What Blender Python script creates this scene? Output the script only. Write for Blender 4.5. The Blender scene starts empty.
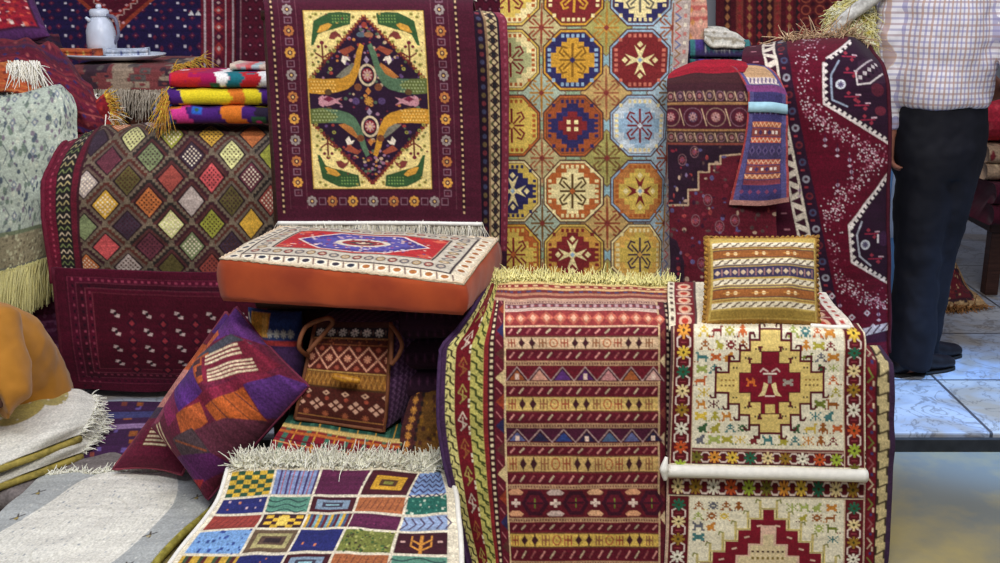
import bpy, math, random
import numpy as np

C = bpy.context.scene.collection
SC = bpy.context.scene
rnd = random.Random(7)
RS = np.random.RandomState(11)

# ------------------------------------------------------------------ camera
PITCH = math.radians(15.6)
F = 1150.0
EYE = 1.55
cam = bpy.data.cameras.new('camera'); cam.sensor_width = 36.0; cam.lens = F / 1000 * 36
cam.clip_start = 0.05
co = bpy.data.objects.new('camera', cam); C.objects.link(co)
co.location = (0, 0, EYE); co.rotation_euler = (math.pi / 2 - PITCH, 0, 0)
SC.camera = co

# ------------------------------------------------------------------ world, lamps, exposure
w = bpy.data.worlds.new('market_air'); SC.world = w; w.use_nodes = True
bg = w.node_tree.nodes['Background']
bg.inputs[0].default_value = (0.76, 0.80, 1.0, 1); bg.inputs[1].default_value = 0.20
SC.view_settings.view_transform = 'Standard'; SC.view_settings.look = 'None'
SC.view_settings.exposure = 0.0; SC.view_settings.gamma = 1.0
SC.view_settings.use_curve_mapping = False

def area_lamp(name, loc, target, sx, sy, power, col):
    l = bpy.data.lights.new(name, 'AREA'); l.shape = 'RECTANGLE'; l.size = sx; l.size_y = sy
    l.energy = power; l.color = col
    o = bpy.data.objects.new(name, l); C.objects.link(o); o.location = loc
    d = np.array(target, float) - np.array(loc, float)
    from mathutils import Vector
    o.rotation_euler = Vector(d).to_track_quat('-Z', 'Y').to_euler()
    return o
area_lamp('stall_lamp', (0.35, 0.9, 3.0), (0.25, 2.9, 0.5), 1.6, 0.7, 70, (1.0, 0.95, 0.87))
area_lamp('aisle_lamp', (-1.5, 1.4, 3.2), (-1.0, 3.1, 0.2), 1.2, 0.6, 36, (0.93, 0.95, 1.0))
area_lamp('back_aisle_lamp', (1.7, 3.2, 3.3), (1.6, 4.6, 0.2), 1.0, 1.0, 32, (0.86, 0.91, 1.0))
area_lamp('rear_lamp', (-0.9, 3.3, 3.2), (-0.9, 4.9, 0.9), 1.4, 0.5, 26, (0.85, 0.85, 1.0))

def spot_lamp(name, loc, target, deg, power, col):
    from mathutils import Vector
    l = bpy.data.lights.new(name, 'SPOT'); l.energy = power; l.color = col; l.spot_size = math.radians(deg); l.spot_blend = .7; l.shadow_soft_size = .08
    o = bpy.data.objects.new(name, l); C.objects.link(o); o.location = loc
    o.rotation_euler = Vector(np.array(target, float) - np.array(loc, float)).to_track_quat('-Z', 'Y').to_euler()
spot_lamp('blue_floor_spot', (2.6, 3.3, 2.9), (1.75, 3.72, 0.06), 26, 560, (0.22, 0.5, 1.0))  # added unseen spot that casts the blue patch on the marble

# ------------------------------------------------------------------ pixel to place
def at(px, py, Y):
    """the point at depth Y seen at pixel (px,py)"""
    a = (px - 500.0) / F; b = (281.5 - py) / F
    cp, sp = math.cos(PITCH), math.sin(PITCH)
    d = np.array([a, cp + b * sp, -sp + b * cp])
    return np.array([0, 0, EYE]) + d * (Y / d[1])
def atz(px, py, z):
    a = (px - 500.0) / F; b = (281.5 - py) / F
    cp, sp = math.cos(PITCH), math.sin(PITCH)
    d = np.array([a, cp + b * sp, -sp + b * cp])
    return np.array([0, 0, EYE]) + d * ((z - EYE) / d[2])

# ------------------------------------------------------------------ object helpers
def label(o, lab, cat, group=None, kind=None):
    if lab: o['label'] = lab
    if cat: o['category'] = cat
    if group: o['group'] = group
    if kind: o['kind'] = kind
    return o
def thing(name, loc, lab, cat, group=None):
    o = bpy.data.objects.new(name, None); C.objects.link(o)
    o.location = loc; o.empty_display_size = 0.1
    return label(o, lab, cat, group)
def mk(name, V, Fc, mat, parent=None, col=None, smooth=True, mods=None):
    """V (n,3) world coordinates, faces list; one mesh object with its origin at its base"""
    V = np.asarray(V, float)
    org = np.array([V[:, 0].mean(), V[:, 1].mean(), V[:, 2].min()])
    me = bpy.data.meshes.new(name)
    if isinstance(Fc, np.ndarray):
        nf, k = Fc.shape
        me.vertices.add(len(V)); me.vertices.foreach_set('co', (V - org).astype(np.float32).ravel())
        me.loops.add(nf * k); me.loops.foreach_set('vertex_index', Fc.astype(np.int32).ravel())
        me.polygons.add(nf)
        me.polygons.foreach_set('loop_start', np.arange(0, nf * k, k, dtype=np.int32))
        me.update(calc_edges=True); me.validate()
    else:
        me.from_pydata([tuple(v) for v in (V - org)], [], [tuple(f) for f in Fc]); me.update()
    if col is not None:
        at_ = me.attributes.new('dye', 'FLOAT_COLOR', 'POINT')
        c = np.ones((len(V), 4), np.float32); c[:, :3] = col
        at_.data.foreach_set('color', c.ravel())
    if smooth:
        me.polygons.foreach_set('use_smooth', np.ones(len(me.polygons), bool))
    me.materials.append(mat)
    o = bpy.data.objects.new(name, me); C.objects.link(o)
    if parent is not None:
        o.parent = parent
        base = np.zeros(3); q_ = parent
        while q_ is not None: base += np.array(q_.location); q_ = q_.parent
        o.location = org - base
    else:
        o.location = org
    return o
def lin(c):
    c = np.asarray(c, float) / 255.0
    return np.where(c <= 0.04045, c / 12.92, ((c + 0.055) / 1.055) ** 2.4)

# ------------------------------------------------------------------ materials
def mat_dye(name, rough=0.92, sheen=0.04, bump=0.25, scale=420):
    m = bpy.data.materials.new(name); m.use_nodes = True
    nt = m.node_tree; b = nt.nodes['Principled BSDF']
    a = nt.nodes.new('ShaderNodeAttribute'); a.attribute_name = 'dye'
    n = nt.nodes.new('ShaderNodeTexNoise'); n.inputs['Scale'].default_value = scale; n.inputs['Detail'].default_value = 2
    tc = nt.nodes.new('ShaderNodeTexCoord'); nt.links.new(tc.outputs['Object'], n.inputs['Vector'])
    n2 = nt.nodes.new('ShaderNodeTexNoise'); n2.inputs['Scale'].default_value = 160; nt.links.new(tc.outputs['Object'], n2.inputs['Vector'])
    mr = nt.nodes.new('ShaderNodeMapRange'); mr.inputs['From Min'].default_value = 0.3; mr.inputs['From Max'].default_value = 0.7
    mr.inputs['To Min'].default_value = 0.82; mr.inputs['To Max'].default_value = 1.14
    nt.links.new(n2.outputs[0], mr.inputs['Value'])
    mx = nt.nodes.new('ShaderNodeVectorMath'); mx.operation = 'MULTIPLY'
    nt.links.new(a.outputs['Color'], mx.inputs[0]); nt.links.new(mr.outputs[0], mx.inputs[1])
    nt.links.new(mx.outputs[0], b.inputs['Base Color'])
    bp = nt.nodes.new('ShaderNodeBump'); bp.inputs['Strength'].default_value = bump; bp.inputs['Distance'].default_value = 0.003
    nt.links.new(n.outputs[0], bp.inputs['Height']); nt.links.new(bp.outputs[0], b.inputs['Normal'])
    b.inputs['Roughness'].default_value = rough
    b.inputs['Sheen Weight'].default_value = sheen; b.inputs['Sheen Roughness'].default_value = 0.5
    b.inputs['Specular IOR Level'].default_value = 0.2
    return m
def mat_plain(name, rgb, rough=0.8, var=0.15, scale=60, bump=0.15, sheen=0.0, spec=0.3, rgb2=None, stretch=(1, 1, 1)):
    m = bpy.data.materials.new(name); m.use_nodes = True
    nt = m.node_tree; b = nt.nodes['Principled BSDF']
    tc = nt.nodes.new('ShaderNodeTexCoord'); mp = nt.nodes.new('ShaderNodeMapping'); mp.inputs['Scale'].default_value = stretch
    nt.links.new(tc.outputs['Object'], mp.inputs[0])
    n = nt.nodes.new('ShaderNodeTexNoise'); n.inputs['Scale'].default_value = scale; n.inputs['Detail'].default_value = 4
    nt.links.new(mp.outputs[0], n.inputs['Vector'])
    r = nt.nodes.new('ShaderNodeValToRGB')
    c1 = lin(rgb); c2 = lin(rgb2) if rgb2 is not None else np.clip(c1 * (1 + var) + 0.003, 0, 1)
    if rgb2 is None: c1 = c1 * (1 - var)
    r.color_ramp.elements[0].position = 0.35; r.color_ramp.elements[0].color = (*c1, 1)
    r.color_ramp.elements[1].position = 0.65; r.color_ramp.elements[1].color = (*c2, 1)
    nt.links.new(n.outputs[0], r.inputs[0]); nt.links.new(r.outputs[0], b.inputs['Base Color'])
    bp = nt.nodes.new('ShaderNodeBump'); bp.inputs['Strength'].default_value = bump; bp.inputs['Distance'].default_value = 0.004
    nt.links.new(n.outputs[0], bp.inputs['Height']); nt.links.new(bp.outputs[0], b.inputs['Normal'])
    b.inputs['Roughness'].default_value = rough; b.inputs['Specular IOR Level'].default_value = spec
    b.inputs['Sheen Weight'].default_value = sheen
    return m
WOOL = mat_dye('dyed_wool')
FLAT = mat_dye('flat_woven_wool', bump=0.35, scale=300)
PILE = mat_dye('shaggy_pile', bump=0.6, scale=130, sheen=0.1)
WHITE_Y = mat_plain('cotton_fringe', (246, 242, 226), 0.9, 0.08, 200)
LIME_Y = mat_plain('cream_yellow_fringe', (236, 228, 160), 0.9, 0.10, 200)
WOOD = mat_plain('dark_stained_wood', (60, 34, 24), 0.55, 0.3, 14, 0.1, stretch=(1, 1, 8))

# ------------------------------------------------------------------ painter for woven patterns
class Cv:
    def __init__(s, w, h, bg, S=3, ox=0, oy=0):
        s.w, s.h, s.S, s.ox, s.oy = w, h, S, ox, oy
        s.a = np.empty((int(round(h * S)), int(round(w * S)), 3)); s.a[:] = bg
    def rect(s, x0, y0, x1, y1, c):
        S = s.S; H, W = s.a.shape[:2]; x0 -= s.ox; x1 -= s.ox; y0 -= s.oy; y1 -= s.oy
        i0, i1 = max(0, int(round(y0 * S))), min(H, max(int(round(y0 * S)) + 1, int(round(y1 * S))))
        j0, j1 = max(0, int(round(x0 * S))), min(W, max(int(round(x0 * S)) + 1, int(round(x1 * S))))
        if i1 > i0 and j1 > j0: s.a[i0:i1, j0:j1] = c
    def frame(s, x0, y0, x1, y1, t, c):
        s.rect(x0, y0, x1, y0 + t, c); s.rect(x0, y1 - t, x1, y1, c)
        s.rect(x0, y0, x0 + t, y1, c); s.rect(x1 - t, y0, x1, y1, c)
    def _box(s, x0, y0, x1, y1):
        S = s.S; H, W = s.a.shape[:2]; x0 -= s.ox; x1 -= s.ox; y0 -= s.oy; y1 -= s.oy
        i0, i1 = max(0, int(y0 * S) - 1), min(H, int(y1 * S) + 2)
        j0, j1 = max(0, int(x0 * S) - 1), min(W, int(x1 * S) + 2)
        if i1 <= i0 or j1 <= j0: return None
        yy, xx = np.mgrid[i0:i1, j0:j1]
        return (slice(i0, i1), slice(j0, j1), (xx + 0.5) / S + s.ox, (yy + 0.5) / S + s.oy)
    def poly(s, pts, c):
        p = np.asarray(pts, float)
        b = s._box(p[:, 0].min(), p[:, 1].min(), p[:, 0].max(), p[:, 1].max())
        if b is None: return
        si, sj, X, Y = b
        ins = np.zeros(X.shape, bool); n = len(p)
        for k in range(n):
            x0, y0 = p[k]; x1, y1 = p[(k + 1) % n]
            if y0 == y1: continue
            ins ^= ((y0 > Y) != (y1 > Y)) & (X < (x1 - x0) * (Y - y0) / (y1 - y0) + x0)
        s.a[si, sj][ins] = c
    def ell(s, cx, cy, rx, ry, c):
        b = s._box(cx - rx, cy - ry, cx + rx, cy + ry)
        if b is None: return
        si, sj, X, Y = b
        s.a[si, sj][((X - cx) / rx) ** 2 + ((Y - cy) / ry) ** 2 <= 1] = c
    def ring(s, cx, cy, rx, ry, t, c):
        b = s._box(cx - rx, cy - ry, cx + rx, cy + ry)
        if b is None: return
        si, sj, X, Y = b
        q = ((X - cx) / rx) ** 2 + ((Y - cy) / ry) ** 2; q2 = ((X - cx) / max(rx - t, .01)) ** 2 + ((Y - cy) / max(ry - t, .01)) ** 2
        s.a[si, sj][(q <= 1) & (q2 > 1)] = c
    def dia(s, cx, cy, rx, ry, c, step=0):
        b = s._box(cx - rx, cy - ry, cx + rx, cy + ry)
        if b is None: return
        si, sj, X, Y = b
        x, y = np.abs(X - cx), np.abs(Y - cy)
        if step: x = np.floor(x / step) * step; y = np.floor(y / step) * step
        s.a[si, sj][x / rx + y / ry <= 1] = c
    def octa(s, cx, cy, rx, ry, c, k=0.58, step=0):
        b = s._box(cx - rx, cy - ry, cx + rx, cy + ry)
        if b is None: return
        si, sj, X, Y = b
        x, y = np.abs(X - cx) / rx, np.abs(Y - cy) / ry
        if step: x = np.floor(x / step) * step; y = np.floor(y / step) * step
        s.a[si, sj][(x <= 1) & (y <= 1) & (x + y <= 1 + k * 0.75)] = c
    def line(s, pts, t, c):
        for (x0, y0), (x1, y1) in zip(pts[:-1], pts[1:]):
            d = math.hypot(x1 - x0, y1 - y0) or 1e-6
            nx, ny = -(y1 - y0) / d * t / 2, (x1 - x0) / d * t / 2
            ex, ey = (x1 - x0) / d * t * .3, (y1 - y0) / d * t * .3
            s.poly([(x0 - ex + nx, y0 - ey + ny), (x1 + ex + nx, y1 + ey + ny), (x1 + ex - nx, y1 + ey - ny), (x0 - ex - nx, y0 - ey - ny)], c)
    def stamp(s, rows, cx, cy, cw, ch, pal, fx=False, fy=False):
        n = len(rows); m = max(len(r) for r in rows)
        for i, r in enumerate(rows):
            for j, k in enumerate(r):
                if k in pal and k != '.':
                    jj = m - 1 - j if fx else j; ii = n - 1 - i if fy else i
                    x = cx + (jj - m / 2) * cw; y = cy + (ii - n / 2) * ch
                    s.rect(x, y, x + cw, y + ch, pal[k])
    def star(s, cx, cy, r, c, c2=None):
        """eight-pointed woven star"""
        s.line([(cx - r, cy), (cx + r, cy)], r * .42, c); s.line([(cx, cy - r), (cx, cy + r)], r * .42, c)
        q = r * .72
        s.line([(cx - q, cy - q), (cx + q, cy + q)], r * .42, c); s.line([(cx - q, cy + q), (cx + q, cy - q)], r * .42, c)
        if c2 is not None: s.dia(cx, cy, r * .32, r * .32, c2)
    def speckle(s, x0, y0, x1, y1, n, r, cols, seed=1):
        q = random.Random(seed)
        for _ in range(n):
            x, y = q.uniform(x0, x1), q.uniform(y0, y1); k = r * q.uniform(.6, 1.3)
            s.rect(x - k, y - k, x + k, y + k, q.choice(cols))
    def abrash(s, amt=0.07, band=2.0, seed=3):
        q = np.random.RandomState(seed); H, W = s.a.shape[:2]
        n = max(4, int(s.h / band)); k = q.uniform(1 - amt, 1 + amt, n)
        s.a *= np.interp(np.linspace(0, n - 1, H), np.arange(n), k)[:, None, None]
        g = q.uniform(1 - amt * 1.5, 1 + amt * 1.5, (max(2, int(s.h)), max(2, int(s.w))))
        ii = np.minimum((np.arange(H) / s.S).astype(int), g.shape[0] - 1); jj = np.minimum((np.arange(W) / s.S).astype(int), g.shape[1] - 1)
        s.a *= g[ii][:, jj][:, :, None]
        np.clip(s.a, 0, 255, out=s.a)
    def crop(s, x0, y0, x1, y1):
        i0, i1, j0, j1 = [int(round(k * s.S)) for k in (y0 - s.oy, y1 - s.oy, x0 - s.ox, x1 - s.ox)]
        i0, j0 = max(i0, 0), max(j0, 0); c = Cv(2, 2, 0, s.S); c.a = s.a[i0:max(i1, i0 + 4), j0:max(j1, j0 + 4)]; return c
    def sample(s, nu, nv):
        H, W = s.a.shape[:2]
        A = lin(s.a); I = np.zeros((H + 1, W + 1, 3)); I[1:, 1:] = A.cumsum(0).cumsum(1)
        def edges(n, L):
            c = np.linspace(0, L, n); h = max(L / (n - 1) / 2, .5)
            lo = np.clip(np.floor(c - h), 0, L - 1).astype(int); hi = np.clip(np.ceil(c + h), 1, L).astype(int)
            return lo, np.maximum(hi, lo + 1)
        i0, i1 = edges(nv, H); j0, j1 = edges(nu, W)
        T = I[i1][:, j1] - I[i0][:, j1] - I[i1][:, j0] + I[i0][:, j0]
        return T / ((i1 - i0)[:, None, None] * (j1 - j0)[None, :, None])

# ------------------------------------------------------------------ smooth surfaces through given points
def pchip(x, y, q):
    x = np.asarray(x, float); y = np.asarray(y, float); q = np.asarray(q, float)
    n = len(x); sh = (n - 1,) + (1,) * (y.ndim - 1)
    h = np.diff(x).reshape(sh); d = np.diff(y, axis=0) / h
    m = np.zeros_like(y)
    if n == 2: m[:] = d[0]
    else:
        w1 = 2 * h[1:] + h[:-1]; w2 = h[1:] + 2 * h[:-1]
        ok = d[1:] * d[:-1] > 0
        with np.errstate(divide='ignore', invalid='ignore'):
            hm = (w1 + w2) / (w1 / d[:-1] + w2 / d[1:])
        m[1:-1] = np.where(ok, hm, 0)
        m[0] = d[0]; m[-1] = d[-1]
    k = np.clip(np.searchsorted(x, q) - 1, 0, n - 2)
    sq = (len(q),) + (1,) * (y.ndim - 1)
    hk = (x[k + 1] - x[k]).reshape(sq); t = ((q - x[k])).reshape(sq) / hk
    return ((1 + 2 * t) * (1 - t) ** 2 * y[k] + t * (1 - t) ** 2 * hk * m[k] + t * t * (3 - 2 * t) * y[k + 1] + t * t * (t - 1) * hk * m[k + 1])
def fnoise(shape, cell, seed):
    q = np.random.RandomState(seed); a, b = shape
    n, m = max(3, int(a / cell[0]) + 2), max(3, int(b / cell[1]) + 2)
    g = q.uniform(-1, 1, (n, m))
    A = pchip(np.arange(n), g, np.linspace(0, n - 1.001, a))
    return pchip(np.arange(m), A.T, np.linspace(0, m - 1.001, b)).T
def normals(P):
    du = np.gradient(P, axis=1); dv = np.gradient(P, axis=0)
    n = np.cross(dv, du); l = np.linalg.norm(n, axis=2, keepdims=True); l[l == 0] = 1
    return n / l
def sheet(name, P, col, thick, mat, parent=None):
    """a cloth with a front, a back and closed edges from a grid of points"""
    nv, nu = P.shape[:2]; n = normals(P)
    V = np.concatenate([P.reshape(-1, 3), (P - n * thick).reshape(-1, 3)])
    idx = np.arange(nv * nu).reshape(nv, nu); N = nv * nu
    a, b, c, d = idx[:-1, :-1], idx[:-1, 1:], idx[1:, 1:], idx[1:, :-1]
    fr = np.stack([a, d, c, b], -1).reshape(-1, 4); bk = np.stack([a, b, c, d], -1).reshape(-1, 4) + N
    rim = np.concatenate([idx[0, :], idx[1:, -1], idx[-1, -2::-1], idx[-2:0:-1, 0]])
    r2 = np.roll(rim, -1)
    rf = np.stack([rim, r2, r2 + N, rim + N], -1)
    cc = np.concatenate([col.reshape(-1, 3)] * 2)
    return mk(name, V, np.concatenate([fr, bk, rf]), mat, parent, cc)
def surf(rows, us, nu, nv, wob=0.0, seed=1, cell=(30, 30)):
    """rows: [(v, [(px,py,Y) or a 3-vector ...])]; us: canvas u of each column"""
    vs = np.array([r[0] for r in rows], float)
    G = np.array([[at(*p) if not isinstance(p, np.ndarray) else p for p in r[1]] for r in rows])
    A = pchip(vs, G, np.linspace(vs[0], vs[-1], nv))
    B = pchip(np.array(us, float), A.transpose(1, 0, 2), np.linspace(us[0], us[-1], nu)).transpose(1, 0, 2)
    if wob: B = B + normals(B) * (fnoise((nv, nu), cell, seed) * wob)[:, :, None]
    return B
def cloth(name, cv, rows, us, lab, cat, dens=1.2, thick=0.008, mat=None, wob=0.003, seed=1, cell=(30, 30), group=None, parent=None):
    vs = [r[0] for r in rows]
    nu = int((us[-1] - us[0]) * dens) + 2; nv = int((vs[-1] - vs[0]) * dens) + 2
    P = surf(rows, us, nu, nv, wob, seed, cell)
    o = sheet(name, P, cv.crop(us[0], vs[0], us[-1], vs[-1]).sample(nu, nv), thick, mat or WOOL, parent)
    if lab: label(o, lab, cat, group)
    return o, P
def strands(name, B, D, L, mat, parent, r=0.0018, curl=0.35, droop=0.3, seg=4, seed=5, col=None):
    """threads from base points B (n,3) in directions D, lengths L"""
    q = np.random.RandomState(seed); n = len(B)
    D = D / np.linalg.norm(D, axis=1, keepdims=True)
    D = D + q.normal(0, curl, (n, 3)); D /= np.linalg.norm(D, axis=1, keepdims=True)
    L = np.broadcast_to(np.asarray(L, float), (n,)) * q.uniform(.75, 1.2, n)
    bend = q.normal(0, curl * .5, (n, 3)); bend[:, 2] -= droop
    t = np.linspace(0, 1, seg)
    P = B[:, None, :] + (D[:, None, :] * t[None, :, None] + bend[:, None, :] * (t ** 2)[None, :, None]) * L[:, None, None]
    side = np.cross(D, np.array([0.3, 0.2, 1.0])); side /= np.linalg.norm(side, axis=1, keepdims=True) + 1e-9
    up = np.cross(side, D)
    rad = r * (1 - .55 * t)
    V = []
    for a in (0, 2.094, 4.189):
        V.append(P + (side * math.cos(a) + up * math.sin(a))[:, None, :] * rad[None, :, None])
    V = np.stack(V, 2)                      # n, seg, 3, 3
    idx = np.arange(n * seg * 3).reshape(n, seg, 3)
    fs = []
    for k in range(3):
        k2 = (k + 1) % 3
        fs.append(np.stack([idx[:, :-1, k], idx[:, :-1, k2], idx[:, 1:, k2], idx[:, 1:, k]], -1).reshape(-1, 4))
    return mk(name, V.reshape(-1, 3), np.concatenate(fs), mat, parent)
def edge_pts(P, which, n, jitter=0.002, seed=2, lo=0.0, hi=1.0):
    """n base points along an edge of a grid and the directions leading out of it"""
    q = np.random.RandomState(seed)
    E, I = {'top': (P[0], P[2]), 'bottom': (P[-1], P[-3]), 'left': (P[:, 0], P[:, 2]), 'right': (P[:, -1], P[:, -3])}[which]
    t = np.sort(q.uniform(lo, hi, n)) * (len(E) - 1); k = np.clip(t.astype(int), 0, len(E) - 2); f = (t - k)[:, None]
    b = E[k] * (1 - f) + E[k + 1] * f; i = I[k] * (1 - f) + I[k + 1] * f
    return b + q.normal(0, jitter, b.shape), b - i
def fringe(P, which, n, L, parent, mat=None, seed=2, droop=0.3, curl=0.3, r=0.0018, jitter=0.002, lo=0., hi=1., name='fringe'):
    b, d = edge_pts(P, which, n, jitter, seed, lo, hi)
    return strands(name, b, d, L, mat or WHITE_Y, parent, r, curl, droop, seed=seed)
def tube(name, pts, r, mat, parent=None, n=8, closed=False, rr=None, col=None, sub=6):
    pts = np.asarray(pts, float)
    if sub > 1 and len(pts) > 2:
        t = np.arange(len(pts)); pts2 = pchip(t, pts, np.linspace(0, len(pts) - 1, (len(pts) - 1) * sub + 1))
        if rr is not None: rr = np.interp(np.linspace(0, len(pts) - 1, len(pts2)), t, rr)
        pts = pts2
    T = np.gradient(pts, axis=0); T /= np.linalg.norm(T, axis=1, keepdims=True) + 1e-9
    ref = np.array([0.13, 0.2, 1.0]) if abs(T[:, 2]).mean() < .8 else np.array([1.0, 0.2, 0.1])
    s = np.cross(T, ref); s /= np.linalg.norm(s, axis=1, keepdims=True) + 1e-9
    u = np.cross(s, T)
    R = np.full(len(pts), r) if rr is None else np.asarray(rr)
    a = np.linspace(0, 2 * math.pi, n, endpoint=False)
    V = pts[:, None, :] + (s[:, None, :] * np.cos(a)[None, :, None] + u[:, None, :] * np.sin(a)[None, :, None]) * R[:, None, None]
    return mk(name, V.reshape(-1, 3), tube_faces(len(pts), n), mat, parent)
def tube_faces(m, n, caps=True):
    f = []
    for i in range(m - 1):
        for k in range(n):
            k2 = (k + 1) % n
            f.append((i * n + k, i * n + k2, (i + 1) * n + k2, (i + 1) * n + k))
    if caps: f.append(tuple(range(n - 1, -1, -1))); f.append(tuple(range((m - 1) * n, m * n)))
    return f
def loft_vf(rings, n=20, off=0):
    """rings of (centre, x radius, y radius[, x axis, y axis]); returns vertices and faces"""
    V = []
    for r in rings:
        c = np.array(r[0], float); ax = np.array(r[3] if len(r) > 3 else (1, 0, 0), float); ay = np.array(r[4] if len(r) > 4 else (0, 1, 0), float)
        for k in range(n):
            a = 2 * math.pi * k / n
            V.append(c + ax * r[1] * math.cos(a) + ay * r[2] * math.sin(a))
    return V, [tuple(i + off for i in f) for f in tube_faces(len(rings), n)]
def limb_rings(pts, rad):
    """round rings along a chain of joints"""
    pts = np.asarray(pts, float); T = np.gradient(pts, axis=0); T /= np.linalg.norm(T, axis=1, keepdims=True) + 1e-9
    out = []
    for p, t, r in zip(pts, T, rad):
        ref = np.array([0, 1.0, 0.1]) if abs(t[1]) < .8 else np.array([1.0, 0, 0.1])
        s = np.cross(t, ref); s /= np.linalg.norm(s); u = np.cross(s, t)
        rx, ry = r if isinstance(r, tuple) else (r, r)
        out.append((p, rx, ry, s, u))
    return out
def fused(name, chains, voxel, mat, parent=None, smooth=6, disp=None):
    """several closed lofts grown together into one continuous surface"""
    V, Fs = [], []
    for rings in chains:
        v, f = loft_vf(rings, 18, len(V)); V += v; Fs += f
    o = mk(name, np.array(V), Fs, mat, parent)
    m = o.modifiers.new('fuse', 'REMESH'); m.mode = 'VOXEL'; m.voxel_size = voxel; m.use_smooth_shade = True
    s = o.modifiers.new('soften', 'SMOOTH'); s.factor = 0.5; s.iterations = smooth
    if disp:
        t = bpy.data.textures.new(name + '_folds', 'CLOUDS'); t.noise_scale = disp[1]
        d = o.modifiers.new('folds', 'DISPLACE'); d.texture = t; d.strength = disp[0]; d.mid_level = .5
    return o
def rbox(name, x0, x1, y0, y1, z0, z1, mat, parent=None, bev=0.01, seg=2):
    V = [(x, y, z) for x in (x0, x1) for y in (y0, y1) for z in (z0, z1)]
    Fs = [(0, 1, 3, 2), (4, 6, 7, 5), (0, 4, 5, 1), (2, 3, 7, 6), (0, 2, 6, 4), (1, 5, 7, 3)]
    o = mk(name, V, Fs, mat, parent, smooth=False)
    b = o.modifiers.new('edge', 'BEVEL'); b.width = bev; b.segments = seg
    return o
def folded(name, cv, x0, x1, y0, depth, z0, h, lab, cat, ang=0, dens=1.0, mat=None, layers=2, group=None, seed=1, parent=None, sag=0.0):
    """a folded textile: cloth folded over itself, its round fold towards the viewer; canvas u along x, v from the top back over the front fold"""
    nx = max(12, int((x1 - x0) * 290 * dens)); prof = []
    hl = h / layers; r = hl / 2
    for k in range(layers):                       # each fold: top sheet, rounded front, bottom sheet
        zc = z0 + h - hl * (k + .5)
        for a in np.linspace(90, 270, 9): prof.append((y0 + r + r * -math.cos(math.radians(a - 180)) * 1.0, zc + r * .98 * math.sin(math.radians(a))))
        if k < layers - 1: prof.append((y0 + r * 1.7, zc - r))
    prof = [(y0 + depth, z0 + h - .002)] + [(y0 + depth * .5, z0 + h)] + prof + [(y0 + depth * .5, z0), (y0 + depth, z0)]
    prof = np.array(prof); s = np.concatenate([[0], np.cumsum(np.hypot(*np.diff(prof, axis=0).T))])
    npf = max(40, int(s[-1] * 290 * dens)); sq = np.linspace(0, s[-1], npf)
    Q = np.stack([np.interp(sq, s, prof[:, 0]), np.interp(sq, s, prof[:, 1])], 1)
    X = np.linspace(x0, x1, nx)
    P = np.zeros((npf, nx, 3)); P[:, :, 0] = X[None]; P[:, :, 1] = Q[:, 0:1]; P[:, :, 2] = Q[:, 1:2]
    wv = fnoise((1 * 4, nx), (4, 14), seed)[1]; P[:, :, 1] += wv[None] * .006
    up = ((P[:, :, 2] - z0) / h); P[:, :, 2] += up * fnoise((4, nx), (4, 20), seed + 1)[1][None] * .006 - up * sag * ((P[:, :, 0] - (x0 + x1) / 2) / (x1 - x0)) ** 2
    if ang:
        ca, sa = math.cos(ang), math.sin(ang); cx, cy = (x0 + x1) / 2, y0
        dx, dy = P[:, :, 0] - cx, P[:, :, 1] - cy
        P[:, :, 0], P[:, :, 1] = cx + dx * ca - dy * sa, cy + dx * sa + dy * ca
    col = cv.sample(nx, npf)
    N = npf * nx; idx = np.arange(N).reshape(npf, nx)
    a, b, c, d = idx[:-1, :-1], idx[:-1, 1:], idx[1:, 1:], idx[1:, :-1]
    fs = [tuple(f) for f in np.stack([a, d, c, b], -1).reshape(-1, 4)]
    fs += [tuple(f) for f in np.stack([idx[-1, :-1], idx[0, :-1], idx[0, 1:], idx[-1, 1:]], -1)]
    fs.append(tuple(idx[:, 0])); fs.append(tuple(idx[::-1, -1]))
    o = mk(name, P.reshape(-1, 3), fs, mat or WOOL, parent, col.reshape(-1, 3))
    if lab: label(o, lab, cat, group)
    return o, P
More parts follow.
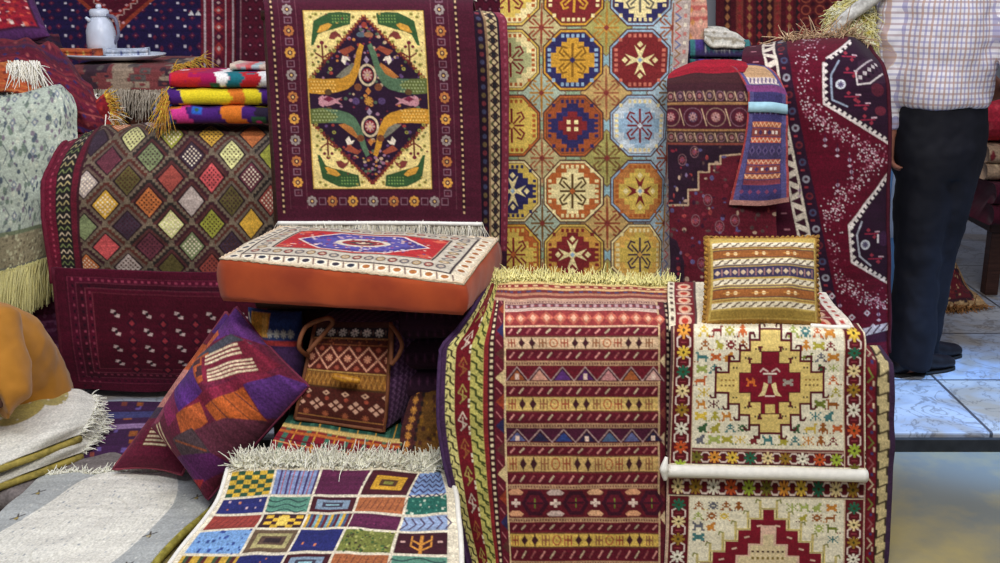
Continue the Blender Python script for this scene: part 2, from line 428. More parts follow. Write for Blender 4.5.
def pillow(name, corners, thick, cv, cvb, mat=None, parent=None, dens=1.0, pinch=0.06, pw=0.5, seed=1, n=None):
    """a stuffed cushion: corners A (top left), B (top right), C, D as 3-vectors; cvs are its two faces"""
    A, B, Cc, D = [np.array(c, float) for c in corners]
    n = n or max(24, int(cv.w * dens)); m = n if n else 0
    m = max(24, int(cv.h * dens))
    u = np.linspace(0, 1, n); v = np.linspace(0, 1, m); U, Vv = np.meshgrid(u, v)
    s, t = 2 * U - 1, 2 * Vv - 1
    s2 = s * (1 - pinch * (1 - t * t)); t2 = t * (1 - pinch * (1 - s * s))
    u2, v2 = ((s2 + 1) / 2)[..., None], ((t2 + 1) / 2)[..., None]
    base = (A * (1 - u2) + B * u2) * (1 - v2) + (D * (1 - u2) + Cc * u2) * v2
    nrm = np.cross(D - A, B - A); nrm /= np.linalg.norm(nrm)
    hgt = (np.clip(1 - s * s, 0, 1) * np.clip(1 - t * t, 0, 1)) ** pw * thick / 2
    hgt = hgt * (1 + .12 * fnoise(s.shape, (n / 5, m / 5), seed))
    Pf = base + nrm * hgt[..., None]; Pb = base - nrm * (hgt + .0005)[..., None]
    N = n * m; idx = np.arange(N).reshape(m, n)
    a, b, c, d = idx[:-1, :-1], idx[:-1, 1:], idx[1:, 1:], idx[1:, :-1]
    fr = np.stack([a, d, c, b], -1).reshape(-1, 4); bk = np.stack([a, b, c, d], -1).reshape(-1, 4) + N
    rim = np.concatenate([idx[0, :], idx[1:, -1], idx[-1, -2::-1], idx[-2:0:-1, 0]]); r2 = np.roll(rim, -1)
    rf = np.stack([rim, r2, r2 + N, rim + N], -1)
    col = np.concatenate([cv.sample(n, m).reshape(-1, 3), (cvb or cv).sample(n, m).reshape(-1, 3)])
    o = mk(name, np.concatenate([Pf.reshape(-1, 3), Pb.reshape(-1, 3)]), np.concatenate([fr, bk, rf]), mat or FLAT, parent, col)
    return o, Pf, Pb

# ================================================================== the setting
def mat_marble():
    m = bpy.data.materials.new('marble_slabs'); m.use_nodes = True
    nt = m.node_tree; b = nt.nodes['Principled BSDF']; L = nt.links.new
    tc = nt.nodes.new('ShaderNodeTexCoord')
    br = nt.nodes.new('ShaderNodeTexBrick'); br.offset = 0.0; br.squash = 1.0
    br.inputs['Scale'].default_value = 1.0; br.inputs['Brick Width'].default_value = 0.62; br.inputs['Row Height'].default_value = 0.55
    br.inputs['Mortar Size'].default_value = 0.006; br.inputs['Bias'].default_value = 0.0
    br.inputs['Color1'].default_value = (*lin((196, 206, 222)), 1); br.inputs['Color2'].default_value = (*lin((206, 202, 196)), 1)
    br.inputs['Mortar'].default_value = (*lin((88, 88, 92)), 1)
    mp = nt.nodes.new('ShaderNodeMapping'); mp.inputs['Location'].default_value = (0.25, 0.06, 0)
    L(tc.outputs['Object'], mp.inputs[0]); L(mp.outputs[0], br.inputs['Vector'])
    n = nt.nodes.new('ShaderNodeTexNoise'); n.inputs['Scale'].default_value = 2.6; n.inputs['Detail'].default_value = 9; n.inputs['Distortion'].default_value = 1.6
    L(mp.outputs[0], n.inputs['Vector'])
    r = nt.nodes.new('ShaderNodeValToRGB'); e = r.color_ramp.elements
    e[0].position = 0.40; e[0].color = (*lin((226, 230, 236)), 1); e[1].position = 0.62; e[1].color = (*lin((190, 168, 138)), 1)
    q = r.color_ramp.elements.new(0.5); q.color = (*lin((200, 208, 222)), 1)
    L(n.outputs[0], r.inputs[0])
    mx = nt.nodes.new('ShaderNodeMix'); mx.data_type = 'RGBA'; mx.blend_type = 'MULTIPLY'; mx.inputs[0].default_value = 0.75
    L(br.outputs['Color'], mx.inputs[6]); L(r.outputs[0], mx.inputs[7])
    v = nt.nodes.new('ShaderNodeTexNoise'); v.inputs['Scale'].default_value = 5.0; v.inputs['Detail'].default_value = 8; v.inputs['Distortion'].default_value = 2.6
    L(mp.outputs[0], v.inputs['Vector'])
    vr = nt.nodes.new('ShaderNodeValToRGB'); ve = vr.color_ramp.elements
    ve[0].position = 0.47; ve[0].color = (0, 0, 0, 1); ve[1].position = 0.53; ve[1].color = (0, 0, 0, 1)
    vq = ve.new(0.5); vq.color = (1, 1, 1, 1)
    L(v.outputs[0], vr.inputs[0])
    m2 = nt.nodes.new('ShaderNodeMix'); m2.data_type = 'RGBA'; m2.inputs[7].default_value = (*lin((92, 84, 80)), 1)
    mm = nt.nodes.new('ShaderNodeMath'); mm.operation = 'MULTIPLY'; mm.inputs[1].default_value = 0.6
    L(vr.outputs[0], mm.inputs[0]); L(mm.outputs[0], m2.inputs[0]); L(mx.outputs[2], m2.inputs[6])
    L(m2.outputs[2], b.inputs['Base Color'])
    b.inputs['Roughness'].default_value = 0.28; b.inputs['Specular IOR Level'].default_value = 0.5
    return m
MARBLE = mat_marble()
CONC = mat_plain('worn_concrete', (120, 124, 120), 0.8, 0.2, 1.7, 0.06, rgb2=(166, 152, 106))
_e = CONC.node_tree.nodes['Color Ramp'].color_ramp.elements; _e[0].position = .40; _e[1].position = .60; CONC.node_tree.nodes['Noise Texture'].inputs['Detail'].default_value = 9; CONC.node_tree.nodes['Noise Texture'].inputs['Roughness'].default_value = .62
EDGE = mat_plain('dark_step_edge', (44, 44, 46), 0.6, 0.2, 20)
WALLM = mat_plain('grey_plaster', (150, 152, 158), 0.85, 0.06, 6)
EDGE_Y = 3.495
label(rbox('floor', -4.2, 4.2, -1.2, 3.52, -0.12, 0.0, CONC, bev=.001), None, None, kind='structure')
label(rbox('floor_marble', -4.2, 4.2, EDGE_Y, 9.0, -0.12, 0.06, MARBLE, bev=.006), None, None, kind='structure')
label(rbox('trim_1', -4.2, 4.2, EDGE_Y - .02, EDGE_Y - .001, 0.0, 0.045, EDGE, bev=.003), None, None, kind='structure')
label(rbox('wall_back', -4.2, 1.65, 6.2, 6.3, 0.06, 3.6, WALLM, bev=.002), None, None, kind='structure')
label(rbox('wall_left', -4.3, -4.2, -1.2, 9.0, 0.0, 3.6, WALLM, bev=.002), None, None, kind='structure')
label(rbox('wall_far', 1.65, 4.2, 9.0, 9.1, 0.06, 3.6, WALLM, bev=.002), None, None, kind='structure')

# ================================================================== the low bench that carries the front rugs
def bench(lab, x0, x1, y0, y1, z0, z1, bar=True):
    t = thing('wooden_bench', ((x0 + x1) / 2, (y0 + y1) / 2, z0), lab, 'bench')
    rbox('bench_top', x0, x1, y0, y1, z1 - .04, z1, WOOD, t)
    for x in (x0 + .03, x1 - .07):
        for y in (y0 + .02, y1 - .06):
            rbox('leg', x, x + .04, y, y + .04, z0, z1 - .04, WOOD, t, .004)
    if bar: rbox('stretcher', x0 + .05, x1 - .05, (y0 + y1) / 2 - .015, (y0 + y1) / 2 + .015, z0 + .12, z0 + .17, WOOD, t, .004)
    return t
bench('dark wooden bench beneath the striped kilim and the animal kilims', 0.03, 0.89, 2.91, 3.06, 0.0, 0.58)
bench('dark wooden bench holding up the orange sided cushion', -0.70, -0.02, 3.14, 3.42, 0.0, 0.63, False)

RED = (120, 20, 34); MAR = (86, 22, 36); DRED = (70, 14, 26); CREAM = (228, 216, 178); INK = (40, 24, 26)
TAN = (196, 158, 104); GOLD = (206, 160, 62); ROSE = (206, 140, 126); OLIV = (122, 118, 44); GREEN = (40, 96, 66)

# ---------------------------------------------------------------- striped kilim (centre)
def paint_runner():
    c = Cv(258, 310, (104, 26, 38), 3, 436, 268)
    X0, X1 = 508, 656
    B = 580
    # left border bands
    c.rect(436, 268, 443, B, (66, 40, 74))
    c.rect(443, 268, 453, B, (214, 204, 130)); c.rect(453, 268, 471, B, (112, 22, 34)); c.rect(470, 268, 484, B, (190, 182, 100))
    c.rect(484, 268, 490, B, (132, 36, 40)); c.rect(489, 268, 496, B, (58, 22, 30)); c.rect(496, 268, 507, B, (96, 24, 40))
    for y in range(270, B, 13):
        c.line([(443.5, y), (448, y + 2), (448, y + 7), (452, y + 10)], 1.8, (60, 56, 40)); c.line([(445, y + 6), (443.6, y + 10)], 1.4, (60, 56, 40))
        c.line([(471, y), (476.5, y + 3), (476.5, y + 8), (483, y + 11)], 2.2, (66, 74, 34)); c.line([(479, y - 2), (483, y + 1)], 1.5, (66, 74, 34))
    for y in range(276, B, 27):
        k = [(206, 186, 168), (150, 90, 50), (170, 150, 80)][(y // 27) % 3]
        c.line([(457, y + 8), (462, y), (466, y + 7)], 1.5, k); c.line([(457, y + 8), (466, y + 12), (459, y + 18)], 1.5, k); c.line([(462, y + 5), (462, y + 15)], 1.2, k)
        c.rect(468, y + 14, 470, y + 18, (230, 220, 190)); c.rect(468, y + 20, 470, y + 23, (230, 220, 190))
    for y in range(270, B, 6): c.rect(491, y, 494, y + 3, (226, 206, 168))
    for k, y in enumerate(range(272, B, 24)):
        c.poly([(497, y + 10), (506, y + 2), (506, y + 18)], [(214, 190, 140), (146, 60, 40), (44, 40, 80), (90, 50, 44)][k % 4])
        c.line([(498, y - 4), (503, y + 2)], 1.2, (180, 110, 110))
    c.rect(506, 268, 508, B, (210, 184, 140)); c.rect(X1, 268, X1 + 1.6, B, (200, 170, 130))
    # right border
    c.rect(X1 + 1.6, 268, 664, B, (92, 24, 38)); c.rect(664, 268, 694, B, (40, 18, 26))
    for k, y in enumerate(range(276, B, 26)):
        c.poly([(663, y), (657.5, y + 7), (663, y + 14)], [(214, 190, 150), (90, 30, 44), (120, 60, 50)][k % 3])
    for y in range(270, B, 7): c.rect(665, y, 667.5, y + 3.5, (204, 180, 150))
    def ticks(y0, y1):
        c.rect(X0, y0, X1, y1, (92, 20, 36)); q = 0
        x = X0 + 4
        while x < X1 - 4:
            c.line([(x, y1 - 2.2), (x + 4, y0 + 2.2)], 1.6, [(206, 140, 130), (190, 170, 140), (150, 80, 80)][q % 3]); x += 9.2; q += 1
    def tan(y0, y1, a=(176, 140, 106), b=(96, 40, 46)):
        c.rect(X0, y0, X1, y1, a)
        x = X0
        while x < X1: c.rect(x, y0 + (y1 - y0) * .3, x + 1.2, y1 - (y1 - y0) * .3, b); x += 2.6
    def crosses(y0, y1, a):
        c.rect(X0, y0, X1, y1, (100, 60, 44)); c.rect(X0, y0 + 1.2, X1, y1 - 1.2, a); m = (y0 + y1) / 2; k = 0
        x = X0 + 6; h = (y1 - y0) / 2 - 2.5
        while x < X1 - 3:
            col = [(150, 70, 50), (64, 28, 36), (64, 28, 36), (140, 90, 60), (170, 96, 60)][k % 5]
            if k % 5 in (1, 2): c.dia(x, m, 3.4, h, col); c.rect(x - .6, m - h - .8, x + .6, m + h + .8, col)
            elif k % 5 == 4: c.ring(x, m, 4.2, h, 1.3, col); c.rect(x - .8, m - .8, x + .8, m + .8, col)
            else: c.rect(x - .8, m - h, x + .8, m + h, col); c.rect(x - 3.4, m - .8, x + 3.4, m + .8, col); c.rect(x - 3.6, m - h, x - 2.6, m + h, col); c.rect(x + 2.6, m - h, x + 3.6, m + h, col)
            x += 10.2; k += 1
    def tri(y0, y1, cols, bg):
        c.rect(X0, y0, X1, y1, bg); x = X0; k = 0
        while x < X1:
            c.poly([(x, y1), (x + 11, y0 + 1), (x + 22, y1)], (58, 20, 34)); c.poly([(x + 3, y1 - .6), (x + 11, y0 + 4), (x + 19, y1 - .6)], cols[k % len(cols)])
            c.line([(x, y1), (x + 11, y0 + 1.2), (x + 22, y1)], 1.1, (170, 140, 136))
            if k % 3 == 0:
                c.rect(x + 9, y0 + 8, x + 13, y1 - 1, (226, 196, 180))
            x += 22; k += 1
    def hexes(y0, y1):
        c.rect(X0, y0, X1, y1, (98, 24, 36)); m = (y0 + y1) / 2; x = X0 + 8; k = 0
        while x < X1 + 8:
            c.poly([(x + 6, m), (x + 13, y0 + 2), (x + 25, y0 + 2), (x + 32, m), (x + 25, y1 - 2), (x + 13, y1 - 2)], (60, 16, 34))
            c.poly([(x + 10, m), (x + 15, y0 + 6), (x + 23, y0 + 6), (x + 28, m), (x + 23, y1 - 6), (x + 15, y1 - 6)], (98, 24, 40))
            c.rect(x + 18.3, m - 5, x + 19.7, m + 5, (110, 130, 50)); c.rect(x + 11, m - 1, x + 27, m + .6, (60, 16, 34))
            for yy in (y0 + 3.5, y1 - 3.5): c.poly([(x - 8, yy), (x - 4, yy - 3), (x + 4, yy - 3), (x + 8, yy), (x + 6, yy + 2.5), (x - 6, yy + 2.5)], [(220, 160, 120), (206, 180, 170), (222, 170, 130)][k % 3])
            c.rect(x - 1.3, m - 4, x + 1.3, m + 4, (232, 206, 190)); c.rect(x - 4.5, m - 1.3, x + 4.5, m + 1.3, (232, 206, 190))
            x += 38; k += 1
    # the top, lying on the bench
    for k, (y0, y1, a) in enumerate([(268, 272, (206, 180, 120)), (272, 276, (140, 50, 46)), (276, 279, (200, 160, 110)), (279, 283, (118, 40, 44)), (283, 286, (190, 130, 100)), (286, 290, (132, 60, 54)), (290, 294, (190, 150, 126))]):
        c.rect(484, y0, 690, y1, a)
    for x in range(486, 668, 9): c.rect(x, 273, x + 4, 275, (222, 190, 140)); c.rect(x + 3, 280, x + 7, 282, (70, 70, 110))
    tan(294, 299, (182, 146, 126)); c.rect(X0, 299, X1, 306, (110, 60, 70))
    for x in range(X0, X1, 7): c.rect(x + 1, 300, x + 4, 305, (196, 160, 160)); c.rect(x + 4, 302, x + 6, 304, (150, 60, 60))
    c.rect(X0, 306, X1, 311, (204, 176, 160)); c.rect(X0, 311, X1, 327, (146, 56, 56))
    for x in range(X0, X1, 12): c.poly([(x, 319), (x + 6, 313), (x + 12, 319), (x + 6, 325)], (186, 100, 80)); c.poly([(x + 3, 319), (x + 6, 316), (x + 9, 319), (x + 6, 322)], (220, 170, 140))
    c.rect(X0, 325.5, X1, 327, (206, 170, 140))
    ticks(327, 335.5); crosses(336, 350, (214, 182, 146)); ticks(350.5, 360); tan(361, 366)
    tri(366, 381, [(150, 80, 44), (206, 150, 130), (92, 50, 116), (80, 36, 92), (190, 130, 130), (160, 90, 50), (206, 160, 150)], (104, 24, 38)); tan(381.5, 386)
    ticks(386.5, 396); crosses(396.5, 412, (206, 174, 104)); ticks(412.5, 422); tan(423, 428)
    tri(428, 442, [(92, 96, 140), (40, 36, 66), (44, 62, 120), (40, 30, 60), (70, 90, 120)], (72, 24, 48)); tan(442.5, 446)
    ticks(446.5, 455); crosses(455.5, 473, (202, 168, 106)); ticks(474, 484); tan(484.5, 489)
    hexes(489, 517); tan(517.5, 522); ticks(522.5, 531); crosses(532, 547, (206, 172, 84)); ticks(548, 559); tan(560, 564)
    tri(564, 577, [(150, 80, 44), (92, 50, 116), (206, 150, 130)], (104, 24, 38))
    c.abrash(.09); return c
rows = [(268, [(488, 283, 3.10), (506, 282, 3.10), (580, 282, 3.10), (660, 285, 3.11), (674, 285, 3.11)]),
        (290, [(480, 297, 2.98), (505, 298, 2.96), (580, 298, 2.96), (661, 299, 2.97), (674, 299, 2.98)]),
        (312, [(470, 314, 2.885), (505, 312, 2.85), (580, 312, 2.85), (663, 313, 2.86), (675, 313, 2.87)]),
        (328, [(458, 330, 2.85), (505, 328, 2.800), (580, 328, 2.800), (664, 328, 2.81), (676, 328, 2.82)]),
        (350, [(441, 351, 2.82), (506, 350, 2.775), (580, 350, 2.775), (664, 350, 2.785), (676, 350, 2.80)]),
        (410, [(439, 412, 2.79), (506, 410, 2.755), (581, 410, 2.745), (664, 410, 2.765), (676, 410, 2.785)]),
        (490, [(452, 493, 2.775), (508, 490, 2.735), (583, 490, 2.725), (664, 490, 2.745), (676, 490, 2.765)]),
        (572, [(472, 576, 2.73), (512, 573, 2.705), (584, 573, 2.70), (664, 573, 2.715), (676, 572, 2.735)])]
kil, P = cloth('striped_kilim', paint_runner(), rows, [436, 508, 580, 662, 676], 'red flat-woven kilim with rows of narrow patterned bands, hanging at the centre', 'kilim', 1.35, .006, FLAT, .004, 3)
tube('selvage', P[::10, 0] + np.array([-.002, 0, 0]), .0055, mat_plain('violet_edge', (70, 44, 84), .9, .2, 80), kil, 7, sub=1)
b, d = edge_pts(P, 'top', 1700, .006, 2); d = d / np.linalg.norm(d, axis=1, keepdims=True) + np.array([0, 0, .35])
strands('fringe', b, d, .042, LIME_Y, kil, .0022, .22, .05, seed=3)

# ---------------------------------------------------------------- white kilims with animals (front right)
BEASTS = [["#...#..", "##..##.", ".#####.", ".#####.", ".#...#.", "##...##"], ["..##...", ".####..", "..##...", ".####..", "######.", "#.##.#.", "..#..#."],
          ["......##", "......#.", ".######.", "#######.", ".#....#.", ".#....#."], ["#.##.#", ".####.", "##..##", ".####.", "#.##.#"], ["##...##", "#######", ".#####.", "#######", "##...##"],
          ["...#...", "..###..", ".#.#.#.", "..###..", ".#...#.", "##...##"], ["#..#..#", ".#.#.#.", "..###..", ".#.#.#.", "#..#..#"], [".##....", ".###...", "..####.", "..#####", "..####.", ".##.##."]]
BCOL = [(150, 88, 36), (60, 96, 60), (170, 160, 60), (90, 26, 40), (110, 120, 44), (196, 130, 52), (70, 120, 120), (120, 40, 44), (160, 170, 90), (196, 100, 50), (100, 100, 110), (210, 180, 70)]
STARC = [(222, 186, 70), (36, 100, 74), (228, 206, 150), (150, 116, 40), (232, 226, 206), (196, 84, 40), (160, 180, 60), (110, 104, 36), (222, 150, 60)]
def vborder(c, x0, x1, y0, y1, seed):
    c.rect(x0, y0, x1, y1, (206, 180, 150)); c.rect(x0 + 1.3, y0, x1 - 1, y1, (92, 22, 30))
    m = (x0 + x1) / 2; y = y0 + 9; k = seed
    while y < y1 + 10:
        c.star(m, y, 6.0, STARC[k % 9], (70, 60, 30))
        for s in (-1, 1): c.line([(m + s * 3, y + 4.2), (m + s * 6.4, y + 6), (m + s * 6.4, y + 13.5), (m + s * 3, y + 15)], 1.5, (222, 202, 190))
        c.rect(m - 3, y + 9.3, m + 3, y + 10.3, (150, 60, 70)); y += 19.5; k += 1
def hborder(c, x0, x1, y0, y1, seed):
    c.rect(x0, y0, x1, y1, (92, 22, 30)); c.rect(x0, y0, x1, y0 + 1, (190, 160, 140)); c.rect(x0, y1 - 1, x1, y1, (60, 40, 40)); m = (y0 + y1) / 2; x = x0 + 11; k = seed
    while x < x1 - 4:
        c.star(x, m, 5.6, STARC[k % 9], (70, 60, 30))
        for s in (-1, 1): c.line([(x + 4.6, m + s * 2.4), (x + 6.4, m + s * 5), (x + 11, m + s * 5), (x + 12.8, m + s * 2.4)], 1.3, (222, 202, 190))
        x += 17.6; k += 1
def beasts(c, x0, y0, x1, y1, keep, seed):
    q = random.Random(seed); y = y0 + 7
    while y < y1 - 4:
        x = x0 + 7 + q.uniform(0, 4)
        while x < x1 - 5:
            if not keep(x, y):
                st = q.choice(BEASTS); z = q.uniform(1.45, 1.75); col = q.choice(BCOL)
                c.stamp(st, x, y, z, z, {'#': col}, q.random() < .5)
                if q.random() < .6:
                    ox = q.choice((-7, 7)); c2 = q.choice(BCOL)
                    for d in (-1.6, 1.2): c.rect(x + ox * .9 + d, y + 4, x + ox * .9 + d + 1.5, y + 5.6, c2)
            x += q.uniform(12, 14.5)
        y += 12
def paint_animal_upper():
    c = Cv(200, 146, (230, 222, 196), 4, 668, 325)
    cx, cy = 769.5, 384.0; lv = [(10, 50), (20, 41.5), (30, 31.5), (41, 20.5), (54, 9.2)]
    keep = lambda x, y: any(abs(x - cx) < w + 8 and abs(y - cy) < h + 3 for w, h in lv)
    beasts(c, 692, 327, 846, 452, keep, 5)
    dk = (88, 20, 34); ye = (222, 196, 118)
    for w_, h in lv: c.rect(cx - w_ - 2.2, cy - h - 2.2, cx + w_ + 2.2, cy + h + 2.2, dk)
    for w_, h in lv:
        for sx in (-1, 1):
            for sy in (-1, 1):                # hooked bars standing on each step
                x = cx + sx * (w_ + 1.1); y = cy + sy * h
                c.rect(min(x - 1.4, x + 1.4), min(y, y + sy * 7), x + 1.4, max(y, y + sy * 7), dk)
                c.line([(x, y + sy * 6.2), (x - sx * 4, y + sy * 6.2), (x - sx * 5.4, y + sy * 3.6)] if sy < 0 else [(x, y + 6.2), (x + sx * 4, y + 6.2), (x + sx * 5.4, y + 3.6)], 1.9, dk)
    for w_, h in lv: c.rect(cx - w_, cy - h, cx + w_, cy + h, ye)
    inn = [(8.5, 31), (19, 19), (30.5, 9.5)]
    for w_, h in inn: c.rect(cx - w_ - 1, cy - h - 1, cx + w_ + 1, cy + h + 1, dk)
    for w_, h in inn: c.rect(cx - w_, cy - h, cx + w_, cy + h, (124, 20, 40))
    for sx in (-1, 1):
        for (w_, h) in inn[:2]:
            for sy in (-1, 1):
                x = cx + sx * (w_ + 2); y = cy + sy * h; c.rect(x - 1.2, min(y, y + sy * 5), x + 1.2, max(y, y + sy * 5), dk); c.rect(x - 2.4, y + sy * 5 - .9, x + 2.4, y + sy * 5 + .9, dk)
        for k in range(4): c.rect(cx + sx * (37 + 4 * k) - 1, cy - 3.6, cx + sx * (37 + 4 * k) + 1, cy - 1.8, (150, 110, 50)); c.rect(cx + sx * (37 + 4 * k) - 1, cy + 2, cx + sx * (37 + 4 * k) + 1, cy + 3.8, (120, 90, 50))
        for (x, y) in [(24, -25), (24, 25), (36, -15), (36, 15), (14, -34), (14, 34)]:
            for d in (-2, 1.2): c.rect(cx + sx * x + d, cy + y - 1, cx + sx * x + d + 1.8, cy + y + 1, (70, 60, 50))
    c.rect(cx - 5, cy + 22, cx + 5, cy + 31, ye)
    c.stamp(BEASTS[0], cx - 19, cy - .5, 1.5, 1.5, {'#': (220, 116, 50)}); c.stamp(BEASTS[4], cx + 18.5, cy, 1.5, 1.4, {'#': (160, 150, 140)})
    for sx in (-1, 1):
        c.poly([(cx + sx * 1.5, cy + 2), (cx + sx * 6, cy), (cx + sx * 8, cy + 9), (cx + sx * 12, cy + 14), (cx + sx * 5, cy + 13)], (228, 206, 150))
        c.line([(cx + sx * 2, cy - 11), (cx + sx * 7, cy - 14), (cx + sx * 10, cy - 11)], 1.7, (220, 190, 180))
    c.rect(cx - 7, cy - 9.5, cx + 7, cy - 8, (232, 220, 204)); c.rect(cx - 2, cy - 7, cx + 2, cy + 1, (150, 140, 134)); c.rect(cx - 5, cy + 13, cx + 5, cy + 14.6, (230, 200, 190))
    hborder(c, 668, 868, 453, 468, 6); c.rect(668, 451, 868, 453, (120, 60, 60))
    vborder(c, 670, 692, 325, 468, 8); vborder(c, 845, 867, 325, 468, 0); c.rect(668, 325, 670.4, 471, (90, 60, 60))
    c.abrash(.05); return c
rows = [(325, [(671, 318, 2.84), (770, 318, 2.84), (858, 324, 2.84)]), (332, [(671, 328, 2.765), (770, 328, 2.765), (864, 332, 2.765)]),
        (340, [(671, 338, 2.745), (770, 338.5, 2.745), (866, 342, 2.745)]), (352, [(671, 351, 2.735), (770, 351, 2.732), (866, 352, 2.735)]),
        (471, [(667, 466, 2.722), (770, 468.5, 2.715), (866, 471, 2.722)])]
ka, P = cloth('animal_kilim', paint_animal_upper(), rows, [668, 769, 868], 'upper white kilim woven with small animals, its rolled white end hanging free', 'kilim', 1.7, .006, FLAT, .002, 9)
EDGE_W = mat_plain('white_cotton_selvage', (236, 234, 226), 0.85, 0.05, 60, .2)
e = P[-1]; pts = [e[int(k)] + np.array([0, -.006, -.010]) for k in np.linspace(0, len(e) - 1, 9)]
tube('rolled_end', pts, .0165, EDGE_W, ka, 10)['label'] = 'white rolled cotton end'
tube('tied_tassel', [e[0] + np.array([-.004, -.01, .03]), e[0] + np.array([-.010, -.02, .0]), e[0] + np.array([-.006, -.02, -.03])], .012, EDGE_W, ka, 7, rr=[.004, .012, .005])
q = P[8]; tube('white_selvage', [q[int(k)] + np.array([0, 0, .003]) for k in np.linspace(len(q) * .72, len(q) * .93, 5)], .006, EDGE_W, ka, 8)

def paint_animal_lower():
    c = Cv(200, 110, (230, 222, 196), 4, 667, 468)
    cx = 768
    keep = lambda x, y: abs(x - cx) < (y - 492) + 12
    beasts(c, 690, 496, 846, 582, keep, 12)
    dk = (122, 22, 40)
    for k in range(7):
        y0 = 506 + 12.3 * k; w_ = 6.4 + 12.2 * k
        c.rect(cx - w_ - 3.2, y0 - 2, cx + w_ + 3.2, 582, (216, 196, 120)); c.rect(cx - w_ - 1.8, y0 - 1, cx + w_ + 1.8, 582, (110, 110, 66)); c.rect(cx - w_ - .9, y0 - .5, cx + w_ + .9, 582, (232, 214, 160))
        for sx in (-1, 1):
            x = cx + sx * (w_ + 2); c.rect(x - 1.4, y0 - 10, x + 1.4, y0, (200, 184, 120)); c.line([(x, y0 - 9.5), (x + sx * 3.4, y0 - 10.5), (x + sx * 4.4, y0 - 7)], 1.6, (140, 140, 84))
    for k in range(7):
        y0 = 506 + 12.3 * k; w_ = 5.6 + 12.2 * k; c.rect(cx - w_, y0, cx + w_, 582, dk)
    for k in range(4):
        y0 = 534 + 12.6 * k; w_ = 6.2 + 12.2 * k
        c.rect(cx - w_ - 1.5, y0 - 9, cx + w_ + 1.5, 582, (216, 180, 160)) if k == 0 else c.rect(cx - w_ - 1.5, y0 - 1, cx + w_ + 1.5, 582, (216, 180, 160))
        for sx in (-1, 1): c.line([(cx + sx * (w_ + 1), y0 - 9), (cx + sx * (w_ + 5), y0 - 8)], 2, (216, 180, 160))
    for k in range(4):
        y0 = 534 + 12.6 * k; w_ = 5.2 + 12.2 * k; c.rect(cx - w_, y0 + .6, cx + w_, 582, (218, 200, 160))
    for x in range(-3, 4): c.rect(cx + x * 5 - 1.2, 553, cx + x * 5 + 1.2, 555, (70, 40, 40)); c.rect(cx + x * 5 - 1.2, 560, cx + x * 5 + 1.2, 563, (130, 110, 50))
    hborder(c, 667, 868, 479, 493, 2); c.rect(667, 493, 868, 494.5, (206, 190, 160)); vborder(c, 668.5, 690, 494, 582, 1); vborder(c, 845, 866, 494, 582, 1)
    c.rect(667, 479, 668.6, 582, (190, 160, 140)); c.rect(865, 479, 868, 582, (190, 160, 140)); c.rect(667, 468, 868, 479, (90, 40, 40))
    c.abrash(.05); return c
rows = [(468, [(668, 452, 2.745), (768, 452, 2.745), (867, 455, 2.745)]), (480, [(667, 478, 2.737), (768, 480, 2.732), (866, 482, 2.737)]),
        (530, [(666, 528, 2.722), (768, 530, 2.717), (865, 532, 2.722)]), (578, [(664, 571, 2.708), (767, 573, 2.704), (864, 573.5, 2.708)])]
cloth('animal_kilim', paint_animal_lower(), rows, [667, 768, 868], 'lower white kilim with animals, its red stepped medallion cut off by the floor', 'kilim', 1.7, .006, FLAT, .002, 10)

# red rug whose cream hooked border shows at the right of the white kilims
def paint_under():
    c = Cv(240, 240, (112, 22, 36), 3, 656, 345)
    def bord(x0, x1, s):
        c.rect(x0, 345, x1, 585, (208, 190, 140)); y = 347
        while y < 585:
            c.line([(x0 + 1, y), (x0 + 1, y + 9), (x1 - 1, y + 4), (x1 - 1, y + 13)] if s > 0 else [(x1 - 1, y), (x1 - 1, y + 9), (x0 + 1, y + 4), (x0 + 1, y + 13)], 1.9, (66, 54, 36)); y += 19
    bord(878, 890, 1); c.rect(876, 345, 878, 585, (60, 20, 30)); c.rect(890, 345, 896, 585, (62, 40, 68))
    for k, y in enumerate(range(348, 585, 22)):
        c.line([(868, y), (873, y + 6), (868, y + 12)], 1.6, [(200, 180, 150), (120, 130, 60), (150, 90, 90)][k % 3]); c.rect(873, y + 10, 875, y + 15, (226, 200, 170)); c.rect(870, y + 16, 873, y + 19, (60, 60, 110))
    c.abrash(.08); return c
rows = [(345, [(682, 312, 2.95), (780, 312, 2.95), (864, 344, 2.95), (880, 346, 2.95)]), (362, [(682, 336, 2.80), (780, 337, 2.80), (868, 358, 2.80), (893, 362, 2.82)]),
        (374, [(682, 360, 2.762), (780, 362, 2.762), (868, 374, 2.765), (895, 378, 2.785)]), (460, [(682, 455, 2.745), (780, 457, 2.745), (869, 460, 2.745), (894, 463, 2.765)]),
        (585, [(682, 571, 2.722), (780, 572, 2.722), (867, 573, 2.722), (888, 571, 2.735)])]
cloth('wool_rug', paint_under(), rows, [656, 770, 868, 896], 'dark red rug beneath the white kilims, cream hooked border showing at the right', 'rug', 1.2, .010, WOOL, .003, 14)

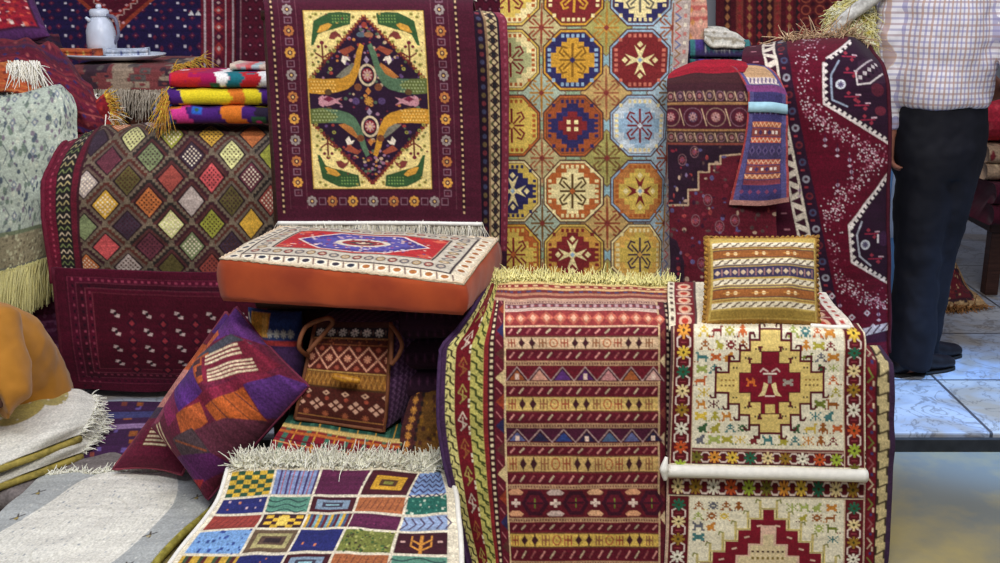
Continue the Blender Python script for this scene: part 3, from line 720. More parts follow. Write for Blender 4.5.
# cream flowered kilim lying flat under the gold cushion
def paint_flat():
    c = Cv(190, 52, (226, 214, 186), 3, 662, 278)
    for x0, x1 in ((670, 694), (812, 838)):
        c.rect(x0, 278, x1, 330, (120, 30, 40)); y = 281
        while y < 330:
            c.ell((x0 + x1) / 2, y + 4, 8, 4.2, (222, 180, 150)); c.ell((x0 + x1) / 2, y + 4, 4.5, 2.2, (186, 60, 44)); c.rect(x0 + 2, y + 8, x1 - 2, y + 9, (226, 200, 180)); y += 10
    c.rect(694, 278, 697, 330, (90, 60, 60)); c.rect(838, 278, 852, 330, (230, 220, 204))
    for y in range(280, 330, 7): c.rect(842, y, 846, y + 3, (180, 60, 54)); c.rect(664, y, 668, y + 3, (80, 50, 50))
    c.abrash(.06); return c
rows = [(278, [(668, 282, 3.10), (745, 282, 3.2), (826, 292, 3.14)]), (304, [(668, 299, 2.935), (748, 301, 2.935), (838, 308, 2.935)]), (320, [(669, 314, 2.845), (750, 315, 2.845), (848, 318, 2.845)]), (330, [(669, 328, 2.772), (750, 329, 2.772), (858, 333, 2.772)])]
cloth('wool_kilim', paint_flat(), rows, [662, 760, 852], 'cream kilim with red flowered edges lying flat under the gold cushion', 'kilim', 1.3, .010, FLAT, .002, 15)

# ---------------------------------------------------------------- gold striped cushion
def paint_gold():
    c = Cv(120, 98, (166, 124, 56), 4)
    def wave(y, h=6):
        c.rect(5, y, 115, y + h, (226, 214, 186)); x = 7
        while x < 113: c.line([(x, y + h - 1), (x + 3, y + h - 1.5), (x + 5.5, y + 1.5), (x + 8, y + 1)], 1.5, (84, 62, 50)); x += 9
    def brown(y, h=11):
        c.rect(5, y, 115, y + h, (146, 88, 44)); c.rect(5, y, 115, y + 1.2, (90, 64, 60)); c.rect(5, y + h - 1.2, 115, y + h, (90, 64, 60)); x = 24
        for x in (24, 54, 88):
            for d in (-4, 4): c.ell(x + d, y + h / 2, 2.2, 2, (234, 210, 160)); c.rect(x + d - 5, y + h / 2 - .5, x + d + 5, y + h / 2 + .5, (200, 140, 70))
    c.rect(3, 3, 117, 95, (188, 160, 84)); wave(9); c.rect(5, 15, 115, 17, (150, 108, 60)); brown(18); wave(30); c.rect(5, 36, 115, 38, (110, 90, 86))
    c.rect(5, 39, 115, 51, (60, 52, 84)); x = 9
    while x < 112: c.poly([(x, 42), (x + 3, 45), (x, 48), (x - 3, 45)], (206, 180, 150)); c.rect(x + 3.4, 41, x + 5, 49, (150, 110, 110)); x += 9
    wave(53); c.rect(5, 60, 115, 61.5, (110, 90, 86)); brown(63); c.rect(5, 75, 115, 76.5, (150, 110, 60)); wave(78); c.rect(5, 86, 115, 94, (150, 124, 58))
    c.abrash(.06); return c
cn = [at(706, 238, 2.925), at(817, 237, 2.925), at(819, 326, 2.80), at(704, 325, 2.80)]
sh = np.array([0, -.015, .02])
t = thing('throw_cushion', (cn[3] + cn[2]) / 2, 'small gold cushion with white wave stripes, sitting on the white kilim', 'cushion')
cvb = Cv(120, 98, (150, 110, 52), 2); cvb.abrash(.08)
o, Pf, Pb = pillow('cover', cn, .115, paint_gold(), cvb, FLAT, t, 1.5, .035, .42)
edge = np.concatenate([Pf[0, :], Pf[1:, -1], Pf[-1, -2::-1], Pf[-2:0:-1, 0]])
GOLDM = mat_plain('gold_braid', (176, 132, 52), .8, .3, 120, .4, rgb2=(110, 74, 34))
ln = np.linspace(0, len(edge) - 1, 460).astype(int); tw = np.arange(460)
rope = edge[ln]; cen = edge.mean(0); out = rope - cen; out /= np.linalg.norm(out, axis=1, keepdims=True)
rope = rope + out * .004 * np.sin(tw * 1.1)[:, None] + np.array([0, -.004, 0]) * np.cos(tw * 1.1)[:, None]
tube('braided_edge', rope, .0052, GOLDM, t, 6, sub=1)

# ================================================================== the hanging rugs in the middle
def rack(lab, x0, x1, y, z0, z1, r=.016):
    t = thing('hanging_rack', ((x0 + x1) / 2, y, z0), lab, 'rack')
    tube('rail', [(x0, y, z1), (x1, y, z1)], r, WOOD, t, 10, sub=1)
    for x in (x0 + .02, x1 - .02):
        tube('post', [(x, y, z0), (x, y, z1 - .01)], r, WOOD, t, 8, sub=1)
        rbox('foot', x - .02, x + .02, y - .12, y + .12, z0, z0 + .025, WOOD, t, .004)
    return t

# ---------------------------------------------------------------- peacock rug
def paint_peacock():
    c = Cv(226, 248, (74, 22, 40), 4, 261, -20)       # upright photo frame; the weave leans, so straight columns here
    L, R, T, B = 303.5, 431.5, 12, 192
    c.rect(261, -20, 487, 230, (70, 20, 38))
    mid = (L + R) / 2
    # guard dots, border rosettes
    for x in (268.5, 467.5):
        c.rect(x - 2, -20, x + 2, 216, (48, 16, 28))
        for y in range(-18, 218, 6): c.rect(x - 1, y, x + 1, y + 2.4, (206, 170, 128))
    def rosette(x, y, k):
        for a in range(8):
            c.ell(x + 4.1 * math.cos(a * .785), y + 4.1 * math.sin(a * .785), 1.7, 1.7, [(204, 146, 66), (150, 136, 130), (176, 110, 60)][k % 3])
        c.ell(x, y, 2.4, 2.4, (60, 30, 50)); c.ell(x, y, 1.2, 1.2, (220, 180, 110))
    for x in (285.5, 450):
        k = 0; y = -12
        while y < 206:
            rosette(x, y, k)
            c.frame(x - 4.2, y + 7.5, x + 4.2, y + 14.5, .9, (128, 92, 104)); c.rect(x - 1, y + 10, x + 1, y + 12, (110, 60, 70)); y += 22; k += 1
        c.rect(x - 9.5, -20, x - 9, 214, (110, 64, 74)); c.rect(x + 9, -20, x + 9.6, 214, (110, 64, 74))
    for k in range(7):
        x = 300 + k * 22.5; rosette(x, 206, k + 1); c.frame(x + 7.5, 202, x + 15.5, 210, .9, (128, 92, 104))
    c.rect(L - 3, T - 2, R + 3, B + 2, (60, 24, 34)); c.rect(L - 1, T - 1, R + 1, B + 1, (200, 160, 80)); c.rect(L, T, R, B, (226, 204, 132))
    dk = (40, 20, 42); ml = (110, 44, 40)
    cy = (T + B) / 2
    for y in np.arange(T, B, .25):
        f = 1 - abs(y - cy) / (cy - T - 1)
        w_ = np.floor((f * 88) / 2.6) * 2.6
        if w_ <= 0: continue
        x0, x1 = max(L, mid - w_), min(R, mid + w_)
        c.rect(x0, y, x1, y + .26, ml if x0 > L else dk)
        c.rect(max(L, mid - w_ + 5), y, min(R, mid + w_ - 5), y + .26, dk)
    for y in np.arange(T + 4, B - 4, 3.6):
        f = 1 - abs(y - cy) / (cy - T - 1); w_ = f * 88 - 2.4
        if mid - w_ > L + 1:
            for s in (-1, 1): c.rect(mid + s * w_ - .8, y, mid + s * w_ + .8, y + 1.4, (206, 150, 80))
    # small motifs scattered over the dark ground
    q = random.Random(4)
    for _ in range(230):
        y = q.uniform(T + 14, B - 14); f = 1 - abs(y - cy) / (cy - T); w_ = min(f * 88 - 9, 60)
        if w_ < 3: continue
        x = mid + q.uniform(-w_, w_); k = q.choice([(150, 60, 54), (96, 70, 110), (84, 100, 80), (180, 120, 60), (150, 110, 130), (110, 40, 60), (190, 160, 130)])
        r = q.uniform(.7, 1.7); c.ell(x, y, r * 1.3, r, k)
    P_ = lambda pts, col, fx, fy: c.poly([((2 * mid - x if fx else x), (2 * cy - y if fy else y)) for x, y in pts], col)
    E_ = lambda x, y, a, b, col, fx, fy: c.ell(2 * mid - x if fx else x, 2 * cy - y if fy else y, a, b, col)
    body = [(361.5, 44.5), (365.5, 47), (362, 58), (359, 72), (352, 85), (345, 90), (334, 93), (318, 95), (303.5, 94), (303.5, 79), (322, 80), (338, 79.5), (347, 75), (353.5, 66), (356.5, 55)]
    for fx in (0, 1):
        for fy in (0, 1):
            gold = fx == fy
            P_(body, (196, 140, 48) if gold else (84, 112, 84), fx, fy)
            if not gold: P_([(p[0], p[1]) for p in [(318, 95), (303.5, 94), (303.5, 79), (322, 80), (334, 86)]], (96, 106, 56), fx, fy)
            P_([(333, 78), (343, 70), (352, 64), (354, 66), (348, 75), (340, 79)], (120, 116, 100) if gold else (176, 112, 56), fx, fy)
            for i in range(8):
                for j in range(4): E_(306.5 + i * 3.4 + (j % 2) * 1.7, 82.5 + j * 3.2, .95, .75, (236, 196, 110) if gold else (160, 170, 120), fx, fy)
            P_([(340, 62), (342, 57), (347, 58), (350, 62), (346, 61), (344, 66)], (232, 218, 196), fx, fy)       # small white bird
            P_([(313, 99), (322, 97), (330, 99), (339, 106), (331, 104), (322, 103), (318, 108), (314, 106)], (186, 132, 140), fx, fy)
            P_([(318, 104), (324, 101), (330, 104), (324, 107)], (110, 36, 60), fx, fy)
            E_(324, 113 - 2, 4, 3, (90, 66, 40), fx, fy)
            P_([(338, 52), (352, 47), (356, 50), (344, 57)], (150, 74, 54), fx, fy)
            # green peacock in the cream corner
            P_([(308.5, 47), (311.5, 46.5), (317, 36), (324, 33), (333, 31), (346, 27), (352.5, 25.5), (354, 14), (342, 12.5), (330, 13.5), (320, 18), (313, 22), (311.5, 30)], (52, 84, 48), fx, fy)
            P_([(316, 34), (320, 27), (329, 24), (333, 26), (328, 31), (320, 34)], (206, 150, 60), fx, fy)
            for i in range(6):
                for j in range(3): E_(334 + i * 3.1, 16.5 + j * 3.2, .9, .8, (120, 150, 80), fx, fy)
            # plant and flowers
            x0, y0 = 320.5, 58
            P_([(x0 - 1, y0 - 13), (x0 + 1, y0 - 13), (x0 + 1, y0 + 8), (x0 - 1, y0 + 8)], (96, 44, 36), fx, fy)
            for s in (-1, 1):
                P_([(x0, y0), (x0 + s * 8, y0 - 5), (x0 + s * 8, y0 - 3), (x0, y0 + 2)], (110, 44, 40), fx, fy)
                E_(x0 + s * 8, y0 - 6, 1.7, 1.5, (110, 110, 60), fx, fy); E_(x0 + s * 4, y0 - 10, 1.8, 1.5, (110, 36, 50), fx, fy); E_(x0 + s * 5, y0 + 5, 1.6, 1.4, (80, 90, 56), fx, fy)
            E_(x0, y0 - 14, 2.5, 2, (110, 36, 50), fx, fy); E_(x0, y0 + 8, 2, 2, (60, 30, 30), fx, fy)
            P_([(328, 40), (331, 34), (336, 32), (341, 36), (343, 40), (338, 38), (334, 41)], (120, 56, 50), fx, fy)
            for (x, y) in [(309, 56), (310, 66), (314, 72), (310, 18), (316, 15), (309, 78), (356, 18), (338, 43), (333, 52), (346, 34), (328, 70)]:
                E_(x, y, 2.1, 1.7, (150, 150, 70), fx, fy); E_(x, y, .9, .8, (110, 50, 50), fx, fy)
    for _ in range(300):
        x, y = q.uniform(L + 2, R - 2), q.uniform(T + 2, B - 2); w_ = (1 - abs(y - cy) / (cy - T - 1)) * 88
        if abs(x - mid) > w_ + 3 and not (abs(abs(y - cy) - 66) < 20 and abs(abs(x - mid) - 36) < 22 and q.random() < .75):
            c.ell(x, y, q.uniform(.6, 1.5), q.uniform(.6, 1.3), q.choice([(150, 140, 70), (120, 50, 50), (90, 100, 60), (176, 150, 80), (110, 70, 60)]))
    # vases up the middle
    for y in (76, 2 * cy - 76):
        c.ring(mid, y, 9.5, 11, 2.2, (206, 186, 150)); c.ell(mid, y, 6, 6.5, (128, 36, 44)); c.star(mid, y, 4.6, (190, 150, 140), (220, 190, 120))
        c.dia(mid, y - 15, 3, 4, (160, 140, 160)); c.dia(mid, y + 16, 3, 4, (190, 120, 60)); c.ell(mid - 11, y + 12, 4, 3.6, (120, 70, 44)); c.ell(mid + 11, y + 12, 4, 3.6, (120, 70, 44))
    c.ell(mid, cy, 5, 4.5, (120, 70, 44)); c.star(mid, cy, 4, (190, 140, 60)); c.ell(mid - 14, cy, 4, 3.5, (80, 60, 100)); c.ell(mid + 14, cy, 4, 3.5, (80, 60, 100))
    c.ell(mid - 4, 36, 5, 2.6, (84, 100, 110)); c.ell(mid + 4, 36, 5, 2.6, (150, 100, 70)); c.ell(mid, 26, 3, 3, (150, 60, 50))
    c.abrash(.07); return c
dy = lambda t: (203.5 - t) / 203.5
# top lies back over the rack, then hangs; the rug leans to the right as it falls
def prow(y, dl, dr, Y, v=None, sag=0): return [(261 + dl, y, Y), (330 + dl * .7 + dr * .3, y + sag, Y - .004), (400 + dl * .4 + dr * .6, y + sag, Y - .004), (487 + dr, y + 1.0, Y)]
rows = [(-20, prow(7, 3, -11, 3.725)), (-9, prow(0, 2, -13, 3.675)), (-3, prow(-1.5, 2, -14, 3.62)), (4, prow(4, 2.5, -14, 3.58)), (20, prow(19, 4, -13, 3.56)), (110, prow(109, 10, -8, 3.535)), (228, prow(222, 17, -5, 3.50))]
pk, P = cloth('peacock_rug', paint_peacock(), rows, [261, 330, 400, 487], 'maroon rug with peacocks around a dark diamond on a cream field', 'rug', 1.5, .009, WOOL, .0025, 21)
fringe(P, 'bottom', 700, .035, pk, WHITE_Y, droop=.8, curl=.35, r=.0017)
pts = [P[-1][int(k)] + np.array([0, -.004, -.003]) for k in np.linspace(0, P.shape[1] - 1, 9)]
tube('selvage', pts, .0065, EDGE_W, pk, 8)
q = P[int(13 * 1.5)]; b = q[np.linspace(0, len(q) - 1, 260).astype(int)] + RS.normal(0, .004, (260, 3)) + np.array([0, .01, .004])
strands('top_fringe', b, np.tile([0, .4, .5], (260, 1)), .03, WHITE_Y, pk, .0017, .6, .4, seed=8)
rack('wooden rack the peacock rug hangs over', -.74, -.10, 3.66, 0.06, 1.385)

# ---------------------------------------------------------------- rug behind it
def paint_behind():
    c = Cv(130, 410, (60, 26, 46), 3, 385, 0)
    c.rect(470, 0, 486, 245, (40, 22, 40)); c.rect(484, 0, 487, 245, (150, 120, 90)); c.rect(487, 0, 501, 245, (206, 184, 140)); c.rect(501, 0, 504, 245, (40, 24, 40)); c.rect(504, 0, 515, 245, (128, 48, 66))
    for k, y in enumerate(range(-4, 245, 15)):
        c.line([(488, y), (500, y + 7.5), (488, y + 15)], 2, (60, 34, 40)); c.line([(500, y), (488, y + 7.5), (500, y + 15)], 2, (60, 34, 40))
        c.ell(494, y, 3.4, 3.2, (44, 40, 44)); c.ell(489.5, y + 7.5, 2, 2.2, (90, 90, 60))
    for y in range(0, 245, 8): c.ell(478, y, 3, 2.5, [(110, 90, 60), (120, 50, 60), (70, 70, 100)][(y // 8) % 3]); c.rect(509, y, 512, y + 3, (160, 84, 100))
    c.abrash(.08); return c
rows = [(0, [(425, 10, 3.83), (470, 10, 3.83), (500, 12, 3.83)]), (8, [(425, 13, 3.805), (470, 13, 3.80), (504, 15, 3.80)]), (18, [(426, 20, 3.79), (472, 20, 3.785), (507, 22, 3.785)]), (120, [(430, 120, 3.76), (478, 120, 3.755), (509, 121, 3.755)]), (245, [(434, 250, 3.70), (480, 250, 3.695), (507, 251, 3.695)]), (400, [(440, 394, 3.68), (480, 394, 3.68), (504, 394, 3.68)])]
cloth('wool_rug', paint_behind(), rows, [425, 470, 515], 'narrow cream zigzag border of a rug half hidden behind the peacock rug', 'rug', 1.2, .012, WOOL, .003, 23)

# ---------------------------------------------------------------- yellow octagon kilim
def paint_octa():
    c = Cv(196, 312, (150, 156, 124), 4, 497, -22)
    c.rect(497, -22, 692, 290, (140, 160, 128))
    c.rect(600, -22, 692, 290, (140, 172, 178))
    NB, MR, GD, LB, CR, OR, YE = (44, 40, 84), (118, 36, 38), (200, 148, 52), (144, 170, 190), (226, 208, 150), (168, 90, 44), (206, 176, 84)
    def hooks(x, y, r, col, c2):
        c.rect(x - 1.2, y - r, x + 1.2, y + r, col); c.rect(x - r * .8, y - 1.1, x + r * .8, y + 1.1, col)
        for sx in (-1, 1):
            for sy in (-1, 1):
                c.line([(x, y), (x + sx * r * .55, y + sy * r * .55)], 2.1, col)
                c.line([(x + sx * r * .5, y + sy * r * .2), (x + sx * r * .8, y + sy * r * .45), (x + sx * r * .62, y + sy * r * .78), (x + sx * r * .35, y + sy * r * .7)], 1.9, col)
        c.dia(x, y, 3, 3, c2)
    def octo(x, y, edge, ring, teeth, core, hook, kind):
        c.octa(x, y, 31.5, 31, (84, 50, 44), .57); c.octa(x, y, 30, 29.5, edge, .57); c.octa(x, y, 28.4, 27.8, (96, 60, 44), .57); c.octa(x, y, 27.6, 27, ring, .57)
        for a in range(-4, 5):                      # toothed band
            if abs(a) < 4:
                for s in (-1, 1):
                    c.rect(x + a * 5.2 - 1.5, y + s * 24 - 1.8, x + a * 5.2 + 1.5, y + s * 24 + 1.8, teeth) if abs(a) < 3 else None
                    c.rect(x + s * 24.3 - 1.8, y + a * 5 - 1.5, x + s * 24.3 + 1.8, y + a * 5 + 1.5, teeth) if abs(a) < 3 else None
                    if abs(a) in (3,):
                        c.rect(x + a * 6.6 - 1.7, y + s * 20 - 1.7, x + a * 6.6 + 1.7, y + s * 20 + 1.7, teeth)
        for w_, h in ((22.5, 7), (17, 13), (11.5, 18), (6, 22)): c.rect(x - w_, y - h, x + w_, y + h, core)
        if kind == 0: hooks(x, y, 17, hook, ring)
        elif kind == 1:
            for w_, h in ((15, 4.5), (10, 9), (5, 14)): c.rect(x - w_, y - h, x + w_, y + h, hook)
            for sx in (-1, 1):
                for sy in (-1, 1): c.rect(x + sx * 4 - 2, y + sy * 3.5 - 2, x + sx * 4 + 2, y + sy * 3.5 + 2, CR)
        else:
            for a, b in ((0, 1), (1, 0), (0, -1), (-1, 0)):
                c.poly([(x, y), (x + a * 15 + b * 6, y + b * 15 + a * 6), (x + a * 9, y + b * 9), (x + a * 15 - b * 6, y + b * 15 - a * 6)], hook)
                c.dia(x + a * 15.5, y + b * 15.5, 3, 3, CR)
            c.dia(x, y, 5, 5, CR); c.dia(x, y, 2.6, 2.6, LB)
    def loz(x, y, bgc, hc):
        c.dia(x, y, 27, 29, (120, 100, 76)); c.dia(x, y, 25.6, 27.4, bgc); hooks(x, y, 16, hc, (120, 50, 44))
        for s in (-1, 1): c.line([(x, y + s * 14), (x, y + s * 24)], 1.4, hc)
    ys = [-4, 60, 125, 189.5, 252]; xs = [506, 571.5, 640, 706]
    for i, x in enumerate(xs[:-1]):
        for k, y in enumerate([28, 92.5, 157, 221, 284]):
            xm = (x + xs[i + 1]) / 2
            loz(xm, y, [(180, 166, 118), (156, 148, 84), (160, 172, 150), (186, 154, 96)][(i + k * 2) % 4] if i < 2 else (156, 176, 184), [(138, 66, 44), (170, 120, 50), (150, 90, 60), (110, 80, 44)][(i + k) % 4])
    A = [(GD, MR, CR, MR, GD, 0), (GD, NB, LB, GD, (128, 90, 30), 0), (OR, (150, 76, 40), NB, NB, MR, 1), (CR, OR, CR, CR, (84, 60, 30), 0), (YE, (190, 140, 64), MR, MR, CR, 2)]
    for k, y in enumerate(ys): octo(571.5, y, *A[k])
    Bc = [(LB, NB, CR, CR, (96, 90, 80), 0), (LB, MR, (196, 110, 90), MR, CR, 2), (LB, (190, 200, 206), CR, LB, MR, 0), (LB, (186, 120, 64), OR, YE, MR, 2), (CR, (206, 160, 80), CR, YE, (70, 50, 64), 0)]
    for k, y in enumerate(ys): octo(640, y, *Bc[k])
    Cc = [(YE, CR, OR, YE, MR, 0), (YE, CR, OR, (170, 170, 120), MR, 0), (OR, YE, OR, YE, MR, 0), (CR, YE, NB, NB, CR, 2), (GD, OR, YE, YE, MR, 0)]
    for k, y in enumerate(ys): octo(506, y, *Cc[k])
    c.rect(674, -22, 690, 290, (176, 160, 152))
    for k, y in enumerate(range(-22, 290, 9)): c.line([(676, y), (681, y + 4), (676, y + 8)], 1.5, [(190, 90, 90), (100, 110, 150), (150, 110, 70)][k % 3]); c.rect(684, y, 687, y + 4, [(190, 120, 110), (210, 200, 180)][k % 2])
    c.abrash(.07, 1.6); return c
rows = [(-22, [(499, -23, 3.890), (575, -23, 3.890), (640, -23, 3.890), (692, -23, 3.890)]), (60, [(502, 60, 3.830), (572, 60, 3.815), (640, 60, 3.820), (688, 60, 3.850)]), (150, [(504, 151, 3.770), (572, 151, 3.755), (640, 151, 3.760), (680, 151, 3.790)]), (288, [(506, 291, 3.690), (572, 291, 3.675), (640, 291, 3.680), (672, 291, 3.710)])]
cloth('octagon_kilim', paint_octa(), rows, [497, 571, 640, 690], 'yellow and pale blue kilim with columns of stepped octagons, hanging upright', 'kilim', 1.6, .007, FLAT, .003, 25)
rack('wooden rack the yellow octagon kilim hangs from', .08, .56, 3.95, 0.06, 1.60)

# ---------------------------------------------------------------- orange sided floor cushion
def paint_seat():
    c = Cv(290, 190, (150, 40, 40), 3)
    W, H = 290, 190
    c.rect(0, 0, W, H, (206, 190, 164)); c.frame(0, 0, W, H, 3, (190, 176, 150))
    def cir(x, y, k): c.ell(x, y, 6.2, 6.2, (236, 226, 206)); c.ell(x, y, 4.4, 4.2, [(44, 46, 60), (50, 44, 56), (160, 100, 50)][k])
    c.frame(4, 4, W - 4, H - 4, 15, (214, 200, 174)); c.frame(19, 19, W - 19, H - 19, 3, (50, 34, 44)); 
    for k, x in enumerate(range(14, W - 8, 18)): cir(x, H - 11.5, 2 if x > 160 else k % 2); cir(x, 11.5, k % 2); c.line([(x + 7, H - 18), (x + 11, H - 5)], 1.5, (90, 50, 50))
    for k, y in enumerate(range(28, H - 24, 18)): cir(W - 11.5, y, 2); cir(11.5, y, k % 2)
    c.frame(22, 22, W - 22, H - 22, 26, (196, 186, 168)); 
    for k, x in enumerate(range(32, W - 24, 14)):
        for y in (34, H - 34): [c.ell(x, y, 5.6, 7, (70, 50, 54)), c.ell(x, y, 4.4, 5.8, [(150, 60, 56), (130, 124, 124), (176, 146, 100)][k % 3]), c.star(x, y, 3, (206, 186, 160), (80, 50, 60))]
    for k, y in enumerate(range(42, H - 40, 14)):
        for x in (34, W - 34): [c.ell(x, y, 7, 5.6, (70, 50, 54)), c.ell(x, y, 5.8, 4.4, [(130, 130, 126), (170, 146, 100), (146, 74, 64)][k % 3]), c.star(x, y, 3, (206, 186, 160), (80, 50, 60))]
    c.frame(47, 47, W - 47, H - 47, 2.5, (50, 34, 44)); c.rect(50, 50, W - 50, H - 50, (176, 40, 44))
    c.poly([(62, 95), (104, 54), (186, 54), (228, 95), (186, 136), (104, 136)], (220, 200, 190)); c.poly([(66, 95), (106, 57), (184, 57), (224, 95), (184, 133), (106, 133)], (64, 56, 130)); c.poly([(80, 95), (112, 64), (178, 64), (210, 95), (178, 126), (112, 126)], (88, 80, 156))
    c.speckle(80, 64, 210, 128, 90, 1.8, [(206, 196, 200), (170, 50, 60), (60, 50, 110), (180, 150, 170)], 3)
    c.ell(145, 95, 34, 18, (214, 200, 180)); c.ell(145, 95, 26, 12, (150, 44, 50)); c.dia(145, 95, 20, 9, (70, 60, 60)); c.dia(145, 95, 10, 5, (216, 190, 160))
    for x in (60, 230):
        for y in (60, 130): c.dia(x, y, 10, 8, (200, 90, 70))
    c.speckle(52, 52, 238, 138, 150, 1.5, [(226, 190, 170), (70, 60, 110), (120, 30, 44)], 8)
    c.abrash(.07); return c
zt = .772
A = atz(219, 259, zt); Bq = atz(464, 284, zt); Cq = atz(499, 239, zt); D = atz(279, 227, zt)
t = thing('floor_cushion', ((A + Cq) / 2 - np.array([0, 0, .13])), 'flat square floor cushion with orange velvet sides and a red medallion top', 'cushion')
ORG = mat_plain('orange_velvet', (176, 74, 30), .8, .12, 9, .1, sheen=.15, rgb2=(150, 56, 26))
def slab(A, Bq, Cq, D, th, mat, parent):
    n = 25; m = 17; k = 9
    V = []; 
    def inset(s, t_, z):           # bulging sides
        return (A * (1 - s) + Bq * s) * (1 - t_) + (D * (1 - s) + Cq * s) * t_ + np.array([0, 0, z])
    per = [(s, 0) for s in np.linspace(0, 1, n)] + [(1, s) for s in np.linspace(0, 1, m)[1:]] + [(s, 1) for s in np.linspace(1, 0, n)[1:]] + [(0, s) for s in np.linspace(1, 0, m)[1:-1]]
    cen = (A + Bq + Cq + D) / 4; rings = []
    for j in range(k):
        f = j / (k - 1); z = -th * f; b = 1 + .022 * math.sin(math.pi * f) - (.012 if f in (0, 1) else 0)
        ring = []
        for i, (s, q_) in enumerate(per):
            z = -th * f * (1.0 - .30 * s * (1 - q_) - .1 * s * q_)
            p = inset(s, q_, z); d = p - cen; d[2] = 0
            wv = 1 + .004 * math.sin(i * 1.7 + j * .8)
            ring.append(cen + d * b * wv + np.array([0, 0, z + (.004 * math.sin(i * .9) if 0 < j < k - 1 else 0) - .012 * math.sin(math.pi * s) * (f) * 0]))
        rings.append(ring)
    V = [p for r in rings for p in r]; N = len(per)
    Fs = [(j * N + i, (j + 1) * N + i, (j + 1) * N + (i + 1) % N, j * N + (i + 1) % N) for j in range(k - 1) for i in range(N)]
    Fs.append(tuple(range(N))); Fs.append(tuple(range((k - 1) * N, k * N))[::-1])
    return mk('velvet_side', np.array(V), Fs, mat, parent), rings
sd, rings = slab(A, Bq, Cq, D, .118, ORG, t); sd['label'] = 'orange velvet side and base'
nu, nv = 300, 190; U, Vv = np.meshgrid(np.linspace(0, 1, nu), np.linspace(1, 0, nv))
U3, V3 = U[..., None], Vv[..., None]
P = (A * (1 - U3) + Bq * U3) * (1 - V3) + (D * (1 - U3) + Cq * U3) * V3
P[..., 2] += .003 + .020 * (1 - (2 * U - 1) ** 4) * (1 - (2 * Vv - 1) ** 4) + fnoise(U.shape, (40, 40), 5) * .003
sheet('woven_top', P, paint_seat().sample(nu, nv), .004, FLAT, t)
pts = [np.array(p) + np.array([0, 0, .002]) for p in rings[0]] + [np.array(rings[0][0]) + np.array([0, 0, .002])]
pts = np.array(pts); tw = np.arange(len(pts) * 5)
tube('corded_edge', pchip(np.arange(len(pts)), pts, np.linspace(0, len(pts) - 1, 420)) + np.array([0, 0, 1])[None] * (.0012 * np.sin(np.arange(420) * 1.3))[:, None], .0028, mat_plain('cream_cord', (214, 190, 160), .9, .15, 150), t, 6, sub=1)

# ---------------------------------------------------------------- brown woven saddle bag
def paint_bag():
    c = Cv(84, 110, (92, 44, 30), 5)
    c.rect(0, 0, 84, 110, (84, 38, 28)); c.rect(0, 0, 84, 6, (70, 40, 34)); c.rect(0, 6, 84, 17, (36, 30, 40))
    for x in range(8, 84, 13): c.star(x, 11.5, 4, (200, 190, 180), (60, 50, 60)); c.rect(x + 6, 9, x + 7, 14, (120, 90, 80))
    c.rect(0, 17, 84, 18.5, (170, 120, 70)); c.rect(0, 24, 84, 25, (150, 90, 50))
    c.speckle(0, 18, 84, 25, 60, .8, [(150, 80, 50), (60, 30, 40)], 2)
    c.rect(0, 25, 84, 53, (86, 32, 26))
    for x in range(4, 96, 20):
        for t_ in np.linspace(0, 1, 9):
            for sx in (-1, 1):
                for sy in (-1, 1): c.rect(x + sx * 10 * t_ - .9, 39 + sy * 12 * (1 - t_) - .9, x + sx * 10 * t_ + .9, 39 + sy * 12 * (1 - t_) + .9, (222, 160, 130))
        c.star(x, 39, 3.5, (206, 140, 110)); c.star(x + 10, 29, 2.4, (160, 80, 60)); c.star(x + 10, 49, 2.4, (160, 80, 60))
    c.rect(0, 53, 84, 54.5, (190, 150, 80)); c.rect(0, 55, 84, 70, (140, 94, 40)); 
    for x in range(2, 84, 5): c.line([(x, 56), (x + 4, 69)], 1.1, (104, 66, 34)); c.line([(x + 4, 56), (x, 69)], 1.1, (170, 122, 60))
    c.rect(0, 70, 84, 72, (80, 50, 30)); c.rect(0, 72, 84, 110, (76, 32, 26))
    for x in range(8, 90, 19):
        c.dia(x, 77, 4, 3, (214, 170, 140)); c.dia(x, 77, 1.6, 1.3, (80, 40, 40))
    for x in range(0, 90, 19):
        for d in ((0, -4), (0, 4), (-4.5, 0), (4.5, 0)): c.dia(x + d[0], 90 + d[1], 3, 2.8, (206, 160, 136))
        c.star(x + 9.5, 83, 2, (170, 80, 60)); c.star(x + 9.5, 100, 3, (160, 90, 60))
    c.rect(0, 103, 84, 104.5, (160, 110, 60)); c.abrash(.09); return c
def paint_net():
    c = Cv(60, 110, (62, 34, 66), 4)
    for y in range(0, 110, 6):
        for x in range(0, 60, 6): c.line([(x, y), (x + 3, y + 3), (x, y + 6)], 1, (116, 84, 120)); c.rect(x + 3.6, y + 1, x + 5, y + 3, (36, 22, 44))
    c.abrash(.1); return c
TL, TR, BR, BL = at(316, 322, 3.06), at(391, 322, 3.02), at(384, 431, 2.965), at(295, 418, 2.985)
t = thing('saddle_bag', (BL + BR) / 2, 'brown woven bag with a gold clasp and shoulder strap, standing under the orange cushion', 'bag')
nrm = np.cross(BL - TL, TR - TL); nrm /= np.linalg.norm(nrm)
nu, nv = 110, 150; U, Vv = np.meshgrid(np.linspace(0, 1, nu), np.linspace(0, 1, nv)); U3, V3 = U[..., None], Vv[..., None]
P = (TL * (1 - U3) + TR * U3) * (1 - V3) + (BL * (1 - U3) + BR * U3) * V3
P = P + nrm * (.022 * (1 - (2 * U - 1) ** 2) * (1 - (2 * Vv - 1) ** 4))[..., None]
fp = sheet('front_panel', P, paint_bag().sample(nu, nv), .004, FLAT, t)
back = np.array([.055, .19, .0])
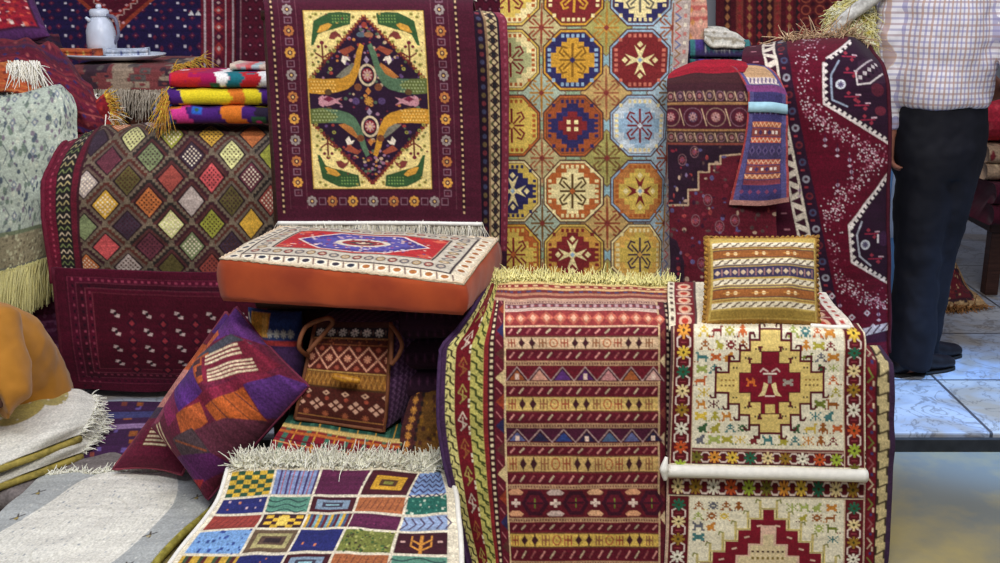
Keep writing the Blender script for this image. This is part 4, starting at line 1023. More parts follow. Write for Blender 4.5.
TL2, TR2, BR2, BL2 = TL + back, TR + np.array([.13, .16, .0]), BR + np.array([.10, .15, .03]), BL + back
def patch(name, a, b, c_, d, cv, bul, parent, nu=50, nv=80, mat=FLAT):
    U, Vv = np.meshgrid(np.linspace(0, 1, nu), np.linspace(0, 1, nv)); U3, V3 = U[..., None], Vv[..., None]
    P = (a * (1 - U3) + b * U3) * (1 - V3) + (d * (1 - U3) + c_ * U3) * V3
    n = np.cross(d - a, b - a); n /= np.linalg.norm(n)
    P = P + n * (bul * (1 - (2 * U - 1) ** 2) * (1 - (2 * Vv - 1) ** 2))[..., None]
    return sheet(name, P, cv.sample(nu, nv), .004, mat, parent)
nets = paint_net()
patch('side_panel', TR, TR2, BR2, BR, nets, .02, t); patch('side_panel', TL2, TL, BL, BL2, nets, .015, t)
patch('back_panel', TR2, TL2, BL2, BR2, nets, .02, t); patch('top_panel', TL2, TR2, TR, TL, nets, .012, t)
BIND = mat_plain('brown_leather_binding', (112, 66, 40), .7, .2, 40)
tube('binding', [TL, BL, BL * .9 + BR * .1, BR * .9 + BL * .1, BR, TR], .0055, BIND, t, 8, sub=4)
tube('strap', [BL * .35 + TL * .65 + nrm * .012, at(299, 346, 2.99), at(306, 327, 3.0), at(328, 318, 3.0), at(333, 322, 3.0), at(322, 336, 3.0), at(308, 352, 2.99)], .0065, BIND, t, 8)
tube('strap', [at(391, 325, 2.99), at(397, 333, 2.97), at(402, 345, 2.96), at(398, 356, 2.955), at(391, 365, 2.955), at(392, 330, 2.985)], .006, BIND, t, 8)
CL = mat_plain('gold_thread', (206, 150, 44), .5, .25, 90, rgb2=(150, 96, 30))
ca, cb = at(333, 376, 2.958), at(360, 381, 2.952)
tube('clasp', [ca, ca * .5 + cb * .5 + np.array([0, -.004, 0]), cb], .011, CL, fp, 10, rr=[.009, .0115, .009])

# ---------------------------------------------------------------- patchwork cushions
PURP = [(84, 44, 96), (128, 38, 60), (70, 40, 80), (176, 84, 44), (104, 32, 62), (60, 50, 66), (150, 60, 60), (96, 40, 90), (110, 36, 50)]
def paint_patch(seed, w_, h):
    c = Cv(w_, h, (110, 36, 60), 4); q = random.Random(seed)
    c.rect(0, 0, w_, h, (104, 34, 62)); y = 0; k = seed
    while y < h:
        hh = q.uniform(12, 24); x = 0
        while x < w_:
            ww = q.uniform(14, 30); c.rect(x, y, x + ww, y + hh, PURP[k % 9]); c.rect(x, y, x + ww, y + .8, (60, 30, 50)); k += q.choice((1, 2, 4)); x += ww
        y += hh
    return c
def stripes3(c, x, y, w_, h, n=3):
    c.rect(x, y, x + w_, y + h, (104, 34, 44))
    for i in range(n): c.rect(x + 1, y + (i + .15) * h / n, x + w_ - 1, y + (i + .62) * h / n, (228, 206, 170))
def paint_p1():
    Wc, Hc = 92, 150
    A_, B_, D_ = np.array([238., 308]), np.array([306., 385]), np.array([154., 426]); M = np.linalg.inv(np.stack([(B_ - A_) / Wc, (D_ - A_) / Hc], 1))
    c = Cv(Wc, Hc, (104, 34, 58), 5)
    pp = lambda pts, col: c.poly([tuple(M @ (np.array(p, float) - A_)) for p in pts], col)
    ll = lambda a, b, t, col: c.line([tuple(M @ (np.array(p, float) - A_)) for p in (a, b)], t, col)
    pp([(225, 300), (262, 300), (270, 345), (244, 338), (212, 350)], (92, 48, 112)); pp([(196, 360), (222, 328), (230, 338), (204, 370)], (176, 86, 52))
    pp([(186, 372), (244, 338), (262, 346), (200, 382)], (74, 74, 84)); pp([(150, 420), (186, 372), (200, 380), (168, 428)], (150, 66, 92))
    pp([(205, 364), (222, 356), (232, 384), (216, 394)], (166, 82, 46))
    for k in range(4): pp([(206 + k * 5 + (k % 2) * 4, 366 + k * 6), (214 + k * 5 + (k % 2) * 4, 362 + k * 6), (217 + k * 5 + (k % 2) * 4, 368 + k * 6), (209 + k * 5 + (k % 2) * 4, 372 + k * 6)], (70, 40, 44))
    pp([(216, 362), (256, 343), (286, 366), (276, 376), (228, 390)], (118, 34, 54))
    for k in range(3): ll((220 + k * 1.3, 361 + k * 4), (251 + k * 2, 348 + k * 4.2), 2.0, (226, 204, 170))
    for k in range(4): ll((227 + k * 1.4, 376 + k * 3.6), (264 + k * 2, 362 + k * 3.6), 1.9, (226, 204, 170))
    pp([(184, 386), (208, 370), (226, 398), (200, 420)], (86, 44, 116)); pp([(170, 402), (184, 386), (202, 418), (186, 432)], (134, 38, 84))
    pp([(200, 420), (226, 398), (276, 374), (288, 384), (232, 414), (212, 440)], (124, 36, 60))
    pp([(228, 412), (262, 392), (276, 424), (246, 434)], (184, 92, 44)); ll((236, 408), (256, 430), 1, (90, 50, 50)); ll((246, 402), (266, 424), 1.2, (120, 66, 40)); ll((254, 398), (272, 416), 1, (90, 50, 50))
    pp([(197, 420), (222, 408), (232, 428), (206, 446)], (180, 90, 48)); pp([(262, 390), (286, 376), (312, 386), (296, 416), (276, 422)], (84, 46, 112))
    pp([(218, 436), (248, 424), (276, 424), (258, 456), (232, 460)], (106, 52, 70)); pp([(192, 444), (216, 434), (232, 458), (204, 468)], (82, 64, 70)); ll((196, 446), (228, 456), 1.6, (150, 80, 50))
    pp([(186, 462), (232, 458), (250, 470), (214, 490), (192, 486)], (92, 38, 92)); pp([(180, 484), (222, 484), (205, 505), (188, 505)], (176, 52, 56))
    pp([(156, 428), (168, 424), (190, 462), (184, 470)], (112, 30, 50)); ll((165, 427), (177, 455), 2.6, (228, 206, 170)); ll((170, 426), (183, 452), 2.4, (216, 190, 156))
    c.abrash(.12); return c
def paint_p2():
    c = paint_patch(5, 60, 165); c.rect(0, 0, 60, 20, (84, 48, 110)); c.rect(0, 60, 60, 100, (196, 130, 120)); c.rect(0, 46, 60, 60, (186, 90, 50)); c.rect(0, 100, 60, 112, (70, 54, 74)); c.rect(0, 112, 60, 165, (104, 30, 54))
    stripes3(c, 16, 116, 24, 26, 6); c.abrash(.1); return c
PLUM = Cv(60, 60, (84, 36, 80), 2); PLUM.abrash(.1)
cn = [at(236, 307, 3.14), at(309, 386, 3.00), at(208, 500, 2.90), at(152, 426, 3.02)]
t = thing('patchwork_cushion', cn[2], 'plump purple and orange patchwork cushion tipped on its corner beside the white rug', 'cushion')
o, Pf, Pb = pillow('cover', cn, .27, paint_p1(), PLUM, FLAT, t, 1.5, .035, .50, 4)
edge = np.concatenate([Pf[0, :], Pf[1:, -1], Pf[-1, -2::-1], Pf[-2:0:-1, 0], Pf[0, :1]])
tube('seam_piping', edge[::6], .0045, mat_plain('plum_piping', (112, 40, 66), .85, .15, 90), t, 6, sub=1)
cn = [at(226, 312, 3.27), at(256, 318, 3.25), at(182, 475, 3.08), at(112, 470, 3.12)]
t = thing('patchwork_cushion', cn[2], 'long plum cushion with pink patches leaning behind the purple patchwork cushion', 'cushion')
o, Pf, Pb = pillow('cover', cn, .15, paint_p2(), PLUM, FLAT, t, 1.4, .06, .6, 6)
edge = np.concatenate([Pf[0, :], Pf[1:, -1], Pf[-1, -2::-1], Pf[-2:0:-1, 0], Pf[0, :1]])
tube('seam_piping', edge[::6], .0045, mat_plain('rose_piping', (140, 60, 74), .85, .15, 90), t, 6, sub=1)
def paint_p3():
    c = Cv(60, 60, (60, 36, 74), 4); c.rect(0, 0, 60, 22, (40, 60, 110)); c.rect(6, 2, 28, 20, (200, 140, 50)); c.rect(20, 2, 26, 20, (220, 170, 80))
    c.line([(2, 4), (10, 20)], 2, (220, 200, 170))
    for x in range(30, 58, 7): c.star(x, 17, 3, (180, 180, 170))
    c.rect(0, 22, 60, 26, (150, 50, 50)); c.abrash(.1); return c
cn = [at(248, 307, 3.16), at(302, 311, 3.14), at(306, 392, 3.08), at(252, 388, 3.10)]
t = thing('patchwork_cushion', cn[2], 'small dark cushion with blue and gold top tucked behind the patchwork cushion', 'cushion')
pillow('cover', cn, .12, paint_p3(), PLUM, FLAT, t, 1.3, .03, .45, 8)

# ---------------------------------------------------------------- gabbeh with coloured squares
def paint_gabbeh():
    W, H = 262, 172
    c = Cv(W, H, (224, 214, 190), 3)
    g = 2.4; y = 3
    rowsH = [30, 20, 20, 25, 26, 26, 22]
    cols = [54, 50, 52, 50, 44]
    N, PU, RU, BLU, OL, GR, DR = (40, 44, 104), (88, 34, 66), (150, 66, 50), (110, 140, 190), (110, 112, 60), (36, 96, 84), (70, 26, 36)
    kinds = ['check', 'bstripe', 'pl', 'goldsq', 'bzig', 'navy', 'gwave', 'bsq', 'rust', 'green', 'rust2', 'ycross', 'ystripe', 'pl2', 'bchev', 'bdots', 'osq', 'navy2', 'olive', 'tree',
             'ybars', 'navy', 'bsq', 'rust', 'gwave', 'pl', 'check', 'bstripe', 'navy2', 'goldsq', 'rust', 'olive', 'pl2', 'bdots', 'ystripe']
    k = 0
    for r, rh in enumerate(rowsH):
        x = 4
        for ci, cw in enumerate(cols):
            x0, y0, x1, y1 = x + g / 2, y + g / 2, x + cw - g / 2, y + rh - g / 2; K = kinds[k % len(kinds)]; mx, my = (x0 + x1) / 2, (y0 + y1) / 2
            if K == 'check':
                c.rect(x0, y0, x1, y1, (206, 168, 60)); n = 6; m = 6
                for i in range(n):
                    for j in range(m):
                        if (i + j) % 2: c.rect(x0 + i * (x1 - x0) / n, y0 + j * (y1 - y0) / m, x0 + (i + 1) * (x1 - x0) / n, y0 + (j + 1) * (y1 - y0) / m, (44, 80, 60))
            elif K == 'bstripe':
                c.rect(x0, y0, x1, y1, (130, 146, 186))
                for i in np.arange(x0 + 5, x1, 10): c.rect(i, y0, i + 2.6, y1, (70, 50, 96)); c.rect(i + 5, y0, i + 6.2, y1, (170, 80, 80))
            elif K in ('pl', 'pl2'): c.rect(x0, y0, x1, y1, PU); c.speckle(x0, y0, x1, y1, 30, .8, [(110, 44, 80), (70, 26, 56)], k)
            elif K == 'goldsq':
                c.rect(x0, y0, x1, y1, DR); c.rect(x0 + 8, y0 + 6, x1 - 8, y1 - 6, (206, 156, 50)); c.rect(x0 + 15, y0 + 10, x1 - 15, y1 - 10, (90, 60, 40)); c.rect(x0 + 19, y0 + 12, x1 - 19, y1 - 12, (130, 130, 60))
            elif K == 'bzig':
                c.rect(x0, y0, x1, y1, (124, 150, 196))
                for j in np.arange(y0 + 3, y1, 6):
                    p = [(x0 + i * 5, j + (i % 2) * 4) for i in range(int((x1 - x0) / 5) + 1)]; c.line(p, 1.6, (60, 56, 96))
            elif K in ('navy', 'navy2'): c.rect(x0, y0, x1, y1, N); c.speckle(x0 + 3, y0 + 3, x1 - 3, y1 - 3, 7 if K == 'navy' else 2, 1.1, [(210, 180, 190), (200, 120, 80)], k)
            elif K == 'gwave':
                c.rect(x0, y0, x1, y1, (90, 140, 120))
                for j in np.arange(y0 + 2, y1 - 2, 6): c.line([(x0 + i * 4, j + 2 * math.sin(i * .9) + 2) for i in range(int((x1 - x0) / 4) + 1)], 1.4, (44, 70, 70))
            elif K == 'bsq':
                c.rect(x0, y0, x1, y1, DR); c.rect(x0 + 6, y0 + 3.5, x1 - 6, y1 - 3.5, (130, 150, 170)); c.rect(x0 + 13, y0 + 6, x1 - 13, y1 - 6, (66, 60, 76)); c.rect(x0 + 17, y0 + 8, x1 - 17, y1 - 8, (150, 190, 200))
            elif K in ('rust', 'rust2'):
                c.rect(x0, y0, x1, y1, (168, 100, 62) if K == 'rust' else (144, 60, 52))
                for i in np.arange(x0 + 4, x1, 6): c.line([(i, y1 - 3), (i + 4, y0 + 3)], 1, (120, 66, 50) if K == 'rust' else (110, 40, 44))
            elif K == 'green': c.rect(x0, y0, x1, y1, GR); c.speckle(x0, y0, x1, y1, 30, .9, [(90, 150, 130), (200, 210, 190)], k)
            elif K == 'ycross':
                c.rect(x0, y0, x1, y1, (60, 34, 40))
                for i in range(5):
                    for j in range(4):
                        if (i + j) % 2 == 0: c.rect(x0 + 4 + i * 8.4, y0 + 1.5 + j * 4, x0 + 12 + i * 8.4, y0 + 5.5 + j * 4, (214, 172, 60))
                c.rect(mx - 6, my - 6, mx + 6, my + 6, (220, 190, 90))
            elif K in ('ystripe', 'ybars'):
                cs = [(200, 160, 60), (70, 90, 120), (90, 34, 44), (120, 160, 170)] if K == 'ystripe' else [(206, 166, 64), (60, 80, 60), (90, 40, 40), (200, 160, 60)]
                for i, xx in enumerate(np.arange(x0, x1, 3.4)): c.rect(xx, y0, xx + 3.4, y1, cs[i % 4])
                if K == 'ybars': c.rect(mx - 11, my - 3, mx + 11, y1, (170, 190, 200)); c.rect(mx - 5, my + 2, mx + 5, y1, (70, 60, 70))
            elif K == 'bchev':
                c.rect(x0, y0, x1, y1, (140, 158, 190))
                for i in np.arange(x0, x1, 8): c.line([(i, y0 + 2), (i + 5, my), (i, y1 - 2)], 1.6, (76, 64, 90))
            elif K == 'bdots': c.rect(x0, y0, x1, y1, (120, 160, 210)); c.speckle(x0, y0, x1, y1, 26, 1.2, [(50, 70, 130), (60, 80, 150)], k)
            elif K == 'osq':
                c.rect(x0, y0, x1, y1, (104, 84, 66)); c.rect(x0 + 5, y0 + 4, x1 - 5, y1 - 4, (170, 160, 110)); c.rect(x0 + 10, y0 + 7, x1 - 10, y1 - 7, (90, 70, 60)); c.rect(x0 + 15, y0 + 9, x1 - 15, y1 - 9, (52, 40, 44))
            elif K == 'olive': c.rect(x0, y0, x1, y1, (116, 122, 60)); c.speckle(x0, y0, x1, y1, 80, .9, [(60, 90, 50), (170, 170, 100), (60, 50, 40)], k)
            elif K == 'tree':
                c.rect(x0, y0, x1, y1, (60, 24, 34)); c.rect(mx - 1.5, y0 + 3, mx + 1.5, y1, (206, 140, 60))
                for j in (y0 + 6, y0 + 12):
                    for s in (-1, 1): c.line([(mx, j + 7), (mx + s * 8, j + 2), (mx + s * 8, j - 2)], 1.5, (206, 140, 60))
                for s in (-1, 1): c.rect(mx + s * 15 - 2, my - 2, mx + s * 15 + 2, my, (200, 160, 150))
            k += 1; x += cw
        y += rh
    c.abrash(.09); return c
def grow(v, zs, pxl, pxr, py, Y, dz=0):
    l, r = at(pxl, py[0], Y), at(pxr, py[1], Y); return (v, [l + (r - l) * f + np.array([0, 0, b]) for f, b in ((0, 0), (.3, .004), (.72, .008), (.86, -.002), (1., -.012))])
rows = [(0, [at(229, 468, 2.80), at(292, 466, 2.80), at(388, 466, 2.81), at(424, 470, 2.82), at(443, 466, 2.86)]),
        (34, [at(219, 500, 2.70), at(284, 496, 2.70), at(372, 496, 2.70), at(412, 498, 2.71), at(455, 494, 2.75)]),
        (56, [at(208, 518, 2.63), at(278, 515, 2.63), at(366, 515, 2.63), at(408, 518, 2.635), at(457, 516, 2.67)]),
        (78, [at(192, 536, 2.565), at(269, 533, 2.565), at(358, 533, 2.565), at(402, 536, 2.57), at(459, 536, 2.60)]),
        (106, [at(172, 562, 2.49), at(252, 562, 2.48), at(346, 560, 2.48), at(396, 562, 2.485), at(460, 564, 2.51)]),
        (134, [at(150, 592, 2.42), at(240, 590, 2.41), at(338, 588, 2.41), at(392, 592, 2.415), at(460, 594, 2.43)]),
        (172, [at(130, 640, 2.38), at(230, 640, 2.36), at(332, 640, 2.36), at(390, 642, 2.36), at(460, 644, 2.38)])]
gb, P = cloth('gabbeh_rug', paint_gabbeh(), rows, [0, 75, 175, 215, 262], 'small shaggy rug of coloured squares in a cream grid with long white fringe', 'rug', 1.5, .014, PILE, .004, 31)
FRG = mat_plain('white_wool_fringe', (250, 248, 236), .9, .08, 120, rgb2=(236, 236, 214))
b, d = edge_pts(P, 'top', 2200, .006, 5, 0.03, 1.0); d = d / np.linalg.norm(d, axis=1, keepdims=True) * .7 + np.array([0, .1, .55])
strands('fringe', b, d, .048, FRG, gb, .0026, .45, .25, seed=6)
tube('selvage', P[::8, -1] + np.array([.004, 0, 0]), .007, EDGE_W, gb, 7, sub=1); tube('selvage', P[::8, 0] + np.array([-.004, 0, 0]), .006, EDGE_W, gb, 7, sub=1)

# folded carpets it lies on, and the cloth under the bag
def plain_cv(rgb, seed, acc=None, w_=200, h=200):
    c = Cv(w_, h, rgb, 2); q = random.Random(seed)
    if acc:
        for y in range(6, h, 14):
            for x in range(4, w_, 12): c.dia(x + (y // 14 % 2) * 6, y, 3.4, 3.6, acc[(x // 12 + y // 14) % len(acc)])
    c.abrash(.1); return c
folded('folded_carpet', plain_cv((92, 26, 40), 1, [(150, 60, 60), (50, 30, 50)]), -.72, -.12, 2.62, .52, 0.002, .125, 'folded maroon carpet under the rug of coloured squares, lowest of the pile', 'carpet', seed=3)
folded('folded_carpet', plain_cv((70, 44, 30), 2, [(150, 100, 50), (40, 30, 30)]), -.62, -.10, 2.88, .24, .131, .10, 'brown folded carpet under the plaid cloth and the woven bag', 'carpet', seed=5)
def paint_plaid():
    c = Cv(140, 60, (30, 74, 64), 4); c.rect(0, 0, 140, 60, (32, 78, 66)); c.rect(0, 22, 140, 60, (132, 26, 40))
    for x in range(6, 140, 22): c.rect(x, 0, x + 5, 60, (60, 110, 90)); c.rect(x + 10, 0, x + 11.5, 60, (200, 150, 60))
    c.rect(0, 20, 140, 23, (226, 196, 120)); c.rect(0, 25, 140, 27, (200, 110, 50)); c.rect(0, 34, 140, 36, (90, 20, 36)); c.rect(0, 40, 140, 42, (206, 140, 90))
    c.abrash(.08); return c
rows = [(0, [at(296, 402, 3.12), at(345, 404, 3.12), at(412, 412, 3.12)]), (20, [at(284, 423, 2.97), at(340, 431, 2.95), at(404, 440, 2.95)]), (30, [at(277, 434, 2.90), at(335, 443, 2.885), at(398, 452, 2.885)]), (60, [at(268, 452, 2.85), at(330, 466, 2.835), at(394, 478, 2.835)])]
cloth('plaid_cloth', paint_plaid(), rows, [0, 62, 140], 'green and red plaid cloth spread under the brown woven bag', 'cloth', 1.4, .006, FLAT, .003, 33)
def paint_brown():
    c = Cv(60, 90, (104, 70, 30), 4); c.rect(0, 0, 16, 90, (70, 34, 34))
    for y in range(0, 90, 8): c.star(8, y, 3, (190, 130, 60)); c.rect(14, y, 17, y + 4, (40, 30, 30))
    c.speckle(18, 0, 60, 90, 70, 1.6, [(150, 100, 40), (70, 40, 30), (130, 90, 30)], 3); c.abrash(.12); return c
rows = [(0, [at(418, 372, 3.10), at(436, 374, 3.08), at(462, 380, 3.08)]), (40, [at(404, 418, 2.98), at(428, 420, 2.96), at(452, 424, 2.97)]), (90, [at(394, 470, 2.88), at(420, 474, 2.86), at(446, 478, 2.88)])]
cloth('wool_kilim', paint_brown(), rows, [0, 26, 60], 'mustard and brown kilim folded in the gap beside the woven bag', 'kilim', 1.3, .008, FLAT, .006, 35, (14, 14))
folded('folded_carpet', plain_cv((60, 34, 32), 6, [(90, 50, 40), (40, 26, 30)]), -.62, -.36, 3.20, .18, 0.004, .58, 'added dark brown block of folded carpets filling the gap behind the woven bag', 'carpet', layers=5, seed=9)  # added block, darkens the bright gap seen through the bench
folded('folded_carpet', plain_cv((52, 28, 48), 4, [(90, 50, 80), (40, 22, 40)]), -.28, -.08, 3.03, .10, .25, .37, 'dark purple carpet folded upright beneath the orange cushion beside the kilim', 'carpet', layers=4, seed=8)

# ================================================================== left side
def paint_lattice():
    c = Cv(262, 186, (70, 44, 40), 4, 40, 108)
    dx, dy = 43.5, 45.0
    cols = [(206, 160, 60), (60, 44, 56), (196, 84, 84), (176, 160, 150), (150, 150, 60), (120, 130, 90), (150, 70, 60), (190, 110, 60), (210, 206, 140), (100, 50, 60), (90, 80, 44)]
    k = 0
    r = 0; y = 112.0
    while y < 320:
        x = 62 + (dx / 2 if r % 2 else 0)
        while x < 320:
            c.dia(x, y, dx * .56, dy * .56, (112, 98, 80), 3.2); c.dia(x, y, dx * .475, dy * .475, [(60, 30, 36), (84, 44, 36), (44, 36, 34)][k % 3], 3.2)
            c.dia(x, y, dx * .41, dy * .41, [(100, 82, 70), (84, 46, 44), (106, 92, 78)][(k // 2) % 3], 1.7); c.dia(x, y, dx * .36, dy * .36, (40, 22, 28))
            col = cols[(k * 7 + r * 3) % len(cols)]; c.dia(x, y, dx * .30, dy * .325, col)
            t = (k * 5 + r) % 4; dk = [(60, 30, 40), (240, 220, 190), (70, 40, 30), (90, 70, 50)][t]
            if t != 3:
                for a in range(-3, 4):
                    for b in range(-3, 4):
                        px, py = x + (a - b) * 2.35, y + (a + b) * 2.4
                        if abs(px - x) / (dx * .30) + abs(py - y) / (dy * .32) < .93: c.rect(px - .85, py - .85, px + .85, py + .85, dk)
            k += 1; x += dx
        y += dy / 2; r += 1
    c.rect(40, 108, 53, 294, (104, 22, 44)); c.rect(53, 108, 70, 294, (34, 30, 30)); c.rect(70, 108, 76, 294, (96, 24, 40)); c.rect(76, 108, 79, 294, (60, 26, 34))
    for k, y in enumerate(range(110, 294, 7)):
        for x in (57.5, 65): c.line([(x - 3, y + 4), (x, y), (x + 3, y + 4)], 1.3, [(176, 160, 110), (120, 130, 80), (200, 180, 150)][k % 3])
        c.rect(46, y, 48, y + 3, (160, 60, 80))
    c.rect(40, 290, 302, 294, (60, 26, 34))
    c.abrash(.1); return c
rows = [(108, [(76, 133, 4.20), (112, 124, 4.22), (180, 122, 4.24), (296, 122, 4.24)]), (124, [(66, 142, 4.06), (108, 131, 4.08), (180, 127, 4.10), (294, 127, 4.10)]),
        (142, [(54, 158, 3.93), (100, 147, 3.94), (180, 142, 3.95), (292, 140, 3.95)]), (168, [(44, 182, 3.85), (94, 172, 3.84), (180, 167, 3.84), (290, 165, 3.84)]),
        (220, [(45, 226, 3.80), (92, 223, 3.79), (180, 220, 3.79), (289, 219, 3.79)]), (294, [(54, 284, 3.775), (96, 288, 3.765), (180, 291, 3.765), (288, 292, 3.765)])]
lt, P = cloth('lattice_rug', paint_lattice(), rows, [40, 92, 180, 300], 'rug of coloured diamonds in a brown lattice, draped over the stack at the rear', 'rug', 1.4, .010, WOOL, .006, 41)
tube('bound_edge', P[::10, 0] + np.array([-.003, 0, 0]), .009, mat_plain('crimson_edge', (104, 22, 44), .9, .2, 80), lt, 7, sub=1)
rbox('carpet_crate', -1.49, -.80, 3.87, 4.26, 0.06, 0.86, WOOD, bev=.02)
label(bpy.data.objects['carpet_crate'], 'plain wooden crate covered by the coloured diamond lattice rug', 'crate')
def paint_turkmen():
    c = Cv(262, 128, (92, 18, 42), 4, 50, 272)
    for d, col in ((0, (84, 16, 40)), (11, (74, 16, 36)), (13, (120, 44, 66)), (14, (84, 16, 42)), (22, (120, 50, 70)), (23, (70, 14, 34)), (31, (130, 60, 76)), (32, (88, 16, 40)), (38, (126, 50, 66)), (39, (78, 14, 34))):
        c.rect(50 + d, 272 + d * .55, 312, 400 - d * .75, col)
    for y in range(280, 396, 6):
        for x in (68, 77, 85): c.rect(x, y, x + 2.2, y + 2.4, [(150, 60, 84), (40, 14, 30)][y // 6 % 2])
    for x in range(92, 300, 7):
        c.rect(x, 281, x + 3, 283, (150, 60, 84)); c.rect(x, 287, x + 3, 289, (60, 14, 34)); c.rect(x, 378, x + 3, 380, (140, 54, 76)); c.rect(x, 386, x + 3, 388, (60, 14, 34))
    for r in range(4):
        for k in range(7):
            x, y = 111 + k * 33.5, 312 + r * 17
            for sx, sy in ((-1, -1), (1, 1)): c.poly([(x, y), (x + sx * 5, y + sy * .6), (x + sx * 4, y + sy * 3.8), (x - sx * 1, y + sy * 3)], (206, 180, 176))
            c.dia(x, y, 2.4, 2.2, (40, 20, 30)); c.dia(x + 16.7, y + 8.5, 6, 5.5, (56, 14, 34)); c.dia(x + 16.7, y + 8.5, 3.2, 3, (150, 50, 60)); c.dia(x + 16.7, y, 3, 2.6, (120, 40, 56))
    c.abrash(.09); return c
rows = [(272, [(53, 268, 3.748), (170, 272, 3.738), (310, 274, 3.738)]), (300, [(56, 298, 3.752), (172, 303, 3.742), (309, 304, 3.742)]), (345, [(61, 346, 3.762), (176, 348, 3.752), (309, 348, 3.752)]), (400, [(68, 389, 3.80), (180, 392, 3.79), (308, 391, 3.79)])]
tk, P = cloth('bag_face_rug', paint_turkmen(), rows, [50, 172, 312], 'dark crimson rug with rows of small white motifs hanging below the lattice rug', 'rug', 1.35, .009, WOOL, .005, 43)

tube('bound_edge', P[::10, 0] + np.array([-.002, 0, 0]), .007, mat_plain('dark_crimson_edge', (84, 16, 38), .9, .2, 80), tk, 7, sub=1)
# ---------------------------------------------------------------- three folded ikat cloths
def paint_ikat(seed, bgc, cols, w_=130, h=90):
    c = Cv(w_, h, bgc, 3); q = random.Random(seed); x = 0
    while x < w_:
        k = q.choice(cols); ww = q.uniform(14, 24); e = [q.uniform(-3, 3) for _ in range(40)]
        for i, y in enumerate(np.arange(0, h, 2.6)):
            wob = round(math.sin(y * .35 + seed) * 3 + e[i % 40] * .5) * 1.2; c.rect(x + wob, y, x + ww + wob, y + 2.7, k)
        x += ww
    for _ in range(14):
        x, y = q.uniform(0, w_), q.uniform(10, h - 6); r = q.uniform(4, 7); c.octa(x, y, r * 1.2, r * .7, q.choice(cols), .5, .34); c.octa(x, y, r * .5, r * .3, q.choice(cols))
    return c
x0 = lambda px, Y, py=100: at(px, py, Y)[0]
WH, MG, VI, YL, RD, TE, BL_, OR_, GRN, PK = (240, 236, 230), (160, 20, 80), (70, 30, 110), (228, 206, 40), (190, 36, 44), (30, 110, 120), (40, 90, 180), (220, 120, 40), (50, 90, 60), (206, 60, 140)
zb = at(200, 126, 3.97)[2]
folded('ikat_cloth', paint_ikat(3, (50, 30, 60), [VI, YL, OR_, BL_, PK, RD, GRN, (40, 30, 50)]), x0(152, 3.97), x0(276, 3.97), 3.97, .24, zb + .004, .060, 'lowest folded bright ikat cloth, orange and blue blots on dark violet', 'cloth', layers=1, seed=3)
folded('ikat_cloth', paint_ikat(5, YL, [YL, YL, RD, GRN, VI, YL, OR_]), x0(166, 3.98), x0(276, 3.98), 3.98, .23, zb + .068, .056, 'middle folded ikat cloth in bright yellow with red blots', 'cloth', layers=1, seed=5)
folded('ikat_cloth', paint_ikat(12, MG, [WH, VI, MG, GRN, WH, MG, TE, RD]), x0(170, 3.98), x0(277, 3.98), 3.985, .22, zb + .128, .050, 'topmost folded ikat cloth, magenta with white and violet patches', 'cloth', layers=1, seed=7)
folded('ikat_cloth', paint_ikat(9, (200, 150, 140), [(200, 130, 130), (170, 190, 190), (206, 90, 90), (210, 190, 170)]), x0(232, 4.06), x0(279, 4.06), 4.06, .16, zb + .182, .022, 'thin pale pink and grey cloth lying over the magenta ikat', 'cloth', layers=1, seed=9)
YM = mat_plain('yellow_tassel', (224, 196, 70), .9, .2, 100, rgb2=(200, 120, 60))
ob = bpy.data.objects['ikat_cloth.001']; b0 = at(166, 100, 3.965)
strands('tassel', b0 + RS.normal(0, .012, (70, 3)) * np.array([.5, .4, 1.4]), np.tile([-.35, -.2, -.8], (70, 1)), .075, YM, ob, .0022, .25, .4, seed=4)

# ---------------------------------------------------------------- chest with its cover, tray and jug
cz = at(100, 70, 4.55)[2]
X0, X1 = at(76, 90, 4.5)[0], at(166, 90, 4.5)[0]
t = thing('wooden_chest', ((X0 + X1) / 2, 4.75, 0.06), 'brown carved wooden chest under a fringed cover at the back', 'chest')
rbox('body', X0 + .02, X1 - .02, 4.54, 4.98, 0.06, cz - .03, WOOD, t, .008)
rbox('lid', X0, X1, 4.52, 5.0, cz - .03, cz, WOOD, t, .008)
WOOD2 = mat_plain('worn_brown_wood', (96, 54, 40), .6, .3, 20, .1, stretch=(1, 1, 6))
for i in range(2):
    xa = X0 + .05 + i * (X1 - X0 - .07) / 2; rbox('carved_panel', xa, xa + (X1 - X0) / 2 - .06, 4.525, 4.55, cz - .26, cz - .08, WOOD2, t, .012)
    rbox('carved_panel', xa, xa + (X1 - X0) / 2 - .06, 4.525, 4.55, cz - .50, cz - .30, WOOD2, t, .012)
c = paint_ikat(2, (110, 90, 80), [(120, 60, 60), (90, 80, 76), (150, 130, 110), (60, 40, 50)], 110, 60); c.abrash(.1)
def mixrow(v, y, z, j=0): return (v, [np.array([X0 - .03, y, z]), np.array([(X0 + X1) / 2, y - j, z + .006]), np.array([X1 + .03, y, z])])
rows = [mixrow(0, 4.98, cz + .016), mixrow(30, 4.55, cz + .016), mixrow(36, 4.495, cz - .004), mixrow(60, 4.488, cz - .075)]
cc, P = cloth('chest_cover', c, rows, [0, 55, 110], 'patterned cover with a ragged grey fringe hanging over the wooden chest', 'cloth', 1.2, .008, FLAT, .004, 47)
fringe(P, 'bottom', 320, .06, cc, mat_plain('grey_wool_fringe', (150, 136, 120), .9, .3, 80, rgb2=(190, 180, 160)), droop=.7, curl=.35, r=.003)
fringe(P, 'right', 90, .06, cc, YM, droop=.6, curl=.5, r=.003)
STEEL = mat_plain('white_enamel', (206, 214, 226), .3, .05, 30, .03, spec=.5)
tx, ty = at(120, 68, 4.66)[:2]
